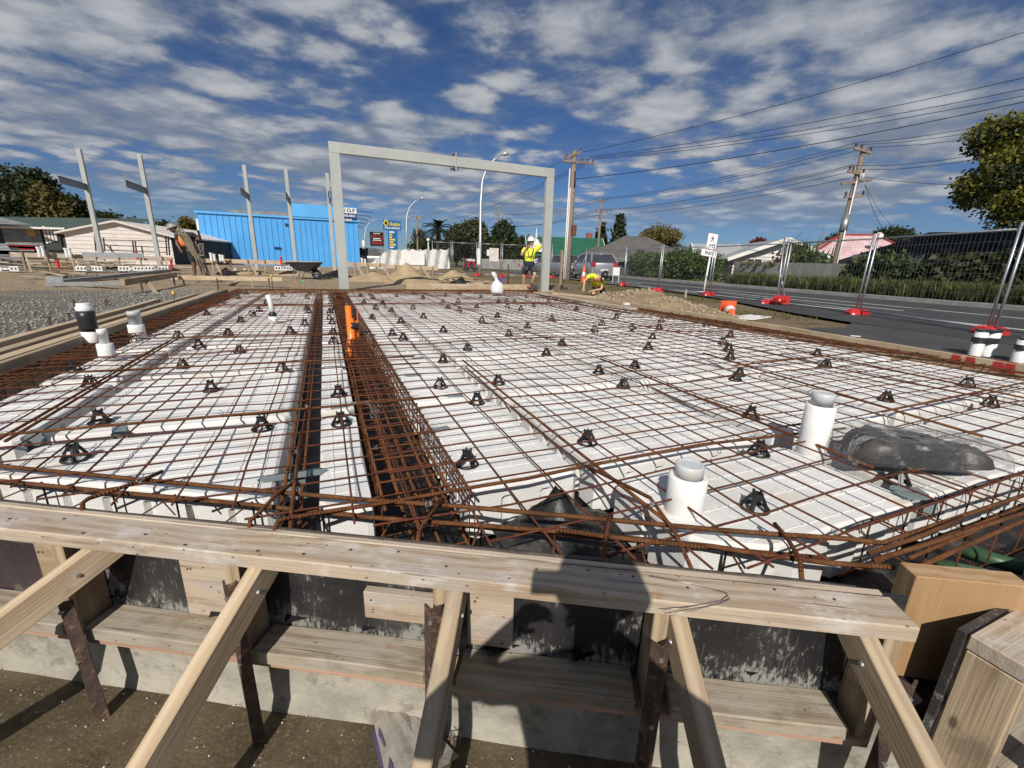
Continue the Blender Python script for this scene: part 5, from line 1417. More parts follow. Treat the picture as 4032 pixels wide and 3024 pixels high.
# white pipes and a red one
for (x, y, yt, mat, lab) in ((155, 1000, 972, 'pvc_white', 'white pipe end over the back left form by the old shed, first'), (172, 998, 968, 'pvc_white', 'white pipe end over the back left form by the old shed, second'), (262, 1000, 976, 'pvc_white', 'white pipe stub at the left end of the white shed'), (276, 1000, 976, 'pvc_white', 'white pipe stub just right of the shed corner'), (832, 1018, 995, 'pvc_white', 'white pipe stub before the left end of the blue wall'), (845, 1018, 1000, 'pvc_white', 'taller white pipe stub before the blue wall'), (868, 1018, 1002, 'pvc_white', 'white pipe stub in the group by the blue wall'), (878, 1018, 1004, 'pvc_white', 'short white pipe stub in the group by the blue wall'), (1426, 1038, 1015, 'pvc_white', 'white pipe stub right of the blue building'), (1438, 1038, 1020, 'pvc_white', 'short white pipe stub right of the blue building'), (1492, 1038, 1020, 'pvc_white', 'white pipe stub before the white tarpaulin'), (230, 1050, 1025, 'red_plastic', 'red tube standing in the timber pile'), (678, 1055, 1022, 'red_plastic', 'red and white tube standing by the bent worker'), (540, 1010, 992, 'red_plastic', 'red jug standing on the galvanised sheet'), (1108, 1035, 1012, 'red_plastic', 'red petrol can behind the wheelbarrow')):
    p = atY(x, y, 20.7); zt = zat(p.x, p.y, yt)
    tag(MB().lathe([(.045, p.z-.1), (.045, zt-.05), (.055, zt-.05), (.055, zt), (.036, zt), (.036, zt-.04), (.001, zt-.04)], 12, (p.x, p.y, 0), cap=False).build('pipe_stub', mat, None), lab, 'pipe' if mat == 'pvc_white' else 'tube')
# steel rail in front of the shed
t = thing('steel_rail', 'thin dark steel handrail in front of the white shed', 'handrail', atY(450, 1000, 26))
P = lambda x, y: atY(x, y, 26.0)
for (x, yt, yb) in ((375, 920, 990), (410, 935, 990), (525, 948, 1000), (535, 948, 1000), (655, 930, 1005), (665, 930, 1005), (437, 968, 992), (560, 968, 1000)):
    MB().tube([P(x-3, yt), P(x+3, yb)], .03, 6).build('post', 'paint_dark', t)
for (x0, y0, x1, y1) in ((378, 944, 660, 950), (415, 965, 660, 975), (415, 960, 455, 1000), (420, 985, 660, 995)):
    MB().tube([P(x0, y0), P(x1, y1)], .022, 6).build('rail', 'paint_dark', t)
o = board('galvanised_sheet', atY(325, 1002, 20.2), atY(565, 1006, 20.2), .05, .16, 'galv', None); tag(o, 'long galvanised steel sheet standing in front of the white shed', 'steel sheet')
# galvanised beam with plates lying on the gravel
t = thing('steel_beam', 'grey galvanised steel beam with welded plates lying on the gravel', 'steel beam', pz(480, 1125, 0))
A = pd(205, 1112, 11.5); B = pd(660, 1066, 15.5)
board('flange', A, B, .20, .10, 'bracket_grey', t)
board('flange', A+V((.05, -.35, -.03)), pd(480, 1115, 11.0), .10, .10, 'bracket_grey', t)
mb = MB(); c = pd(218, 1112, 11.3); mb.box((c.x, c.y, c.z-.02), (.34, .03, .34)); mb.build('end_plate', 'galv', t)
mb = MB(); c = pd(345, 1120, 11.4); mb.box((c.x, c.y, c.z-.06), (.30, .03, .26)); mb.build('end_plate', 'galv', t)
o = board('steel_beam', pd(265, 1078, 16), pd(600, 1066, 17.5), .22, .10, 'galv', None); tag(o, 'long flat galvanised beam behind the beam with welded plates', 'steel beam')
# timber piles
def pile(lab, cx, cy, Dp, n, L, spread, mats, seed, zmax=.5):
    rg = random.Random(seed); base = gd(cx, Dp); base.z = float(gz(base.x, base.y))
    for i in range(n):
        a = rg.uniform(-.7, .7) + (0 if rg.random() < .7 else 1.2); l = L*rg.uniform(.4, 1.1)
        c = base+V((rg.uniform(-spread, spread), rg.uniform(-spread*.5, spread*.5), .04+zmax*(i/n)*rg.uniform(.5, 1)))
        d = V((math.cos(a), math.sin(a)*.7, rg.uniform(-.12, .12)))*l/2
        o = board('offcut', c-d, c+d, rg.choice((.05, .09, .14)), rg.choice((.03, .045)), rg.choice(mats), None); tag(o, lab, 'timber', lab+' pile')
pile('timber offcut lying in the jumbled pile at the back left', 205, 1060, 17, 30, 2.0, 1.7, ['pine_dirty', 'pine_weathered', 'pine_pale', 'pine_grey', 'shed_dark'], 4)
pile('timber offcut in the heap beside the sand', 1790, 1085, 17.0, 9, 1.3, .7, ['pine_weathered', 'pine_dirty', 'pine_grey'], 6, .35)
pile('loose board leaning among the middle forms', 470, 1052, 18.5, 16, 2.4, 2.2, ['pine_pale', 'pine_weathered', 'pine_dirty'], 8, .35)
pile('dark broken board by the galvanised beam', 235, 1095, 13.0, 12, 1.0, .6, ['shed_dark', 'pine_dirty', 'pine_grey'], 12, .25)
pile('thin timber batten lying behind the far board', 1860, 1100, 16.0, 5, 1.4, .6, ['pine_pale', 'pine_weathered'], 15, .2)
# torn black plastic in the pile
for (x, y, Dp, rx, lab) in ((1815, 1080, 16.2, .55, 'black plastic sheet crumpled beside the sand heaps'), (1585, 1052, 18, .55, 'black plastic sheet flapping over the back form'), (1310, 1060, 18, .8, 'black plastic lying in the soil before the blue wall'), (640, 1055, 18.5, .6, 'black plastic bundle beside the bent worker'), (880, 1060, 17, .4, 'dark scrap of plastic on the sandy soil')):
    p = gd(x, Dp); crumple('plastic_scrap', lab, 'plastic sheet', p.x, p.y, rx, .35, float(gz(p.x, p.y))+.01, .28, 'polythene_black', int(x))
# sand heaps
def heap(lab, px, Dp, rx, ry, h, mat, seed, rz=0.0, lumps=0, name='sand_heap'):
    p = gd(px, Dp) if not isinstance(px, V) else px
    z0 = float(gz(p.x, p.y)); n = 40; K = np.linspace(-1, 1, n); X, Y = np.meshgrid(K, K)
    r = np.sqrt(X**2+Y**2); Z = np.clip(1-r, 0, 1)**.85*h*(1+.35*fbm(X, Y, 4, seed, 3))+.05*h*fbm(X, Y, 16, seed+2, 3)*np.clip(1.1-r, 0, 1)
    c, s_ = math.cos(rz), math.sin(rz); mb = MB()
    P = [(p.x+a*rx*c-b_*ry*s_, p.y+a*rx*s_+b_*ry*c, z0-.03+zz) for a, b_, zz in zip(X.ravel(), Y.ravel(), Z.ravel())]
    mb.add(P, [(j*n+i, j*n+i+1, (j+1)*n+i+1, (j+1)*n+i) for j in range(n-1) for i in range(n-1) if r[j, i] < 1.03])
    t = thing(name, lab, 'heap', (p.x, p.y, z0))
    mb.build('body', mat, t, smooth=True)
    if lumps:
        rg = np.random.default_rng(seed); ix = rg.integers(0, len(P), lumps*2); pts = [P[i] for i in ix if (r.ravel()[i] < 1.0)][:lumps]
        tag(stones('lumps', pts, .02, .09, 'clay_lumps', t, seed=seed), kind='stuff')
    return t
heap('pointed sand heap behind the portal frame by the tarpaulin', 1605, 17.5, 1.1, .8, .62, 'sand', 3)
heap('low spread of sand right of the portal left leg', 1470, 17.0, 1.2, .8, .38, 'sand', 13)
heap('rounded sand heap beside the white sack', 1795, 18.2, 1.0, .7, .50, 'sand', 5)
heap('low sand heap in the middle ground behind the far board', 1660, 16.6, 1.6, .8, .30, 'sand', 15)
heap('low mound of sandy soil left of the wheelbarrow', 1150, 18.0, 1.0, .6, .30, 'sand', 8)
heap('low mound of sandy soil behind the profile plank', 960, 18.0, 1.2, .6, .26, 'sand', 18)
heap('long heap of lumpy clay and rubble outside the right form', V((7.35, 9.0, 0)), 0, .85, 2.6, .44, 'rubble_sand', 9, -.08, 500, name='rubble_heap')
heap('low end of lumpy rubble near the fallen cone', V((7.2, 6.9, 0)), 0, .55, 1.2, .20, 'rubble_sand', 19, -.05, 200, name='rubble_heap')
# wheelbarrow
p = pz(1205, 1092, .12); dep = (p-CAMP).dot(fw); k = dep/F_
t = thing('wheelbarrow', 'black wheelbarrow resting on the sandy soil before the blue building', 'wheelbarrow', (p.x, p.y, float(gz(p.x, p.y))), -YAW)
U = lambda x, y: V(((x-1205)*k, 0, (1092-y)*k))
mb = MB()
bt = [(-.24, -.20, .30), (.28, -.20, .30), (.28, .20, .30), (-.24, .20, .30)]; tp = [(-.52, -.33, .60), (.55, -.33, .62), (.55, .33, .62), (-.52, .33, .60)]
mb.add(bt+tp, [(0,3,2,1), (0,1,5,4), (1,2,6,5), (2,3,7,6), (3,0,4,7)]); mb.add([(a*.97, b_*.97, c+.012) for a, b_, c in bt]+[(a*.97, b_*.96, c) for a, b_, c in tp], [(1,2,3,0), (4,5,1,0), (5,6,2,1), (6,7,3,2), (7,4,0,3)])
mb.build('tray', 'barrow_black', t, world=False)
mb = MB(); mb.tube([(-.52, -.33, .605), (.55, -.33, .625), (.55, .33, .625), (-.52, .33, .605)], .014, 6, closed=True); mb.build('rim', 'barrow_black', t, world=False)
for s_ in (-1, 1):
    MB().tube([(-.98, s_*.29, .52), (-.6, s_*.28, .42), (-.1, s_*.2, .27), (.55, s_*.06, .20)], .017, 7).build('handle', 'paint_grey', t, world=False, smooth=True)
    MB().tube([(-.28, s_*.22, .33), (-.42, s_*.24, .0), (-.28, s_*.24, .0), (-.1, s_*.2, .28)], .014, 7).build('leg', 'paint_grey', t, world=False, smooth=True)
wm = MB(); wm.tube([(.42+.14*math.cos(a), 0, .19+.14*math.sin(a)) for a in [i*6.283/18 for i in range(18)]], .05, 8, closed=True); w_ = wm.build('tyre', 'tyre', t, world=False, smooth=True)
MB().tube([(.42, -.05, .19), (.42, .05, .19)], .09, 12).build('hub', 'rim_metal', t, world=False)

# ---------------------------------------------------------------- buildings at the back left
def gpx(x, D): return gd(x, D)
# white weatherboard shed, gable to us; its ridge runs away
YS = 36.0
def gable_boards(t, mat, xl, xr, zb, ze, xap, zap, Y, pitch, th=.03):
    z = zb; i = 0
    while z < zap-.02:
        z1 = min(z+pitch, zap)
        def lim(zz):
            if zz <= ze: return xl, xr
            k = (zz-ze)/(zap-ze); return xl+(xap-xl)*k, xr+(xap-xr)*k
        a0, a1 = lim(z); b0, b1 = lim(z1)
        if a1-a0 > .05:
            mb = MB(); P = [(a0, Y-th, z), (a1, Y-th, z), (b1, Y-th*.3, z1), (b0, Y-th*.3, z1), (a0, Y, z), (a1, Y, z), (b1, Y, z1), (b0, Y, z1)]
            mb.add(P, [(0,1,2,3), (0,4,5,1), (7,6,5,4)]); mb.build('weatherboard', mat, t)
        z = z1; i += 1
t = thing('white_shed', 'pale weatherboard shed with a low gable behind the site', 'shed', atY(470, 1000, YS))
xl = atY(262, 960, YS).x; xr = atY(676, 960, YS).x; xa = atY(460, 900, YS).x
ze = zat(xl, YS, 912); zap = zat(xa, YS, 872)
gable_boards(t, 'paint_cream', xl, xr, -.2, ze, xa, zap, YS, .235)
mb = MB(); mb.add([(xl, YS+.02, -.2), (xr, YS+.02, -.2), (xr, YS+.02, ze), (xa, YS+.02, zap), (xl, YS+.02, ze)], [(0,1,2,3,4)]); mb.build('gable_wall', 'paint_cream', t)
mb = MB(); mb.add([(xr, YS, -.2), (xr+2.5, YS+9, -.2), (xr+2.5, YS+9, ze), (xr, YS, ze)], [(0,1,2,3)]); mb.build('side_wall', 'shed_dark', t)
mb = MB()
for s_, x in ((-1, xl), (1, xr)):
    e = x+s_*.35; dz = (zap-ze)/(abs(x-xa))*.35
    mb.add([(xa, YS-.3, zap+.06), (e, YS-.3, ze-dz+.06), (e+2.2, YS+9, ze-dz+.06), (xa+2.2, YS+9, zap+.06), (xa, YS-.3, zap-.04), (e, YS-.3, ze-dz-.04), (e+2.2, YS+9, ze-dz-.04), (xa+2.2, YS+9, zap-.04)], [(0,1,2,3), (4,7,6,5), (0,4,5,1), (1,5,6,2), (3,2,6,7)])
mb.build('roof', 'paint_cream', t)
# old iron building on the far left with green roof
t = thing('old_building', 'old low building with dull green roof and grey iron walls', 'building', atY(100, 1000, 40))
YO = 40.0
q = lambda x, y: atY(x, y, YO)
mb = MB(); mb.add([q(-300, 890), q(265, 905), V((q(265, 905).x, YO, -.3)), V((q(-300, 890).x, YO, -.3))], [(3,2,1,0)]); mb.build('wall', 'shed_dark', t)
a, b_ = q(-300, 886), q(420, 905); 
mb = MB(); mb.add([a+V((0,-.4,0)), b_+V((0,-.4,0)), V((b_.x+1, YO+9, zat(b_.x+1, YO+9, 862))), V((a.x-4, YO+9, zat(a.x-4, YO+9, 850)))], [(0,1,2,3)]); mb.build('roof', 'roof_green_dull', t)
mb = MB(); a = q(-300, 880); b_ = q(165, 886); mb.add([a+V((0,-1.2,0)), b_+V((0,-1.2,-.05)), V((b_.x-5.5, YO+3, zat(b_.x-5.5, YO+3, 838))), V((a.x, YO+3, zat(a.x, YO+3, 815)))], [(0,1,2,3)]); mb.build('lean_to_roof', 'iron_old', t)
for x0, x1, mat, y0, y1 in ((8, 118, 'iron_old', 895, 975), (120, 158, 'paint_grey', 900, 975), (170, 232, 'shed_dark', 902, 985)):
    A, B = q(x0, y0), q(x1, y0); mb = MB(); mb.box(((A.x+B.x)/2, YO-.06, (A.z+zat(A.x, YO, y1))/2), (B.x-A.x, .08, A.z-zat(A.x, YO, y1))); mb.build('wall_panel', mat, t)
for i in range(4):
    A = q(178+i*13, 905); mb = MB(); mb.box((A.x, YO-.14, zat(A.x, YO, 925)), (.12, .04, 1.1-.12*i)); mb.build('batten', 'paint_cream', t)
A = q(128, 915); mb = MB(); mb.box((A.x, YO-.14, A.z), (.40, .04, .55)); mb.build('panel', 'ochre_paint', t)
mb = MB(); a = q(-100, 893); b_ = q(270, 902); mb.beam(a+V((0,-.5,0)), b_+V((0,-.5,0)), .1, .12); mb.build('gutter', 'paint_white', t)
# red boxes, clutter row below it
for i, (x, y, w_, h_, mat, lab) in enumerate(((60, 985, 1.6, .4, 'galv', 'galvanised tray of scrap before the old building'), (110, 978, .8, .3, 'red_paint', 'red crate standing before the old building'), (20, 1010, 1.2, .5, 'paint_grey', 'grey bin at the far left of the back forms'))):
    p = atY(x, y+20, 24); mb = MB(); mb.box((p.x, p.y, p.z+h_/2), (w_, .5, h_)); mb.box((p.x, p.y, p.z+h_), (w_*1.06, .56, .05)); mb.box((p.x, p.y-.26, p.z+h_*.5), (w_*.9, .04, .05))
    tag(mb.build('crate', mat, None), lab, 'crate')
# blue corrugated building
YB = 43.5
t = thing('blue_building', 'bright blue ribbed iron building with a raised sign panel', 'building', atY(1100, 1020, YB))
xa, xb = atY(800, 1000, YB).x, atY(1417, 1000, YB).x
zt = zat(xa, YB, 836); ztb = zat(xb, YB, 874); zt = (zt+ztb)/2
n_ = 28
for i in range(n_):
    x0 = xa+(xb-xa)*i/n_; x1 = xa+(xb-xa)*(i+1)/n_; w_ = x1-x0
    pr_ = [(x0, 0), (x0+w_*.80, 0), (x0+w_*.85, -.05), (x0+w_*.95, -.05), (x1, 0)]
    mb = MB(); m_ = len(pr_)
    mb.add([(x, YB+dy, -.2) for x, dy in pr_]+[(x, YB+dy, zt) for x, dy in pr_], [(j, j+1, m_+j+1, m_+j) for j in range(m_-1)]); mb.build('wall_sheet', 'blue_iron', t)
mb = MB(); mb.box(((xa+xb)/2, YB-.02, zt+.05), (xb-xa+.3, .22, .16)); mb.build('parapet_flashing', 'blue_panel', t)
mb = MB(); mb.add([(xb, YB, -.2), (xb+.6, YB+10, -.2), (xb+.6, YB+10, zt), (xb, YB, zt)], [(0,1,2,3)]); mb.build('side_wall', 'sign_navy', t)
mb = MB(); mb.add([(xa, YB+.1, zt-.05), (xb, YB+.1, zt-.05), (xb, YB+12, zt-.1), (xa, YB+12, zt-.1)], [(0,1,2,3)]); mb.build('roof', 'roof_grey_iron', t)
xs0 = atY(1150, 830, YB-.2).x; xs1 = atY(1405, 840, YB-.2).x; zs = zat(xs1, YB-.2, 818); 
mb = MB(); mb.box(((xs0+xs1)/2, YB-.05, (zt+.14+zs)/2), (xs1-xs0, .25, zs-zt-.14)); mb.build('sign_panel', 'blue_panel', t)
xm = atY(1332, 840, YB-.2).x; zm = zt+.14+(zs-zt-.14)*.52
mb = MB(); mb.box(((xm+xs1)/2, YB-.19, (zm+zs)/2-.03), (xs1-xm-.06, .02, zs-zm-.06)); mb.build('sign_board', 'sign_white', t)
mb = MB(); mb.box(((xm+xs1)/2, YB-.19, (zt+.16+zm)/2-.02), (xs1-xm-.06, .02, zm-zt-.20)); mb.build('sign_board', 'sign_navy', t)
cxs = (xm+xs1)/2; ws = xs1-xm
lettering('sign_text', 'W.O.F', (zs-zm)*.85, 'sign_black', t, (cxs, YB-.21, (zm+zs)/2-.03), (1,0,0), (0,0,1), wid=ws*.80, bold=.012)
lettering('sign_text', 'AVAILABLE', (zm-zt)*.36, 'sign_white', t, (cxs, YB-.21, zm-.22), (1,0,0), (0,0,1), wid=ws*.82, bold=.008)
lettering('sign_text', 'HERE', (zm-zt)*.36, 'sign_white', t, (cxs, YB-.21, zm-.58), (1,0,0), (0,0,1), wid=ws*.42, bold=.008)
mb = MB()
for i in range(5): 
    z = zs-.25-i*.32; mb.tube([(xs1, YB, z), (xs1+1.4-.25*i, YB, z-.05), (xs1+1.4-.25*i, YB, z-.2)], .03, 6)
mb.build('lamp_arm', 'sign_black', t)
mb = MB(); A = atY(905, 835, YB+3); B = atY(1150, 848, YB+3); mb.beam(A, B, .5, .35); mb.build('roof_ridge', 'iron_old', t)
# small bits on the wall
for (x, y, w_, h_) in ((1127, 883, .25, .14), (1092, 975, .5, .1)):
    p = atY(x, y, YB-.1); mb = MB(); mb.box(p, (w_, .12, h_)); mb.build('vent', 'sign_navy', t)
t = thing('white_kiosk', 'white two storey corner of a shop left of the blue building', 'building', atY(795, 1000, 47))
A = atY(786, 862, 47); B = atY(802, 1000, 47)
mb = MB(); mb.box(((A.x+B.x)/2, 48, (A.z-.2)/2), (B.x-A.x+.6, 2, A.z+.2)); mb.build('wall', 'paint_white', t)
mb = MB(); mb.box((A.x+.5, 46.9, A.z-.6), (1.2, .2, .7)); mb.build('sign_board', 'paint_white', t)
for z in (1.2, 2.4): 
    mb = MB(); mb.box((A.x+.45, 46.95, z), (.5, .08, .5)); mb.build('window', 'sign_red', t)

# ---------------------------------------------------------------- signs beyond
YG = 52.0
t = thing('pylon_sign', 'tall blue and yellow tyre shop pylon sign', 'sign', atY(1540, 1030, YG))
def rect(x0, y0, x1, y1, Yq, th=.15):
    A = atY(x0, y0, Yq); B = atY(x1, y1, Yq); zb_ = zat(A.x, Yq, y1-(x1-x0)*.03)
    return (A.x+B.x)/2, (A.z+zb_)/2, B.x-A.x, A.z-zb_
cx, cz, w_, h_ = rect(1507, 866, 1579, 907, YG); mb = MB(); mb.box((cx, YG, cz), (w_, .25, h_)); mb.build('head_panel', 'sign_blue', t)
lettering('sign_text', 'Avalon', h_*.55, 'sign_yellow', t, (cx+w_*.13, YG-.15, cz+h_*.12), (1,0,0), (0,0,1), wid=w_*.62, font_shear=.4, bold=.01)
lettering('sign_text', 'TYRE & SUSPENSION', h_*.26, 'sign_white', t, (cx, YG-.15, cz-h_*.30), (1,0,0), (0,0,1), wid=w_*.86, bold=.008)
mb = MB(); mb.prism([(-.32, 0), (0, -.4), (.32, 0), (0, .4)], 0, .02, Matrix.Translation((cx-w_*.34, YG-.14, cz+h_*.2)) @ Matrix.Rotation(R(90), 4, 'X')); mb.build('logo', 'sign_yellow', t)
mb = MB(); mb.prism([(-.2, 0), (0, -.25), (.2, 0), (0, .25)], 0, .03, Matrix.Translation((cx-w_*.34, YG-.14, cz+h_*.2)) @ Matrix.Rotation(R(90), 4, 'X')); mb.build('logo_centre', 'sign_black', t)
cx2, cz2, w2, h2 = rect(1527, 908, 1566, 975, YG); mb = MB(); mb.box((cx2, YG, cz2-.6), (w2, .22, h2+1.6)); mb.build('list_panel', 'sign_blue', t)
for i, f in enumerate((.55, .30, .28, .62, .42, .66, .44)):
    mb = MB(); mb.box((cx2-w2*.38+w2*f/2, YG-.12, cz2+h2*.42-i*h2*.15), (w2*f, .02, .16)); mb.build('list_line', 'sign_white' if i in (0, 6) else 'sign_yellow', t)
t = thing('black_sign', 'black signboard with a red car outline beside the blue building', 'sign', atY(1485, 1020, 48))
cx, cz, w_, h_ = rect(1455, 912, 1512, 970, 48); mb = MB(); mb.box((cx, 48, cz), (w_, .15, h_)); mb.build('board', 'sign_black', t)
mb = MB(); mb.box((cx, 47.9, cz+h_*.5), (w_*1.04, .2, .08)); mb.build('sign_trim', 'paint_grey', t)
M = lambda x, z: (cx+x*w_, 47.9, cz+z*h_)
MB().tube([M(-.42, .02), M(-.36, .14), M(-.2, .18), M(-.08, .27), M(.14, .27), M(.26, .16), M(.4, .12), M(.42, .0)], .05, 5).build('car_outline', 'sign_red', t)
for i, (z, f, mt_) in enumerate(((.40, .5, 'sign_white'), (.04, .5, 'sign_white'), (-.08, .62, 'sign_white'), (-.22, .8, 'sign_red'), (-.32, .74, 'sign_red'))):
    mb = MB(); mb.box(M(0, z), (w_*f, .02, h_*.055)); mb.build('text_line', mt_, t)
for x in (-.4, .4): MB().tube([M(x, -.5), (cx+x*w_, 47.95, 0)], .06, 6).build('post', 'paint_grey', t)
mb = MB(); mb.lathe([(.001, 0), (.38, .01), (.38, .05), (.001, .06)], 14, (0, 0, 0)); 
# white tarpaulin fence
t = thing('tarpaulin_screen', 'white plastic sheeting draped over a site fence', 'tarpaulin', atY(1620, 1040, 24))
YT = 24.0; n_ = 40; P = []
for j in range(7):
    for i in range(n_):
        x = 1455+(1770-1455)*i/(n_-1); yt = 980 if x > 1530 else 980+(1530-x)*.75; yb = 1058
        a = atY(x, yt, YT); zb_ = zat(a.x, YT, yb); k = j/6
        z = a.z*(1-k)+zb_*k - .08*math.sin(i*.9)**2*(1-k)
        P.append((a.x, YT+.10*math.sin(i*1.3+j*.4)+.07*math.sin(i*2.9+j), z))
mb = MB(); mb.add(P, [(j*n_+i, j*n_+i+1, (j+1)*n_+i+1, (j+1)*n_+i) for j in range(6) for i in range(n_-1)]); mb.build('sheet', 'tarp_white', t, smooth=True)
A = atY(1610, 980, YT-.2); mb = MB(); mb.box((A.x+.3, YT-.22, A.z-.45), (1.0, .02, .7)); mb.build('notice', 'sign_white', t)
for x in (1530, 1610, 1690, 1768):
    A = atY(x, 976, YT+.15); MB().tube([A, (A.x, YT+.15, -.05)], .03, 6).build('fence_post', 'galv', t)

# ---------------------------------------------------------------- temporary fence
def fence_panel(p, q, h, lab, dens=True, z0=-.02):
    d = (q-p); L = d.length; d.normalize()
    t = thing('temporary_fence', lab, 'fence', ((p.x+q.x)/2, (p.y+q.y)/2, z0), 0, 'temporary mesh fence panels along the road')
    for a in (p+d*.05, q-d*.05):
        MB().tube([a+V((0,0,z0+.02)), a+V((0,0,z0+h+.10))], .021, 8).build('post', 'galv', t, smooth=True)
    for z in (h, .14): MB().tube([p+d*.05+V((0,0,z0+z)), q-d*.05+V((0,0,z0+z))], .017, 8).build('rail', 'galv', t, smooth=True)
    mb = MB(); n = int((L-.1)/.075)
    for i in range(1, n): a = p+d*(.05+(L-.1)*i/n); mb.tube([a+V((0,0,z0+.15)), a+V((0,0,z0+h))], .0015, 3, cap=False)
    m_ = int((h-.15)/.15)
    for i in range(1, m_): z = z0+.15+(h-.15)*i/m_; mb.tube([p+d*.05+V((0,0,z)), q-d*.05+V((0,0,z))], .0015, 3, cap=False)
    mb.build('wire_infill', 'galv', t)
    return t
fp = [pz(x, y, -.02) for x, y in ((2300, 1105), (2455, 1125), (2590, 1148), (2790, 1166), (3065, 1200), (3374, 1243), (3895, 1322))]
fp.append(fp[-1]+(fp[-1]-fp[-2])*.9)
fl = ['mesh fence panel in front of the silver hatchback', 'mesh fence panel before the dark grey house', 'mesh fence panel before the leafy hedge', 'mesh fence panel left of the crossed posts', 'mesh fence panel right of the crossed posts', 'mesh fence panel before the long sedge and dark house', 'mesh fence panel by the wrapped white pipes']
for i in range(len(fp)-1):
    h = 1.92
    k_ = zat(fp[i].x, fp[i].y, (985, 988, 990, 992, 990, 985, 960, 950)[i])
    h = max(1.6, min(2.2, k_+.02)); fence_panel(fp[i], fp[i+1], h, fl[i])
def foot(p, rz, lab, g=None):
    t = thing('ballast_block', lab, 'fence foot', (p.x, p.y, p.z), rz, g); t.scale = (.72, .8, .85)
    pr_ = [(-.27, 0), (-.10, 0), (-.08, .04), (.08, .04), (.10, 0), (.27, 0), (.28, .09), (.22, .17), (.09, .19), (.05, .16), (-.05, .16), (-.09, .19), (-.22, .17), (-.28, .09)]
    MB().prism(pr_, -.11, .11, Matrix.Rotation(R(90), 4, 'X')).build('block', 'red_plastic', t, world=False)
    mb = MB(); mb.box((-.2, -.122, .06), (.06, .01, .04)); mb.build('sticker', 'sign_white', t, world=False)
    return t
fa = math.atan2(fp[4].y-fp[3].y, fp[4].x-fp[3].x)+1.2
fls = ['red plastic fence foot by the silver hatchback', 'red plastic fence foot before the dark grey house', 'red plastic fence foot behind the rubble heap', 'red plastic fence foot under the ENDS sign', 'red plastic fence foot under the crossed posts', 'red plastic fence foot on the driveway edge', 'red plastic fence foot behind the wrapped pipes', 'red plastic fence foot beyond the driveway']
for i, p in enumerate(fp): foot(V((p.x, p.y, -.03)), fa+random.uniform(-.3, .3), fls[i])
foot(pz(3075, 1188, .09), fa+.4, 'red plastic fence foot stacked on another by the crossed posts')
foot(pz(3030, 1202, -.03), fa-.5, 'red plastic fence foot lying left of the stacked pair')
# leaning extra posts
for a, b_, lab in (((3055, 1205), (3090, 935), 'loose galvanised pole leaning across the fence joint'), ((3095, 1195), (3070, 1060), 'short loose galvanised pole crossing the leaning one')):
    p = pz(*a, -.02); q = pd(b_[0], b_[1], (p-CAMP).dot(fw)-.1)
    tag(bar('fence_pole', [p, q], .02, 'galv', None, 8), lab, 'pole')
# farther run of fence behind the workers
YF2 = 27.0
fx = [1700, 1780, 1880, 1975, 2075, 2175]
for i in range(len(fx)-1):
    A = gd(fx[i], 26+i*.3); B = gd(fx[i+1], 26.2+i*.3)
    fence_panel(V((A.x, A.y, 0)), V((B.x, B.y, 0)), 1.95, ['distant mesh fence panel right of the white tarpaulin', 'distant mesh fence panel with the red machine behind it', 'distant mesh fence panel by the street lamp', 'distant mesh fence panel with a grey notice', 'distant mesh fence panel behind the phoning worker'][i])
    foot(V((B.x, B.y, 0)), .3, ['red fence foot far off behind the white sack', 'red fence foot far off beside the sand heap', 'red fence foot far off by the street lamp', 'red fence foot far off left of the phoning worker', 'red fence foot far off behind the portal right leg'][i])
for (x, y, w_, h_, lab) in ((1945, 1003, .48, .75, 'grey notice board hung on the distant fence'), (1885, 1010, .16, .9, 'narrow white notice on the lamp post'), (1923, 995, .16, .35, 'small white notice on the distant fence')):
    p = pd(x, y, 25.6); mb = MB(); mb.box(p, (w_*1.2, .03, h_)); mb.box((p.x, p.y-.02, p.z+h_*.45), (w_*.2, .03, .03)); tag(mb.build('notice', 'sign_white' if w_ < .3 else 'paint_cream', None), lab, 'notice')

# ---------------------------------------------------------------- the ENDS sign
p = pz(2768, 1160, -.02); dep = (p-CAMP).dot(fw)
t = thing('path_sign', 'white walkers and cyclists sign with an ENDS plate on a post', 'sign', (p.x, p.y, -.02))
bt_ = pd(2768, 1160, dep); tp_ = pd(2812, 925, dep)
ax = (tp_-bt_).normalized(); sr = (rt-ax*rt.dot(ax)).normalized(); nn_ = sr.cross(ax); nn_ = -nn_ if nn_.dot(fw) > 0 else nn_
MB().tube([bt_-ax*.1, tp_], .035, 10).build('post', 'post_white', t, smooth=True)
k = dep/F_
def plate(name, x, y, w, h, mat, off, rr=.03):
    c = pd(x, y, dep)+nn_*off
    M = Matrix((sr, ax, nn_)).transposed().to_4x4(); M.translation = c
    pts = []
    for sx_, sy_, a0 in ((1, 1, 0), (-1, 1, 90), (-1, -1, 180), (1, -1, 270)):
        for j in range(4): a = R(a0+j*30); pts.append((sx_*(w*k/2-rr)+rr*math.cos(a), sy_*(h*k/2-rr)+rr*math.sin(a)))
    mb = MB(); mb.prism(pts, 0, .004, M); mb.build(name, mat, t); return c
plate('sign_border', 2802, 952, 40, 62, 'sign_red', .04); c = plate('sign_face', 2802, 952, 37.5, 59.5, 'sign_white', .044, .028)
plate('sign_border', 2790, 999, 63, 27, 'sign_red', .04); c2_ = plate('sign_face', 2790, 999, 60.5, 24.5, 'sign_white', .044, .028)
lettering('sign_text', 'ENDS', 19*k, 'sign_black', t, c2_+nn_*.008, sr, ax, bold=.004, wid=34*k)
def mark(pts, r): MB().tube([c+nn_*.010+sr*(a*k)+ax*(b_*k) for a, b_ in pts], r*k, 5).build('symbol', 'sign_black', t)
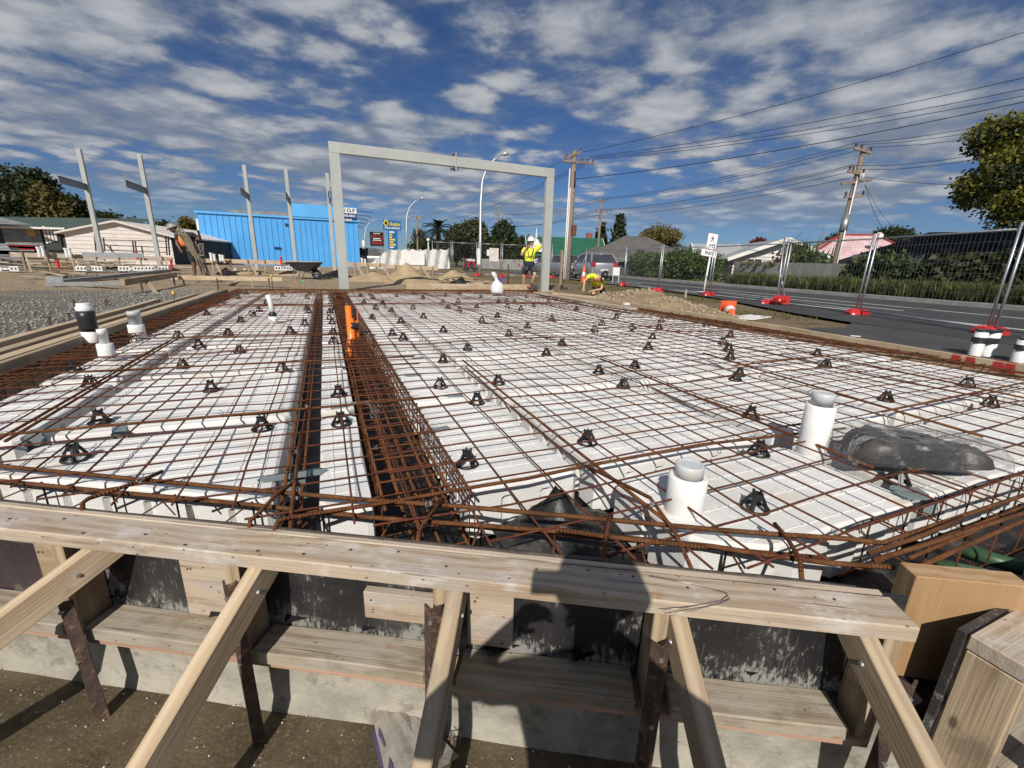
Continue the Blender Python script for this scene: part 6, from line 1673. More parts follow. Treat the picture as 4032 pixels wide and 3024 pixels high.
mark([(-1, 22), (-1, 21.2)], 2.6); mark([(-1, 17), (0, 8)], 2.6); mark([(0, 9), (-4, 3), (-6, -4)], 1.5); mark([(0, 9), (4, 2), (7, -3)], 1.5); mark([(-1, 16), (-6, 12), (-8, 8)], 1.1); mark([(0, 16), (4, 12), (7, 10)], 1.1)
for cx_ in (-8, 8): 
    MB().tube([c+nn_*.010+sr*((cx_+5*math.cos(a))*k)+ax*((-20+5*math.sin(a))*k) for a in [j*.524 for j in range(12)]], .8*k, 5, closed=True).build('symbol', 'sign_black', t)
mark([(-8, -20), (-4, -13), (4, -13), (8, -20)], .8); mark([(-4, -13), (0, -20), (4, -13)], .8); mark([(-8, -20), (0, -20)], .8); mark([(8, -20), (5, -11), (3, -10)], .8)

# ---------------------------------------------------------------- cones and odds on the verge
def cone(lab, M, h=.75):
    t = thing('traffic_cone', lab, 'cone', M.translation)
    t.matrix_world = M; ROOTM[t.name] = M
    MB().lathe([(.135, .03), (.10, h*.38)], 20, cap=False).build('body', 'cone_orange', t, smooth=True, world=False)
    MB().lathe([(.102, h*.38), (.072, h*.62)], 20, cap=False).build('white_band', 'cone_white', t, smooth=True, world=False)
    MB().lathe([(.071, h*.62), (.03, h), (.001, h)], 20, cap=False).build('tip', 'cone_orange', t, smooth=True, world=False)
    MB().box((0, 0, .015), (.30, .30, .03)).build('base', 'cone_orange', t, world=False)
p = pz(2862, 1240, -.05)
cone('orange traffic cone lying on its side on the verge', Matrix.Translation(p+V((.1, .1, .14))) @ Matrix.Rotation(R(-125), 4, 'Z') @ Matrix.Rotation(R(100), 4, 'Y'), .55)
p = pz(2296, 1112, -.03); cone('faded orange cone standing behind the crouching worker', Matrix.Translation((p.x, p.y, -.04)), .9)
o = board('white_sheet', pz(2915, 1255, -.03), pz(2995, 1243, -.03), .45, .012, 'paint_white', None); tag(o, 'flat white sheet lying on the verge by the fallen cone', 'sheet')
o = board('paper_strip', pz(3348, 1322, .004), pz(3388, 1325, .004), .05, .01, 'paint_white', None); tag(o, 'thin white strip lying on the asphalt driveway', 'strip')
p = pz(2698, 1172, -.03); o = board('timber_peg', (p.x, p.y, -.15), (p.x, p.y, zat(p.x, p.y, 1140)), .05, .05, 'pine_weathered', None, upv=(1,0,0)); tag(o, 'pale wooden peg standing behind the rubble heap', 'peg')
p = gd(2210, 15.2); o = board('timber_stake', (p.x, p.y, -.1), (p.x, p.y, zat(p.x, p.y, 985)), .10, .05, 'pine', None, upv=(1,0,0)); tag(o, 'upright pine stake right of the portal right leg', 'stake')
p = gd(2002, 16.5); tag(bar('steel_rod', [(p.x, p.y, -.1), (p.x, p.y, zat(p.x, p.y, 1040))], .03, 'rust_stake', None, 6), 'dark steel rod standing left of the phoning worker', 'rod')
# ---------------------------------------------------------------- houses across the road
def window(t, c, rg_, w, h, nrm, frame='paint_white', mull=1, glass='glass_dark', fw_=.07):
    """window on a wall: rg_ along the wall, nrm outward"""
    rg_ = V(rg_).normalized(); nrm = V(nrm).normalized(); c = V(c)
    M = Matrix((rg_, nrm, V((0,0,1)))).transposed()
    mb = MB(); mb.box(c+nrm*.02, (w, .04, h), M); wn = mb.build('window', glass, t)
    for dx in (-1, 1): MB().box(c+nrm*.05+rg_*dx*w/2, (fw_, .05, h+fw_), M).build('frame', frame, wn)
    for dz in (-1, 1): MB().box(c+nrm*.052+V((0,0,dz*h/2)), (w+fw_, .05, fw_), M).build('frame', frame, wn)
    for i in range(1, mull+1): MB().box(c+nrm*.048+rg_*(-w/2+w*i/(mull+1)), (.04, .04, h), M).build('mullion', frame, wn)
def house(lab, cat, C, rz, L, Wd, eave, ridge, wall, roof, kind='gable', boards=0.0, over=.45, name='house', zb=-.1):
    """L along local x, ridge along local x; C ground centre"""
    t = thing(name, lab, cat, C, rz)
    mb = MB(); mb.box((0, 0, (eave+zb)/2), (L, Wd, eave-zb)); mb.build('wall', wall, t, world=False)
    ov = over; a, b_ = L/2+ov, Wd/2+ov; th = .14; drop = (ridge-eave)*ov/(Wd/2)
    ze = eave-drop
    mb = MB()
    if kind == 'gable':
        top_ = [(-a, 0, ridge), (a, 0, ridge)]
        for s in (-1, 1):
            P = [(-a, 0, ridge), (a, 0, ridge), (a, s*b_, ze), (-a, s*b_, ze)]
            mb.add(P+[(x, y, z-th) for x, y, z in P], [(0,1,2,3), (7,6,5,4), (3,2,6,7), (0,3,7,4), (1,5,6,2)])
        mb.build('roof', roof, t, world=False)
        for s in (-1, 1):
            g = MB(); x = s*L/2; g.add([(x, -Wd/2, eave), (x, Wd/2, eave), (x, 0, ridge-.02), (x-s*.1, -Wd/2, eave), (x-s*.1, Wd/2, eave), (x-s*.1, 0, ridge-.02)], [(0,1,2), (5,4,3)]); g.build('gable', wall, t, world=False)
            for q in (-1, 1):
                g = MB(); g.beam((s*a, 0, ridge+.02-th/2), (s*a, q*b_, ze+.02-th/2), .05, .22); g.build('barge_board', 'paint_white', t, world=False)
    else:
        hr = max(.2, L/2-Wd/2)
        rd = [(-hr, 0, ridge), (hr, 0, ridge)]; e = [(-a, -b_, ze), (a, -b_, ze), (a, b_, ze), (-a, b_, ze)]
        mb.add(rd+e, [(0,2,3,1), (1,3,4), (1,4,5,0), (0,5,2)]); mb.add([(x, y, z-th) for x, y, z in e], [(0,1,2,3)]); 
        mb.add(e+[(x, y, z-th) for x, y, z in e], [(0,1,5,4), (1,2,6,5), (2,3,7,6), (3,0,4,7)])
        mb.build('roof', roof, t, world=False)
        g = MB()
        for s in (-1, 1): g.beam((-a, s*b_, ze-th/2), (a, s*b_, ze-th/2), .06, .16); g.beam((s*a, -b_, ze-th/2), (s*a, b_, ze-th/2), .06, .16)
        g.build('gutter', 'paint_white' if wall != 'paint_dark' else 'paint_grey', t, world=False)
    if boards:
        for s in (-1, 1):
            z = 0.1; 
            while z < eave:
                MB().box((0, s*(Wd/2+.012), z), (L, .02, .025)).build('weatherboard', wall, t, world=False); z += boards
    return t
def wpos(t, x, y, z): return ROOTM[t.name] @ V((x, y, z))
def wdir(t, x, y): return ROOTM[t.name].to_3x3() @ V((x, y, 0))
# all face the road: local -y towards us
HR = -R(9)+R(90)*0
FACE = -R(9)-R(90)          # local +x runs along the road (away), local +y to the left/us?
def hz(x, D): p = gd(x, D); return V((p.x, p.y, .05))
# white house with dark green roof
C = hz(2215, 54); t = house('white house with a dark green iron roof beyond the road', 'house', C, -YAW+.05, 8.6, 6, zat(C.x, C.y, 1000)-.0, zat(C.x, C.y, 936), 'paint_white', 'roof_green')
for x in (-3, -.5, 2.6): window(t, wpos(t, x, -3.02, 1.5), wdir(t, 1, 0), 1.0, .9, wdir(t, 0, -1))
g = MB(); q = wpos(t, -4.0, -3.4, 0); zz = zat(C.x, C.y, 945); g.add([(-4.9, -3.5, zz-1.6), (-2.6, -3.5, zz-1.6), (-3.75, -3.5, zz), (-4.9, -3.2, zz-1.6), (-2.6, -3.2, zz-1.6), (-3.75, -3.2, zz)], [(0,1,2), (0,2,5,3), (1,4,5,2)]); g.build('porch_gable', 'paint_white', t, world=False)
g = MB(); g.tube([(-3.75, -3.5, zz-.1), (-3.75, -3.5, zz+1.0)], [.12, .03], 6); g.build('finial', 'paint_white', t, world=False)
g = MB(); g.box((3.2, .5, zat(C.x, C.y, 925)-.5), (.7, .5, 1.6)); g.build('chimney', 'brick_red', t, world=False)
# dark grey house with hipped tile roof
C = hz(2490, 41); t = house('dark grey house with a hipped tile roof behind the paling fence', 'house', C, -YAW-.10, 8.5, 6.5, zat(C.x, C.y, 1008), zat(C.x, C.y, 932), 'paint_dark', 'roof_tile', 'hip', over=.6)
for x, w_ in ((-1.9, .55), (1.0, 1.5), (-3.2, .6)): window(t, wpos(t, x, -3.27, 1.05), wdir(t, 1, 0), w_, .75, wdir(t, 0, -1), mull=1 if w_ > 1 else 0)
C2 = hz(2350, 40); t2 = house('low verandah roof wing beside the dark grey house', 'house', C2, -YAW-.10, 4.0, 4.0, zat(C2.x, C2.y, 1015), zat(C2.x, C2.y, 972), 'paint_dark', 'roof_tile', 'hip', over=.4, name='house_wing')
# white weatherboard house, gable to the road
C = hz(2975, 31); ev = zat(C.x, C.y, 1018); rg2 = zat(C.x, C.y, 955)
t = house('white weatherboard house with a grey iron roof and wide gable', 'house', C, -R(122), 8.0, 5.6, ev, rg2, 'paint_white', 'roof_grey_iron', over=.5)
z = .3
while z < rg2-.1:
    hw = 2.8 if z < ev else 2.8*(1-(z-ev)/(rg2-ev))
    MB().box((4.02, 0, z), (.025, hw*2, .03)).build('weatherboard', 'paint_cream', t, world=False); z += .22
window(t, wpos(t, 4.03, .1, ev+.45), wdir(t, 0, 1), .5, .6, wdir(t, 1, 0), mull=0)
for y in (-1.6, .0, 1.5): window(t, wpos(t, 4.03, y, 1.15), wdir(t, 0, 1), .9, .7, wdir(t, 1, 0))
C2 = hz(2850, 31.5); ev2 = zat(C2.x, C2.y, 1022); t2 = house('white porch wing with glazed french doors on the weatherboard house', 'house', C2, -YAW-.15, 4.2, 3.0, ev2, zat(C2.x, C2.y, 965), 'paint_white', 'roof_grey_iron', over=.4, name='house_wing')
window(t2, wpos(t2, .2, -1.52, .72), wdir(t2, 1, 0), 1.25, 1.25, wdir(t2, 0, -1), mull=3); window(t2, wpos(t2, -1.25, -1.52, .95), wdir(t2, 1, 0), .7, .8, wdir(t2, 0, -1), mull=0, glass='curtain')
for z in (.4, .7, 1.0): MB().box((.2, -1.56, z), (1.25, .03, .03)).build('glazing_bar', 'paint_white', t2, world=False)
# pink roofed house
C = hz(3345, 34); t = house('white house with a faded pink hipped roof behind the concrete wall', 'house', C, -YAW-R(20), 8.2, 6, zat(C.x, C.y, 1040), zat(C.x, C.y, 928), 'paint_white', 'roof_pink', 'hip')
C3 = ROOTM[t.name]; g = MB(); rz_ = zat(C.x, C.y, 928); g.beam((-1.1, 0, rz_+.03), (1.1, 0, rz_+.03), .25, .12)
for sx_ in (-1, 1):
    for sy_ in (-1, 1): g.beam((sx_*1.1, 0, rz_+.03), (sx_*4.55, sy_*3.45, zat(C.x, C.y, 1040)-.28), .2, .1)
g.build('ridge_capping', 'roof_red_trim', t, world=False)
g = MB(); g.tube([(-2.6, -1, rz_-.8), (-2.6, -1, rz_+1.7)], .03, 6)
for i in range(6): g.tube([(-3.2+.2*i, -1.3+.05*i, rz_+1.6), (-3.2+.2*i, -.7, rz_+1.6)], .02, 4)
g.tube([(-3.3, -1, rz_+1.6), (-2.1, -1, rz_+1.6)], .025, 4); g.build('aerial', 'galv', t, world=False)
g = MB(); g.lathe([(.001, 0), (.12, .02), (.23, .07), (.24, .08), (.18, .05), (.001, .03)], 16); Md = Matrix.Translation((.6, -2.2, rz_-.2)) @ Matrix.Rotation(R(70), 4, 'X'); g.v = [tuple(Md @ V(v)) for v in g.v]; g.tube([(.6, -1.9, rz_-1.0), (.6, -2.1, rz_-.2)], .03, 6); g.build('satellite_dish', 'paint_cream', t, world=False)
for x in (-2.5, .5): window(t, wpos(t, x, -3.02, 1.6), wdir(t, 1, 0), 1.3, .8, wdir(t, 0, -1))
# dark house at right
C = hz(3800, 24.5); t = house('black roofed dark house behind the sedge at the road bend', 'house', C, -YAW-R(42), 12.0, 8, zat(C.x, C.y, 1055), zat(C.x, C.y, 915), 'paint_dark', 'roof_black', 'hip', over=.7)
g = MB(); g.box((-3.4, -4.1, .95), (3.0, .3, 1.7)); g.build('garage_door', 'paint_blue_grey', t, world=False)
window(t, wpos(t, 1.4, -4.02, 1.3), wdir(t, 1, 0), 1.4, 1.0, wdir(t, 0, -1), frame='paint_grey')
# concrete boundary wall along the far side
def wall_run(lab, pts, h, mat, name, th=.12, cat='wall', panel=1.1):
    t = thing(name, lab, cat, (pts[0].x, pts[0].y, 0))
    for a, b_, ha, hb in [(pts[i], pts[i+1], h[i], h[i+1]) for i in range(len(pts)-1)]:
        n = max(1, int((b_-a).length/panel))
        for i in range(n):
            p, q = a.lerp(b_, i/n), a.lerp(b_, (i+1)/n); d = (q-p).normalized(); p = p+d*.006; q = q-d*.006; nn = V((d.y, -d.x, 0))*th/2
            z0, z1 = ha+(hb-ha)*i/n, ha+(hb-ha)*(i+1)/n
            mb = MB(); P = [p-nn, q-nn, q+nn, p+nn]
            mb.add([V((v.x, v.y, -.1)) for v in P]+[V((P[0].x, P[0].y, z0)), V((P[1].x, P[1].y, z1)), V((P[2].x, P[2].y, z1)), V((P[3].x, P[3].y, z0))], [(0,1,5,4), (1,2,6,5), (2,3,7,6), (3,0,4,7), (4,5,6,7)])
            mb.build('panel' if cat == 'wall' else 'paling', mat, t)
    return t
def fv(x, v):                      # point at picture column x lying v metres beyond the road edge line
    r_ = ray(x, 1040+(x-2016)*.0293); r_ = V((r_.x, r_.y, 0)).normalized()
    k = (v+RO.dot(RV))/r_.dot(RV); return r_*k
a, b_, c_, e_ = fv(2890, 9.2), fv(3370, 9.2), fv(3420, 9.2), fv(3560, 9.2)
wall_run('weathered grey concrete panel wall behind the sedge', [a, b_, c_, e_], [zat(a.x, a.y, 1030), zat(b_.x, b_.y, 1040), zat(c_.x, c_.y, 1068), zat(e_.x, e_.y, 1074)], 'concrete_wall', 'concrete_wall', panel=1.3)
a, b_ = fv(2425, 11.5), fv(2520, 11.0)
wall_run('weathered grey paling fence in front of the dark grey house', [a, b_], [zat(a.x, a.y, 1022), zat(b_.x, b_.y, 1030)], 'paling', 'paling_fence', .04, 'fence', .16)
a, b_ = gd(1880, 60), gd(2060, 56)
wall_run('low pale concrete wall beyond the street lamp', [a, b_], [1.3, 1.3], 'concrete_wall', 'low_wall', panel=2.4)

# ---------------------------------------------------------------- hedges, sedge, trees
def hedge(lab, x0, x1, v, yt, n, mat, leaf, dep=1.4, zb=.1, seed=1, name='hedge', k=6, wob=10, yb=None):
    blobs = []; rg = random.Random(seed)
    t = thing(name, lab, 'hedge', (lambda p: (p.x, p.y, .05))(fv((x0+x1)/2, v)))
    for i in range(k):
        x = x0+(x1-x0)*(i+.5)/k; p = fv(x, v); zt = zat(p.x, p.y, (yt[0]+(yt[1]-yt[0])*i/(k-1))+rg.uniform(-wob, wob)); w_ = (fv(x0, v)-fv(x1, v)).length/k
        for j in range(3):
            blobs.append(((p.x+rg.uniform(-.1, .1), p.y+rg.uniform(-.3, .3), zb+(zt-zb)*(.2+.27*j)), (w_*.75, dep*.5, (zt-zb)*.28)))
    leaf_cloud('foliage', blobs, n, leaf, mat, t, seed=seed, shell=.5)
    mb = MB()
    for i in range(k):
        p = fv(x0+(x1-x0)*(i+.5)/k, v); mb.tube([(p.x, p.y, 0), (p.x+.1, p.y, 1.0)], [.06, .03], 5)
    mb.build('stem', 'bark', t)
    return t
hedge('big bright green leafy hedge before the white house porch', 2500, 2790, 8.6, (1000, 985), 14000, 'leaf_hedge', .13, dep=2.0, seed=3)
hedge('bushy dark shrub in front of the pink roofed house', 3085, 3230, 10.0, (985, 1000), 3500, 'leaf_mid', .16, seed=5, name='shrub', k=4)
hedge('leafy shrub with pale flowers by the wall end', 3370, 3540, 8.8, (1010, 1010), 3500, 'leaf_mid', .15, seed=7, name='shrub', k=4)
hedge('dense dark shrubs in front of the black roofed house', 3740, 4100, 9.0, (1035, 975), 6000, 'leaf_dark', .18, dep=2.4, seed=9, name='shrub')
hedge('dark red shrub beside the white weatherboard house', 3060, 3095, 11.5, (985, 985), 500, 'leaf_red', .15, seed=11, name='shrub', k=2)
hedge('low creeper growing along the top of the concrete wall', 2900, 3060, 9.15, (1030, 1034), 260, 'leaf_autumn', .10, dep=.3, seed=13, name='creeper', zb=1.1, wob=4)
# cabbage-like spiky leaves above the shrub
p = fv(3145, 10.2)
t = thing('flax_bush', 'spiky upright green plant above the shrub by the pink roof', 'plant', (p.x, p.y, .05))
blades('leaves', [(p.x+random.gauss(0, .5), p.y+random.gauss(0, .3), 1.0) for i in range(90)], 1.7, .09, 'sedge', t, seed=8, lean=.5)
# tall sedge along the far kerb
pts = []
for i in range(2300):
    u = -6+26*random.random()**1.0; v = 6.9+random.random()*1.7
    cl = math.sin(u*3.1)+math.sin(u*1.7+v*4)
    p = road(u+random.gauss(0, .12), v+random.gauss(0, .1), .10)
    x_ = (p-CAMP).dot(rt)/max(.1, (p-CAMP).dot(fw))*F_+2016
    if x_ < 2850: continue
    pts.append((p.x, p.y, .10))
tag(blades('tall_sedge', pts, .66, .032, 'sedge', seed=21, nb=9, lean=.75), 'tall sedge grass growing along the far kerb', 'grass', kind='stuff')
pts = []
for i in range(2500):
    p = road(random.uniform(5, 45), 7.0+random.random()*3, .10); pts.append((p.x, p.y, .10))
tag(blades('mown_grass', pts, .10, .02, 'short_grass', seed=22, nb=3, lean=.7), 'mown grass below the hedge across the road', 'grass', kind='stuff')

def blobs_ball(w, h, zc, k, seed, d=None):
    rg = random.Random(seed); d = d or w; out = []
    for i in range(k):
        a = rg.uniform(0, 6.28); rr = rg.uniform(.2, .62); z = zc+rg.uniform(-.38, .38)*h
        s = rg.uniform(.22, .40); out.append(((math.cos(a)*rr*w/2, math.sin(a)*rr*d/2, z), (w*s, d*s, h*s*.75)))
    return out
def blobs_cone(w, h, z0, k, seed):
    rg = random.Random(seed); out = []
    for i in range(k):
        f = i/(k-1); ww = w*(1-f*.88)/2
        for j in range(3):
            a = rg.uniform(0, 6.28); out.append(((math.cos(a)*ww*.5, math.sin(a)*ww*.5, z0+(h-z0)*f), (ww*.65+.1, ww*.65+.1, (h-z0)/k*.8)))
    return out
def ptree(name, lab, x, D, x0, x1, ytop, mat, n, leaf, kind='ball', seed=1, group=None, zc=None, ybot=None, **k):
    p = gd(x, D); zt = zat(p.x, p.y, ytop); w_ = (x1-x0)*D/F_
    zbot = zat(p.x, p.y, ybot) if ybot else 0.6
    if kind == 'ball': bl_ = blobs_ball(w_, zt-zbot, (zt+zbot)/2, 12, seed)
    else: bl_ = blobs_cone(w_, zt, zbot, 9, seed)
    return tree(name, lab, 'tree', (p.x, p.y, 0), zt, bl_, int(n*2.3), leaf*.6, mat, trunk_r=max(.12, w_*.03), seed=seed, group=group, **k)
# big tree at the right edge, reaching in over the street
p = gd(4110, 19.0); rg = random.Random(4); bl_ = []
zt = zat(p.x, p.y, 430)
for i in range(60):
    x = rg.uniform(3820, 4300); y = rg.uniform(480, 880); 
    if x < 3880 and (y < 640 or y > 760): continue
    if x < 3960 and (y < 520 or y > 800): continue
    q = pd(x, y, 19+rg.uniform(-1.5, 1.5)); bl_.append(((q.x-p.x, q.y-p.y, q.z), (rg.uniform(.5, .95), rg.uniform(.5, .95), rg.uniform(.3, .6))))
tree('street_tree', 'leafy green and yellow tree leaning in at the edge of the street', 'tree', (p.x, p.y, 0), zt, bl_, 22000, .115, 'leaf_yellow', trunk_r=.25, seed=6, limbs=9, top=.6, shell=.2)
leaf_cloud('crown', [((p.x+c[0], p.y+c[1], c[2]-.35), r) for c, r in bl_], 15000, .115, 'leaf_dark', bpy.data.objects['street_tree'], seed=16, shell=.2)  # dark-leaved copy of the crown, set lower: its shaded underside put into colour
G = 'trees beyond the far houses'
ptree('conifer_tree', 'dark conifer beside the far power pole, shorter of two', 2360, 58, 2325, 2395, 895, 'leaf_conifer', 2500, .45, 'cone', 2)
ptree('conifer_tree', 'dark conifer behind the grey tile roof, taller of two', 2425, 56, 2375, 2480, 862, 'leaf_conifer', 3500, .45, 'cone', 3)
ptree('broadleaf_tree', 'olive brown rounded tree behind the hedge', 2590, 46, 2505, 2680, 905, 'leaf_autumn', 4500, .28, seed=5, ybot=1020)
ptree('broadleaf_tree', 'dark rounded tree between the pink roof and the black roof', 3490, 42, 3405, 3565, 900, 'leaf_dark', 4500, .3, seed=7, ybot=1000)
ptree('broadleaf_tree', 'small dark tree peeping over the pink roof ridge', 3270, 48, 3240, 3305, 918, 'leaf_dark', 700, .3, seed=8, ybot=960)
ptree('broadleaf_tree', 'low dark tree behind the white weatherboard roof', 2965, 46, 2940, 2995, 938, 'leaf_red', 700, .3, seed=9, ybot=980)
ptree('gum_tree', 'broad olive gum tree behind the street lamp', 1850, 78, 1775, 1925, 868, 'leaf_gum', 5000, .55, seed=10, ybot=1010)
ptree('gum_tree', 'dark leafy tree right of the palm', 1800, 72, 1760, 1850, 935, 'leaf_dark', 3000, .5, seed=11, ybot=1020)
ptree('broadleaf_tree', 'tall dark evergreen left of the green roofed house', 1990, 72, 1945, 2060, 866, 'leaf_conifer', 4500, .5, seed=12, ybot=1020)
ptree('broadleaf_tree', 'dark evergreen mass behind the far fence', 1930, 70, 1870, 2000, 945, 'leaf_dark', 3500, .5, seed=13, ybot=1030)
ptree('broadleaf_tree', 'low dark tree behind the phoning worker', 2050, 66, 2000, 2100, 940, 'leaf_dark', 3000, .45, seed=14, ybot=1030)
ptree('broadleaf_tree', 'dark low trees left of the palm by the pylon sign', 1690, 80, 1590, 1740, 945, 'leaf_dark', 3500, .5, seed=15, ybot=1020)
ptree('bare_tree', 'thin brownish tree behind the distant power pole', 1655, 85, 1630, 1690, 905, 'leaf_gum', 500, .4, seed=16, ybot=960)
# hill of dark trees at the left
for i, (x, D, x0, x1, yt, lab) in enumerate(((20, 62, -60, 130, 675, 'tall dark pine at the left end of the hill'), (120, 64, 60, 200, 705, 'dark pine with a broken top on the hill'), (190, 60, 130, 260, 690, 'dark pine at the right of the tall group'), (250, 58, 190, 320, 760, 'bronze tinted tree below the pines'), (310, 60, 250, 385, 785, 'rounded dark tree stepping down the hill'), (60, 56, -40, 150, 770, 'dense dark tree above the old building'), (440, 75, 380, 510, 848, 'low dark tree over the white shed roof'), (530, 78, 490, 575, 862, 'small dark tree behind the shed ridge'), (660, 70, 590, 740, 868, 'rounded dark tree right of the shed'), (760, 66, 730, 800, 870, 'olive tree beside the blue building'), (-60, 60, -150, 40, 720, 'dark tree at the far left skyline'))):
    ptree('hill_tree', lab, x, D, x0, x1, yt, 'leaf_autumn' if i in (3, 9) else 'leaf_dark', 3800 if i < 6 else 2200, .55, 'ball', 30+i, ybot=yt+(230 if i < 6 else 110))
# palm
p = gd(1727, 75); zt = zat(p.x, p.y, 900)
t = thing('palm_tree', 'date palm with a round head of fronds beyond the signs', 'tree', (p.x, p.y, 0))
MB().tube([(p.x, p.y, -.1), (p.x, p.y, zt*.5), (p.x, p.y, zt)], [.45, .38, .45], 10).build('trunk', 'bark', t, smooth=True)
rg = np.random.default_rng(3)
for i in range(56):
    a = rg.uniform(0, 6.28); e = rg.uniform(-.75, 1.45); L = rg.uniform(2.6, 3.7); n = 9
    pts = [V((p.x, p.y, zt))+V((math.cos(a)*L*s*math.cos(e)*1.0, math.sin(a)*L*s*math.cos(e), L*(s*math.sin(e)-s*s*.45))) for s in [j/n for j in range(n+1)]]
    mb = MB()
    for j in range(n):
        d = (pts[j+1]-pts[j]).normalized(); sdv = d.cross(V((0,0,1))); sdv = sdv.normalized() if sdv.length > .01 else V((1,0,0)); wv = .42*math.sin(math.pi*(j+.6)/(n+.6))
        for s in (-1, 1):
            for h_ in (.0, .5):
                c = pts[j].lerp(pts[j+1], h_); mb.add([c, c+d*.16, c+sdv*s*wv+d*.35-V((0,0,.22))], [(0,1,2)])
    mb.build('frond', 'palm_leaf', t)

# ---------------------------------------------------------------- lamps, poles and wires
def lamp(lab, xb, D, pts_px, head):
    b_ = gd(xb, D); t = thing('street_lamp', lab, 'street lamp', (b_.x, b_.y, 0))
    P = [V((b_.x, b_.y, -.1))]+[pd(x, y, D) for x, y in pts_px]
    P = [V((b_.x, b_.y, -.1))]
    for x, y in pts_px: q = pd(x, y, D); P.append(V((q.x, q.y, q.z)))
    k = len(P); MB().tube(P, [.11-.06*i/(k-1) for i in range(k)], 10).build('pole', 'lamp_steel', t, smooth=True)
    a, c = pd(*head[0], D), pd(*head[1], D); mb = MB(); mb.tube([a, a.lerp(c, .35), a.lerp(c, .8), c], [.05, .13, .12, .04], 8); mb.build('lantern', 'lamp_steel', t, smooth=True)
lamp('curved arm street lamp beyond the portal frame opening', 1890, 30, [(1891, 950), (1893, 800), (1899, 715), (1915, 665), (1945, 630), (1978, 608)], ((1975, 608), (2003, 604)))
lamp('farther curved arm street lamp near the pylon sign', 1600, 58, [(1600, 900), (1602, 850), (1612, 818), (1635, 792), (1655, 782)], ((1652, 782), (1671, 779)))
lamp('faint distant street lamp beside the blue building', 1436, 85, [(1436, 930), (1440, 900), (1452, 880), (1465, 870)], ((1463, 870), (1476, 868)))
p = gd(1688, 50); t = thing('globe_lamp', 'white globe lamp post before the palm', 'street lamp', (p.x, p.y, 0)); zt = zat(p.x, p.y, 945)
MB().tube([(p.x, p.y, 0), (p.x, p.y, zt-.2)], .07, 8).build('pole', 'post_white', t); MB().lathe([(.02, 0), (.16, .06), (.2, .2), (.16, .34), (.02, .4)], 12, (p.x, p.y, zt-.2)).build('globe', 'post_white', t, smooth=True)
INS = MB().lathe([(.02, 0), (.05, .02), (.03, .07), (.055, .10), (.03, .16), (.001, .18)], 8, cap=False).mesh('insulator'); INS.materials.append(MT['insulator'])
def power_pole(lab, base_px, D, top_px, rb, rtop, arms, mat='pole_wood', extra=None):
    b_ = pd(base_px[0], base_px[1], D); tp = pd(top_px[0], top_px[1], D)
    if b_.z > 0: b_ = b_+(b_-tp).normalized()*(b_.z/((tp-b_).normalized().z))
    t = thing('power_pole', lab, 'power pole', (b_.x, b_.y, 0))
    MB().tube([b_-(tp-b_).normalized()*.3, b_.lerp(tp, .5), tp], [rb, (rb+rtop)/2, rtop], 12).build('pole', mat, t, smooth=True)
    pts = []
    for (xa, ya, xb, yb, ins) in arms:
        A, B = pd(xa, ya, D-.15), pd(xb, yb, D-.15)
        arm = board('cross_arm', A, B, .09, .11, mat, t)
        for f in ins:
            c = A.lerp(B, f)+V((0, 0, .05)); o = link('insulator', INS, None, t); o.location = c-V((b_.x, b_.y, 0)); o.scale = (1.1, 1.1, 1.3); pts.append(c+V((0, 0, .2)))
    return t, pts
u1, p1 = power_pole('weathered timber power pole with white conduits by the parked cars', (2232, 1112), 25.0, (2262, 598), .19, .14,
    [(2213, 633, 2341, 645, (.1, .62, .78, .95)), (2226, 625, 2292, 596, (.08, .92))])
for dx, ya, yb, r_ in ((-14, 1100, 665, .035), (-8, 1100, 740, .03)):
    MB().tube([pd(2232+dx+(2262-2232)*((1112-ya)/514), ya, 24.78), pd(2232+dx+(2262-2232)*((1112-yb)/514), yb, 24.78)], r_, 8).build('conduit', 'pvc_white', u1, smooth=True)
q = pd(2259, 908, 24.8); mb = MB(); mb.box(q, (.30, .12, .62)); mb.build('sign_plate', 'rust_box', u1)
MB().tube([pd(2262, 735, 24.8), pd(2265, 700, 24.8), pd(2264, 676, 24.8)], .05, 7).build('cable_joint', 'wire_black', u1, smooth=True)
u3, p3 = power_pole('leaning timber power pole with a white conduit across the road', (3272, 1092), 21.5, (3402, 585), .15, .11,
    [(3362, 583, 3430, 602, (.08, .42, .95)), (3338, 672, 3404, 690, (.1, .3, .9)), (3314, 724, 3435, 709, (.5,)), (3324, 777, 3400, 772, (.05, .95))])
def along(f): return (3272+(3402-3272)*f, 1092+(585-1092)*f)
MB().tube([pd(along(.0)[0]+10, along(.0)[1], 21.3), pd(along(.28)[0]+10, along(.28)[1], 21.3), pd(along(.78)[0]+4, along(.78)[1], 21.3)], .035, 8).build('conduit', 'pvc_white', u3, smooth=True)
MB().tube([pd(*along(.36), 21.4), pd(*along(.48), 21.4)], .17, 12).build('metal_sleeve', 'galv', u3, smooth=True)
mb = MB(); q = pd(3395, 692, 21.3); mb.box(q, (.16, .12, .22)); mb.build('fuse_box', 'paint_white', u3)
u2, p2 = power_pole('tall thin power pole behind the grey tile roof', (2352, 1010), 52, (2370, 783), .17, .12, [(2348, 790, 2394, 792, (.05, .5, .95)), (2344, 833, 2392, 838, (.1, .4, .6, .9)), (2340, 856, 2382, 854, (.5,))])
u4, p4 = power_pole('far power pole between the gum trees', (1958, 1000), 78, (1962, 815), .17, .12, [(1943, 845, 1981, 847, (.02, .98)), (1952, 892, 1978, 893, (.2, .8))])
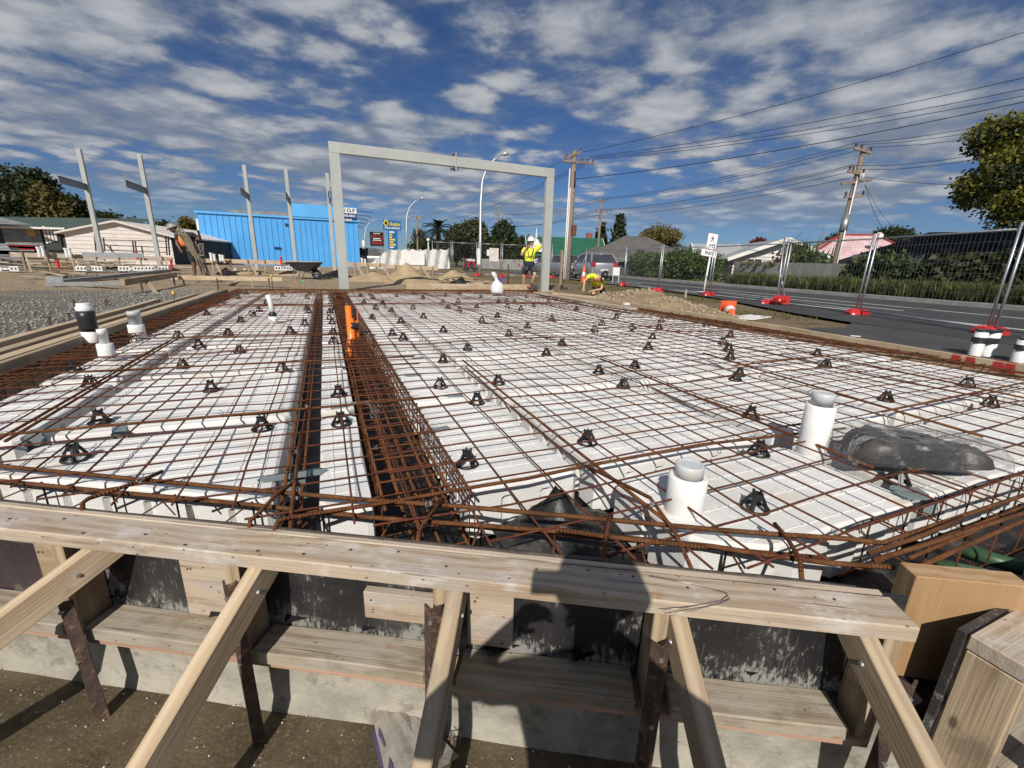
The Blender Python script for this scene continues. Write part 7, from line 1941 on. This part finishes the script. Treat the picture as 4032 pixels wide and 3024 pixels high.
u5, p5 = power_pole('far power pole beside the palm with two cross arms', (1645, 1000), 62, (1640, 848), .17, .12, [(1619, 853, 1670, 856, (.1, .35, .65, .9)), (1645, 861, 1668, 862, (.5,))])
u6, p6 = power_pole('small distant power pole left of the gum tree', (1795, 1010), 80, (1793, 890), .15, .1, [(1781, 893, 1802, 896, (.1, .9))])
u7, p7 = power_pole('tiny distant power pole by the dark low trees', (1617, 1000), 110, (1617, 930), .17, .12, [(1608, 933, 1626, 934, (.1, .9))])
def wirep(lab, a, b_, sag=.4, r=.014, n=14):
    a, b_ = V(a), V(b_)
    o = MB().tube([a.lerp(b_, i/n)-V((0, 0, 4*sag*(i/n)*(1-i/n))) for i in range(n+1)], r, 4, cap=False).build('power_line', 'wire_black', None)
    tag(o, lab, 'power line'); return o
# near line: pole 1 to beyond the right edge, overhead
near = ((2330, 612, 4060, 118, 'top power line from the weathered pole out to the upper right'), (2318, 617, 4060, 300, 'power line of the upper pair running right'), (2325, 622, 4060, 345, 'second power line of the upper pair running right'), (2335, 627, 4060, 372, 'third power line running right from the weathered pole'), (2268, 705, 4060, 395, 'single thick cable running right below the pole top'))
for i, (xa, ya, xb, yb, lab) in enumerate(near):
    wirep(lab, pd(xa if i else 2290, ya if i else 600, 25), pd(xb, yb, 17.0), .28, .013 if i < 4 else .018)
# from pole 1 back to the distant poles
for i, (xa, ya, xb, yb, lab) in enumerate(((2222, 630, 1640, 855, 'long thin power line running back over the portal frame'), (2300, 640, 1760, 865, 'power line sagging back behind the portal opening'), (2310, 642, 1768, 868, 'second power line sagging back behind the portal opening'), (2300, 655, 1770, 878, 'lower power line sagging back behind the portal opening'))):
    wirep(lab, pd(xa, ya, 25), pd(xb, yb, 75), .5, .014)
# far side line
for i, (q, xb, yb, lab) in enumerate(((p3[0], 4060, 455, 'upper far side wire right of the leaning pole, first'), (p3[1], 4060, 478, 'upper far side wire right of the leaning pole, second'), (p3[2], 4060, 505, 'upper far side wire right of the leaning pole, third'), (p3[3], 3900, 600, 'middle far side wire into the street tree, first'), (p3[5], 3900, 615, 'middle far side wire into the street tree, second'), (p3[6], 4060, 728, 'telephone cable right of the leaning pole'))):
    wirep(lab, q, pd(xb, yb, 16.5), .15, .011)
for i, (q, s, lab) in enumerate(((p3[0], p2[0], 'upper wire from the leaning pole to the thin far pole, first'), (p3[1], p2[1], 'upper wire from the leaning pole to the thin far pole, second'), (p3[2], p2[2], 'upper wire from the leaning pole to the thin far pole, third'), (p3[3], p2[3], 'middle wire from the leaning pole to the thin far pole, first'), (p3[4], p2[4], 'middle wire from the leaning pole to the thin far pole, second'), (p3[5], p2[6], 'middle wire from the leaning pole to the thin far pole, third'), (p3[6], p2[7], 'lower cable from the leaning pole to the thin far pole'))):
    wirep(lab, q, s, .45, .013)
for i, (q, s, lab) in enumerate(((p2[0], p4[0], 'distant wire between the far poles, upper first'), (p2[2], p4[1], 'distant wire between the far poles, upper second'), (p2[3], p4[2], 'distant wire between the far poles, lower first'), (p2[5], p4[3], 'distant wire between the far poles, lower second'), (p2[7], p6[0], 'distant low cable behind the portal right leg'))):
    wirep(lab, q, s, .8, .018)
for (xb, yb, lab) in ((3570, 940, 'service wire dropping from the leaning pole to the black roofed house'), (3500, 925, 'second service wire dropping from the leaning pole')):
    wirep(lab, pd(3405, 725, 21.3), pd(xb, yb, 26), .3, .010)
wirep('stay wire from the palm side pole down to the left', p5[0], pd(1565, 915, 60), .2, .016)

# ---------------------------------------------------------------- cars
def car(lab, C, rz, kind, body):
    """x forward, length about 4.2 m"""
    t = thing('parked_car', lab, 'car', C, rz)
    hatch = kind == 'hatch'
    L = 4.0 if hatch else 4.75; wd_ = .86
    if hatch: st = [(-2.0, .48, .92, .70), (-1.95, .30, 1.02, .80), (-1.6, .24, 1.04, .85), (-.6, .22, 1.00, .86), (.75, .22, .98, .86), (1.25, .22, .93, .84), (1.75, .24, .80, .78), (2.0, .34, .66, .62)]
    elif kind == 'wagon': st = [(-2.35, .50, .88, .72), (-2.28, .30, .98, .82), (-1.8, .24, 1.00, .86), (-.6, .22, .97, .87), (.85, .22, .95, .87), (1.4, .22, .90, .85), (2.05, .24, .76, .78), (2.35, .36, .62, .62)]
    else: st = [(-2.3, .55, 1.05, .78), (-2.2, .38, 1.12, .86), (-1.6, .32, 1.14, .90), (0, .32, 1.12, .90), (.9, .32, 1.10, .90), (1.6, .32, 1.05, .88), (2.2, .36, .95, .80), (2.35, .48, .8, .7)]
    mb = MB(); P = []
    for x, z0, z1, w in st:
        P += [(x, -w*.88, z0), (x, -w, z0+.12), (x, -w, z1-.18), (x, -w*.93, z1), (x, w*.93, z1), (x, w, z1-.18), (x, w, z0+.12), (x, w*.88, z0)]
    n = len(st); mb.add(P, [(i*8+j, i*8+(j+1) % 8, (i+1)*8+(j+1) % 8, (i+1)*8+j) for i in range(n-1) for j in range(8)]+[tuple(range(7, -1, -1)), tuple((n-1)*8+j for j in range(8))])
    mb.build('body', body, t, smooth=True, world=False)
    zb = 1.0 if kind != 'suv' else 1.12; zr = 1.50 if hatch else (1.46 if kind == 'wagon' else 1.75)
    xr0, xr1 = (-1.45, .25) if hatch else (-1.95, .35); xb0, xb1 = (-1.95, 1.15) if hatch else (-2.27, 1.3)
    if kind == 'suv': xr0, xr1, xb0, xb1 = -2.0, .3, -2.22, 1.0
    wr = .62; wb = .80
    mb = MB(); B_ = [(xb0, -wb, zb), (xb1, -wb, zb), (xb1, wb, zb), (xb0, wb, zb)]; T_ = [(xr0, -wr, zr), (xr1, -wr, zr), (xr1, wr, zr), (xr0, wr, zr)]
    mb.add(B_+T_, [(0,1,5,4), (1,2,6,5), (2,3,7,6), (3,0,4,7)]); mb.build('glass', 'glass_dark', t, world=False)
    mb = MB(); e = .03; mb.add([(xr0-e, -wr-e, zr-.02), (xr1+e, -wr-e, zr-.02), (xr1+e, wr+e, zr-.02), (xr0-e, wr+e, zr-.02), (xr0+.15, -wr+.12, zr+.05), (xr1-.2, -wr+.12, zr+.05), (xr1-.2, wr-.12, zr+.05), (xr0+.15, wr-.12, zr+.05)], [(0,1,5,4), (1,2,6,5), (2,3,7,6), (3,0,4,7), (4,5,6,7), (3,2,1,0)]); mb.build('roof', body, t, smooth=True, world=False)
    for s in (-1, 1):
        for (xa, xb_) in ((xb0, xr0), (xb1, xr1), ((xb0+xb1)/2-.1, (xr0+xr1)/2-.02)):
            mb = MB(); mb.beam((xa, s*wb, zb), (xb_, s*wr, zr), .05, .09, (0, 1, 0)); mb.build('pillar', body, t, world=False)
        mb = MB(); mb.box((xb1-.35, s*(wb+.12), zb+.06), (.14, .18, .12)); mb.build('mirror', body, t, world=False)
        mb = MB(); mb.box((-L/2+.07, s*.66, .90 if kind != 'suv' else 1.0), (.16, .26, .26)); mb.build('tail_light', 'tail_red', t, world=False)
        mb = MB(); mb.box((L/2-.14, s*.6, .66), (.16, .3, .14)); mb.build('headlight', 'number_plate', t, world=False)
        for x in (-L/2+.75, L/2-.85):
            w_ = MB().tube([(x+.235*math.cos(a), s*.78, .31+.235*math.sin(a)) for a in [i*6.283/20 for i in range(20)]], .085, 8, closed=True).build('wheel', 'tyre', t, world=False, smooth=True)
            MB().tube([(x, s*.76, .31), (x, s*.86, .31)], [.20, .17], 14).build('rim', 'rim_metal', w_, world=False)
    mb = MB(); mb.box((-L/2-.0, 0, .60 if hatch else .70), (.03, .44, .12)); mb.build('number_plate', 'number_plate', t, world=False)
    mb = MB(); mb.box((-L/2+.06, 0, .42), (.12, 1.5, .16)); mb.build('rear_bumper', body, t, world=False)
    return t
RA = math.atan2(RD.y, RD.x)
p = gd(2335, 26.8); car('silver hatchback parked facing away beyond the fence', (p.x, p.y, .0), RA-.08, 'hatch', 'car_silver')
p = gd(2180, 32.5); car('grey station wagon parked behind the portal right leg', (p.x, p.y, .0), RA+.30, 'wagon', 'car_grey')
p = gd(1480, 42); car('grey four wheel drive parked under the black sign', (p.x, p.y, .05), RA-1.7, 'suv', 'car_grey')
p = gd(1440, 45); car('dark car half hidden behind the blue building corner', (p.x, p.y, .05), RA+.2, 'suv', 'car_dark')
# red machine beyond the fence
p = gd(1852, 40); t = thing('red_loader', 'small black and red machine beyond the distant fence', 'machine', (p.x, p.y, 0), -YAW)
mb = MB(); mb.box((0, 0, .62), (1.0, .8, .7)); mb.box((-.25, 0, 1.0), (.5, .7, .3)); mb.build('body', 'sign_black', t, world=False)
for x in (-.4, .4): MB().tube([(x, -.45, .26), (x, .45, .26)], .26, 14).build('wheel', 'tyre', t, world=False)
MB().tube([(-.15, -.5, .35), (-.12, -.5, .7), (.15, -.5, .88), (.42, -.5, .7), (.45, -.5, .35)], .07, 6).build('arch', 'red_paint', t, world=False); MB().tube([(-.55, -.5, .3), (-.55, -.5, 1.2)], .05, 6).build('mast', 'red_paint', t, world=False)
lettering('logo_text', 'NZPost', .24, 'sign_white', t, wpos(t, .1, -.53, 1.0), wdir(t, 1, 0), (0, 0, 1), bold=.01)
# yard sign by the hatchback
p = gd(2428, 23); t = thing('yard_sign', 'small white A frame sign beside the silver hatchback', 'sign', (p.x, p.y, 0), -YAW)
mb = MB(); zz = zat(p.x, p.y, 1052); mb.box((0, 0, zz-.22), (.36, .03, .42)); mb.build('panel', 'sign_white', t, world=False)
for x in (-.15, .17): MB().tube([(x, 0, -.02), (x, 0, zz)], .02, 6).build('leg', 'post_white', t, world=False)
p = gd(1436, 30); tag(MB().lathe([(.10, 0), (.12, .2), (.12, .45), (.08, .5), (.08, .56), (.001, .58)], 14, (p.x, p.y, zat(p.x, p.y, 980))).build('marker_drum', 'cone_white', None, smooth=True), 'pale marker drum beside the blue building', 'drum')
# ---------------------------------------------------------------- people
def skin(name, V_, E_, mat, parent, sub=2, root=0):
    """V_: list of (x, y, z, rx[, ry]) joints; E_: bones. One smooth surface grown over the bones."""
    me = bpy.data.meshes.new(name); me.from_pydata([v[:3] for v in V_], E_, [])
    o = bpy.data.objects.new(name, me); COL.objects.link(o)
    md = o.modifiers.new('skin', 'SKIN'); md.use_smooth_shade = True
    lay = me.skin_vertices[0].data if len(me.skin_vertices) else None
    if lay is None:
        bpy.context.view_layer.objects.active = o
    for i, v in enumerate(V_):
        r = v[3]; r2 = v[4] if len(v) > 4 else r
        me.skin_vertices[0].data[i].radius = (r, r2); me.skin_vertices[0].data[i].use_root = (i == root)
    sb = o.modifiers.new('sub', 'SUBSURF'); sb.levels = sub; sb.render_levels = sub
    dg = bpy.context.evaluated_depsgraph_get(); dg.update()
    m2 = bpy.data.meshes.new_from_object(o.evaluated_get(dg)); m2.name = name
    bpy.data.objects.remove(o); 
    m2.materials.clear()
    m2.polygons.foreach_set('use_smooth', [True]*len(m2.polygons))
    return link(name, m2, mat, parent)
def lerp3(a, b, t): return tuple(a[i]+(b[i]-a[i])*t for i in range(3))
def limb(J, names, rad):
    pass
def hand_bones(V_, E_, wrist, elbow, curl=.5, side=1, upn=(0, 0, 1), s=1.0):
    """palm and five separate fingers grown from the wrist joint index"""
    w = V(V_[wrist][:3]); d = (w-V(V_[elbow][:3])).normalized(); upn = V(upn); sdv = d.cross(upn)
    sdv = sdv.normalized() if sdv.length > .05 else V((1, 0, 0)); nn = sdv.cross(d)
    p = w+d*.05*s; V_.append((*p, .030*s, .018*s)); ip = len(V_)-1; E_.append((wrist, ip))
    for k, (off, L) in enumerate(((-.032, .062), (-.011, .075), (.011, .072), (.030, .058))):
        a = w+d*.085*s+sdv*off*s; b = a+d*L*.5*s-nn*curl*.03*s; c = b+d*L*.5*s*(1-curl*.6)-nn*curl*.05*s
        i0 = len(V_); V_ += [(*a, .010*s), (*b, .009*s), (*c, .007*s)]; E_ += [(ip, i0), (i0, i0+1), (i0+1, i0+2)]
    a = w+d*.035*s-sdv*side*.036*s; b = a+d*.035*s-sdv*side*.022*s-nn*.01; i0 = len(V_); V_ += [(*a, .012*s), (*b, .009*s)]; E_ += [(ip, i0), (i0, i0+1)]
def head_mesh(c, r, face, tilt=0.0):
    """head with brow, nose, mouth, chin and ears; face = facing direction"""
    bm = bmesh.new(); bmesh.ops.create_uvsphere(bm, u_segments=20, v_segments=14, radius=1.0)
    for v in bm.verts:
        x, y, z = v.co                       # +x is the face
        w = .78 if z > -.2 else .78*(1-.35*min(1, (-z-.2)/.8))
        x2 = x*.98+(.06 if (x > .5 and -.9 < z < -.55) else 0)
        if x > .8 and abs(y) < .22 and -.35 < z < .12: x2 += .18*(1-abs(y)/.22)*(1-abs(z+.15)/.3)   # nose
        if x > .7 and .05 < z < .25 and .15 < abs(y) < .5: x2 -= .05                                     # eyes
        if abs(y) > .92 and -.3 < z < .2 and -.25 < x < .1: w *= 1.14                                   # ears
        v.co = (x2*.92, y*w, z*1.12)
    me = bpy.data.meshes.new('head'); bm.to_mesh(me); bm.free()
    f = V(face).normalized(); s = V((0, 0, 1)).cross(f).normalized(); u = f.cross(s)
    M = Matrix((f, s, u)).transposed().to_4x4(); M.translation = V(c)
    me.transform(M @ Matrix.Diagonal((r, r, r, 1)))
    return me
def helmet(t, c, r, face, mat, tilt=(0, 0, 1)):
    f = V(face).normalized(); u = V(tilt).normalized(); f = (f-u*f.dot(u)).normalized(); s = u.cross(f)
    M = Matrix((f, s, u)).transposed().to_4x4(); M.translation = V(c)
    mb = MB(); n = 22; rows = []
    for (rr, z) in ((1.0, 0), (1.0, .25), (.93, .55), (.75, .82), (.45, 1.0), (.02, 1.06)):
        rows.append([(rr*r*1.18*math.cos(a), rr*r*.98*math.sin(a), z*r*.95) for a in [j*6.283/n for j in range(n)]])
    P = [M @ V(p) for row in rows for p in row]
    mb.add(P, [(i*n+j, i*n+(j+1) % n, (i+1)*n+(j+1) % n, (i+1)*n+j) for i in range(len(rows)-1) for j in range(n)])
    h = mb.build('helmet', mat, t, smooth=True, world=False)
    mb = MB(); ring = []
    for a in [j*6.283/n for j in range(n)]:
        k = 1.18+.32*max(0, math.cos(a))**2; ring.append((k*r*math.cos(a), (1.04)*r*math.sin(a), -.02*r-.08*r*max(0, math.cos(a))))
    inner = [(1.12*r*math.cos(a), .94*r*math.sin(a), .06*r) for a in [j*6.283/n for j in range(n)]]
    mb.add([M @ V(p) for p in ring+inner], [(j, (j+1) % n, n+(j+1) % n, n+j) for j in range(n)]); mb.build('brim', mat, h, smooth=True, world=False)
    mb = MB()
    for k in (-.35, 0, .35): mb.tube([M @ V((r*1.18*math.cos(a)*.99, k*r, r*1.0*math.sin(a)*1.0+.02)) for a in (.5, .9, 1.3, 1.7, 2.1, 2.6)], r*.06, 5)
    mb.build('ridge', mat, h, smooth=True, world=False)
    return h
def person(lab, loc, rz, J, cols, sleeves='short', legs='shorts', face=(0, -1, 0), hat=None, k=1.0, hands=True, skinmat='skin', hattilt=(0, 0, 1), curl=.5):
    """J: joints in metres, local (x right, y away from us, z up)"""
    t = thing('person', lab, 'person', loc, rz)
    sh, el, wr = J['sh'], J['el'], J['wr']; hp, kn, an, toe = J['hp'], J['kn'], J['an'], J['toe']
    ch, wa, pe, nk, hd = J['chest'], J['waist'], J['pelvis'], J['neck'], J['head']
    V_ = [(*pe, .13*k, .11*k), (*wa, .125*k, .10*k), (*ch, .15*k, .115*k), (*nk, .055*k), (*lerp3(nk, hd, .7), .06*k)]
    E_ = [(0, 1), (1, 2), (2, 3), (3, 4)]; wi = []
    for s in (0, 1):
        i = len(V_); V_ += [(*sh[s], .062*k), (*el[s], .043*k), (*wr[s], .030*k)]; E_ += [(2, i), (i, i+1), (i+1, i+2)]; wi.append((i+2, i+1))
    for s in (0, 1):
        i = len(V_); V_ += [(*hp[s], .088*k), (*lerp3(hp[s], kn[s], .5), .080*k), (*kn[s], .056*k), (*lerp3(kn[s], an[s], .35), .056*k), (*an[s], .038*k), (*toe[s], .036*k)]; E_ += [(0, i), (i, i+1), (i+1, i+2), (i+2, i+3), (i+3, i+4), (i+4, i+5)]
    if hands:
        for s in (0, 1): hand_bones(V_, E_, wi[s][0], wi[s][1], curl, -1 if s == 0 else 1)
    body = skin('body', V_, E_, skinmat, t)
    hm = head_mesh(hd, .105*k, face); link('head', hm, skinmat, t); hm.polygons.foreach_set('use_smooth', [True]*len(hm.polygons))
    # shirt
    V2 = [(*lerp3(pe, wa, .25), .155*k, .125*k), (*wa, .155*k, .13*k), (*ch, .178*k, .14*k), (*lerp3(ch, nk, .7), .085*k)]; E2 = [(0, 1), (1, 2), (2, 3)]
    for s in (0, 1):
        i = len(V2); e = lerp3(sh[s], el[s], .62 if sleeves == 'short' else 1.0); V2 += [(*sh[s], .082*k), (*lerp3(sh[s], e, .6), .072*k), (*e, .066*k if sleeves == 'short' else .058*k)]; E2 += [(2, i), (i, i+1), (i+1, i+2)]
        if sleeves == 'long': V2.append((*lerp3(el[s], wr[s], .92), .042*k)); E2.append((i+2, len(V2)-1))
    shirt = skin('shirt', V2, E2, cols[0], t)
    V3 = [(*lerp3(pe, wa, .35), .158*k, .13*k), (*pe, .158*k, .135*k)]; E3 = [(0, 1)]
    for s in (0, 1):
        i = len(V3); e = lerp3(hp[s], kn[s], .85) if legs == 'shorts' else kn[s]
        V3 += [(*hp[s], .108*k), (*lerp3(hp[s], e, .6), .098*k), (*e, .092*k if legs == 'shorts' else .072*k)]; E3 += [(1, i), (i, i+1), (i+1, i+2)]
        if legs == 'long': V3.append((*lerp3(kn[s], an[s], .9), .060*k)); E3.append((i+2, len(V3)-1))
    skin('shorts' if legs == 'shorts' else 'trousers', V3, E3, cols[1], t)
    for s in (0, 1):
        a = V(an[s]); tt = V(toe[s]); skin('boot', [(*(a+V((0, 0, .06))), .052*k), (*a, .050*k), (*a.lerp(tt, .6), .046*k), (*tt, .040*k)], [(0, 1), (1, 2), (2, 3)], cols[2], t)
    if hat: helmet(t, V(hd)+V(hattilt).normalized()*.035*k, .118*k, face, hat, hattilt)
    return t
# worker on the phone leaning on the portal leg
DA = 14.9; p = gd(2088, DA); kA = DA/F_
A_ = lambda x, y, yy=0.0: ((x-2088)*kA, yy, (1163-y)*kA-.02)
J = dict(head=A_(2089, 981, -.02), neck=A_(2086, 1003), chest=A_(2083, 1022), waist=A_(2084, 1055), pelvis=A_(2084, 1072),
         sh=(A_(2062, 1010), A_(2112, 1006)), el=(A_(2052, 1034, -.12), A_(2140, 984)), wr=(A_(2070, 1004, -.16), A_(2157, 966, .03)),
         hp=(A_(2073, 1076), A_(2096, 1076)), kn=(A_(2064, 1112, .04), A_(2107, 1104, -.18)), an=(A_(2066, 1153, .16), A_(2095, 1140, -.08)), toe=(A_(2062, 1159, .02), A_(2100, 1146, -.22)))
tA = person('worker in a yellow and navy shirt phoning with one hand on the frame', (p.x, p.y, 0), -YAW, J, ('hivis', 'black_cloth', 'boot'), face=(-.55, -.8, -.25), hat='helmet_white', k=1.06)
skin('navy_hem', [(*A_(2084, 1082), .19, .165), (*A_(2084, 1064), .205, .175), (*A_(2084, 1048), .20, .17)], [(0, 1), (1, 2)], 'navy_cloth', tA)
mb = MB(); mb.box(A_(2075, 990, -.14), (.07, .02, .14), Matrix.Rotation(.3, 3, 'Y')); mb.build('phone', 'black_plastic', tA, world=False)
mb = MB(); mb.tube([A_(2075, 1006, -.17), A_(2079, 1030, -.19), A_(2088, 1042, -.18), A_(2094, 1022, -.18), A_(2098, 1006, -.14)], .012, 5); mb.tube([A_(2070, 1036, -.18), A_(2100, 1034, -.17)], .012, 5); mb.build('harness', 'strap', tA, world=False)
for x in (2060, 2075, 2100, 2110): 
    mb = MB(); mb.box(A_(x, 1080, -.14 if x > 2060 else 0), (.09, .07, .13)); mb.build('tool_pouch', 'strap', tA, world=False)
mb = MB(); mb.tube([A_(2045, 1065), A_(2043, 1075)], .03, 6); mb.build('tool', 'strap_red', tA, world=False)
# crouching worker
DB = 13.2; p = gd(2340, DB); kB = DB/F_
B_f = lambda x, y, yy=0.0: ((x-2340)*kB, yy, (1182-y)*kB-.03)
J = dict(head=B_f(2378, 1105, -.22), neck=B_f(2366, 1110, -.12), chest=B_f(2352, 1116, .0), waist=B_f(2360, 1140, .18), pelvis=B_f(2368, 1152, .34),
         sh=(B_f(2326, 1104, -.06), B_f(2380, 1122, -.02)), el=(B_f(2303, 1126, -.14), B_f(2372, 1156, -.16)), wr=(B_f(2300, 1150, -.24), B_f(2336, 1162, -.26)),
         hp=(B_f(2356, 1154, .32), B_f(2384, 1156, .32)), kn=(B_f(2345, 1178, -.02), B_f(2385, 1178, -.02)), an=(B_f(2356, 1181, .42), B_f(2388, 1181, .42)), toe=(B_f(2354, 1184, .54), B_f(2390, 1184, .54)))
tB = person('worker in a yellow shirt and black helmet crouching over the right form', (p.x, p.y, 0), -YAW, J, ('hivis', 'black_cloth', 'boot'), face=(-.15, -.8, -.6), hat='helmet_black', k=1.0, hattilt=(.15, -.75, .65))
mb = MB(); mb.tube([B_f(2335, 1110, -.13), B_f(2345, 1128, -.15), B_f(2352, 1150, -.10)], .018, 5); mb.tube([B_f(2372, 1116, -.14), B_f(2362, 1135, -.13)], .018, 5); mb.build('harness', 'strap_red', tB, world=False)
mb = MB(); c = B_f(2385, 1100, -.34); mb.box(c, (.07, .01, .05)); mb.build('helmet_sticker', 'sign_white', tB, world=False)
p = gd(2225, 13.2); t = thing('nail_gun', 'dark nail gun lying on the far right corner planks', 'tool', (p.x, p.y, .10), -YAW+.4)
mb = MB(); mb.box((0, 0, .05), (.26, .07, .08)); mb.build('body', 'strap', t, world=False)
mb = MB(); mb.box((-.07, 0, .10), (.07, .05, .12)); mb.build('handle', 'black_plastic', t, world=False)
mb = MB(); mb.tube([(.13, 0, .05), (.19, 0, .05)], .02, 8); mb.build('nose', 'galv', t, world=False)
p = gd(2080, 14.2); t = thing('nail_gun', 'red and black tool lying beside the phoning worker', 'tool', (p.x, p.y, .06), -YAW-.2)
mb = MB(); mb.tube([(-.35, 0, .08), (-.1, 0, .05), (.12, 0, .04)], [.03, .035, .05], 8); mb.build('shaft', 'strap_red', t, world=False)
mb = MB(); mb.box((.2, 0, .06), (.2, .1, .12)); mb.build('head', 'strap', t, world=False)
# bent worker with ropes at the left
DC = 13.6; p = gd(775, DC); kC = DC/F_
C_f = lambda x, y, yy=0.0: ((x-775)*kC, yy, (1096-y)*kC+.05)
J = dict(head=C_f(703, 912, -.05), neck=C_f(722, 925), chest=C_f(742, 940), waist=C_f(752, 974), pelvis=C_f(762, 994),
         sh=(C_f(724, 936, -.14), C_f(762, 930, .12)), el=(C_f(722, 966, -.2), C_f(790, 950, .1)), wr=(C_f(736, 984, -.26), C_f(800, 925, -.05)),
         hp=(C_f(754, 1000, -.05), C_f(775, 1000, .08)), kn=(C_f(762, 1043, -.06), C_f(792, 1043, .06)), an=(C_f(759, 1085, -.05), C_f(803, 1085, .08)), toe=(C_f(750, 1093, -.14), C_f(795, 1093, -.04)))
tC = person('bent worker in an orange vest carrying coiled ropes on the shoulder', (p.x, p.y, .06), -YAW, J, ('black_cloth', 'black_cloth', 'boot'), face=(-.8, -.3, -.55), hat='helmet_grey', k=1.05, skinmat='skin_dark', hattilt=(-.35, -.1, .9))
skin('vest', [(*C_f(733, 930, -.06), .10, .10), (*C_f(736, 944, -.09), .15, .12), (*C_f(742, 960, -.09), .15, .12), (*C_f(747, 978, -.08), .13, .11)], [(0, 1), (1, 2), (2, 3)], 'hivis_orange', tC)
t = thing('rope_coil', 'bundle of grey brown ropes hanging from the bent worker shoulder', 'rope', (p.x, p.y, .06), -YAW)
rg = random.Random(5)
for i in range(18):
    a = rg.uniform(-16, 16); b_ = rg.uniform(-16, 16); yb = rg.uniform(985, 1050) if i < 13 else rg.uniform(1060, 1095)
    pts = [C_f(742+a*.7, 915+rg.uniform(-9, 14), -.20), C_f(760+a, 935, -.26+rg.uniform(-.05, .05)), C_f(772+a, 960, -.26), C_f(790+b_*.6, 1010, -.24), C_f(806+b_, yb, -.18)]
    if i % 2: pts += [C_f(800+b_*1.2, yb-40, -.10), C_f(785+b_, 965, -.08)]
    mb = MB(); q = []
    for j in range(len(pts)-1):
        for s in range(4): q.append(V(pts[j]).lerp(V(pts[j+1]), s/4))
    q.append(V(pts[-1])); mb.tube(q, .013+.008*rg.random(), 6); mb.build('strand', 'rope', t, smooth=True, world=False)
# the photographer, whose shadow falls on the form: stands behind the camera holding the phone
HS = V((math.sin(YAW), math.cos(YAW), 0))
pp = V((0, 0, 0))-HS*.34+V((math.cos(YAW), -math.sin(YAW), 0))*.04
g0 = -.70; zz = lambda z: z-g0 if False else z+0.0
h_ = CAM_H-g0                                   # the lens is this high above the pit floor
J = dict(head=(.04, .0, 1.76), neck=(.03, -.02, 1.57), chest=(.02, -.03, 1.36), waist=(.02, -.03, 1.12), pelvis=(.02, -.03, .96),
         sh=((-.19, -.03, 1.46), (.23, -.03, 1.46)), el=((-.40, .12, 1.27), (.38, .12, 1.25)), wr=((-.20, .21, 1.45), (.13, .21, 1.45)),
         hp=((-.10, -.03, .93), (.14, -.03, .93)), kn=((-.13, .0, .50), (.17, .0, .50)), an=((-.14, -.03, .09), (.18, -.03, .09)), toe=((-.15, .12, .045), (.20, .12, .045)))
tP = person('photographer in a yellow shirt and white helmet holding up a phone', (pp.x, pp.y, g0), -YAW, J, ('hivis', 'navy_cloth', 'boot'), face=(0, 1, 0), hat='helmet_white', k=1.08, legs='long', curl=.9)
mb = MB(); mb.box((-.04, .315, h_-.005), (.15, .009, .075)); mb.build('phone', 'black_plastic', tP, world=False)
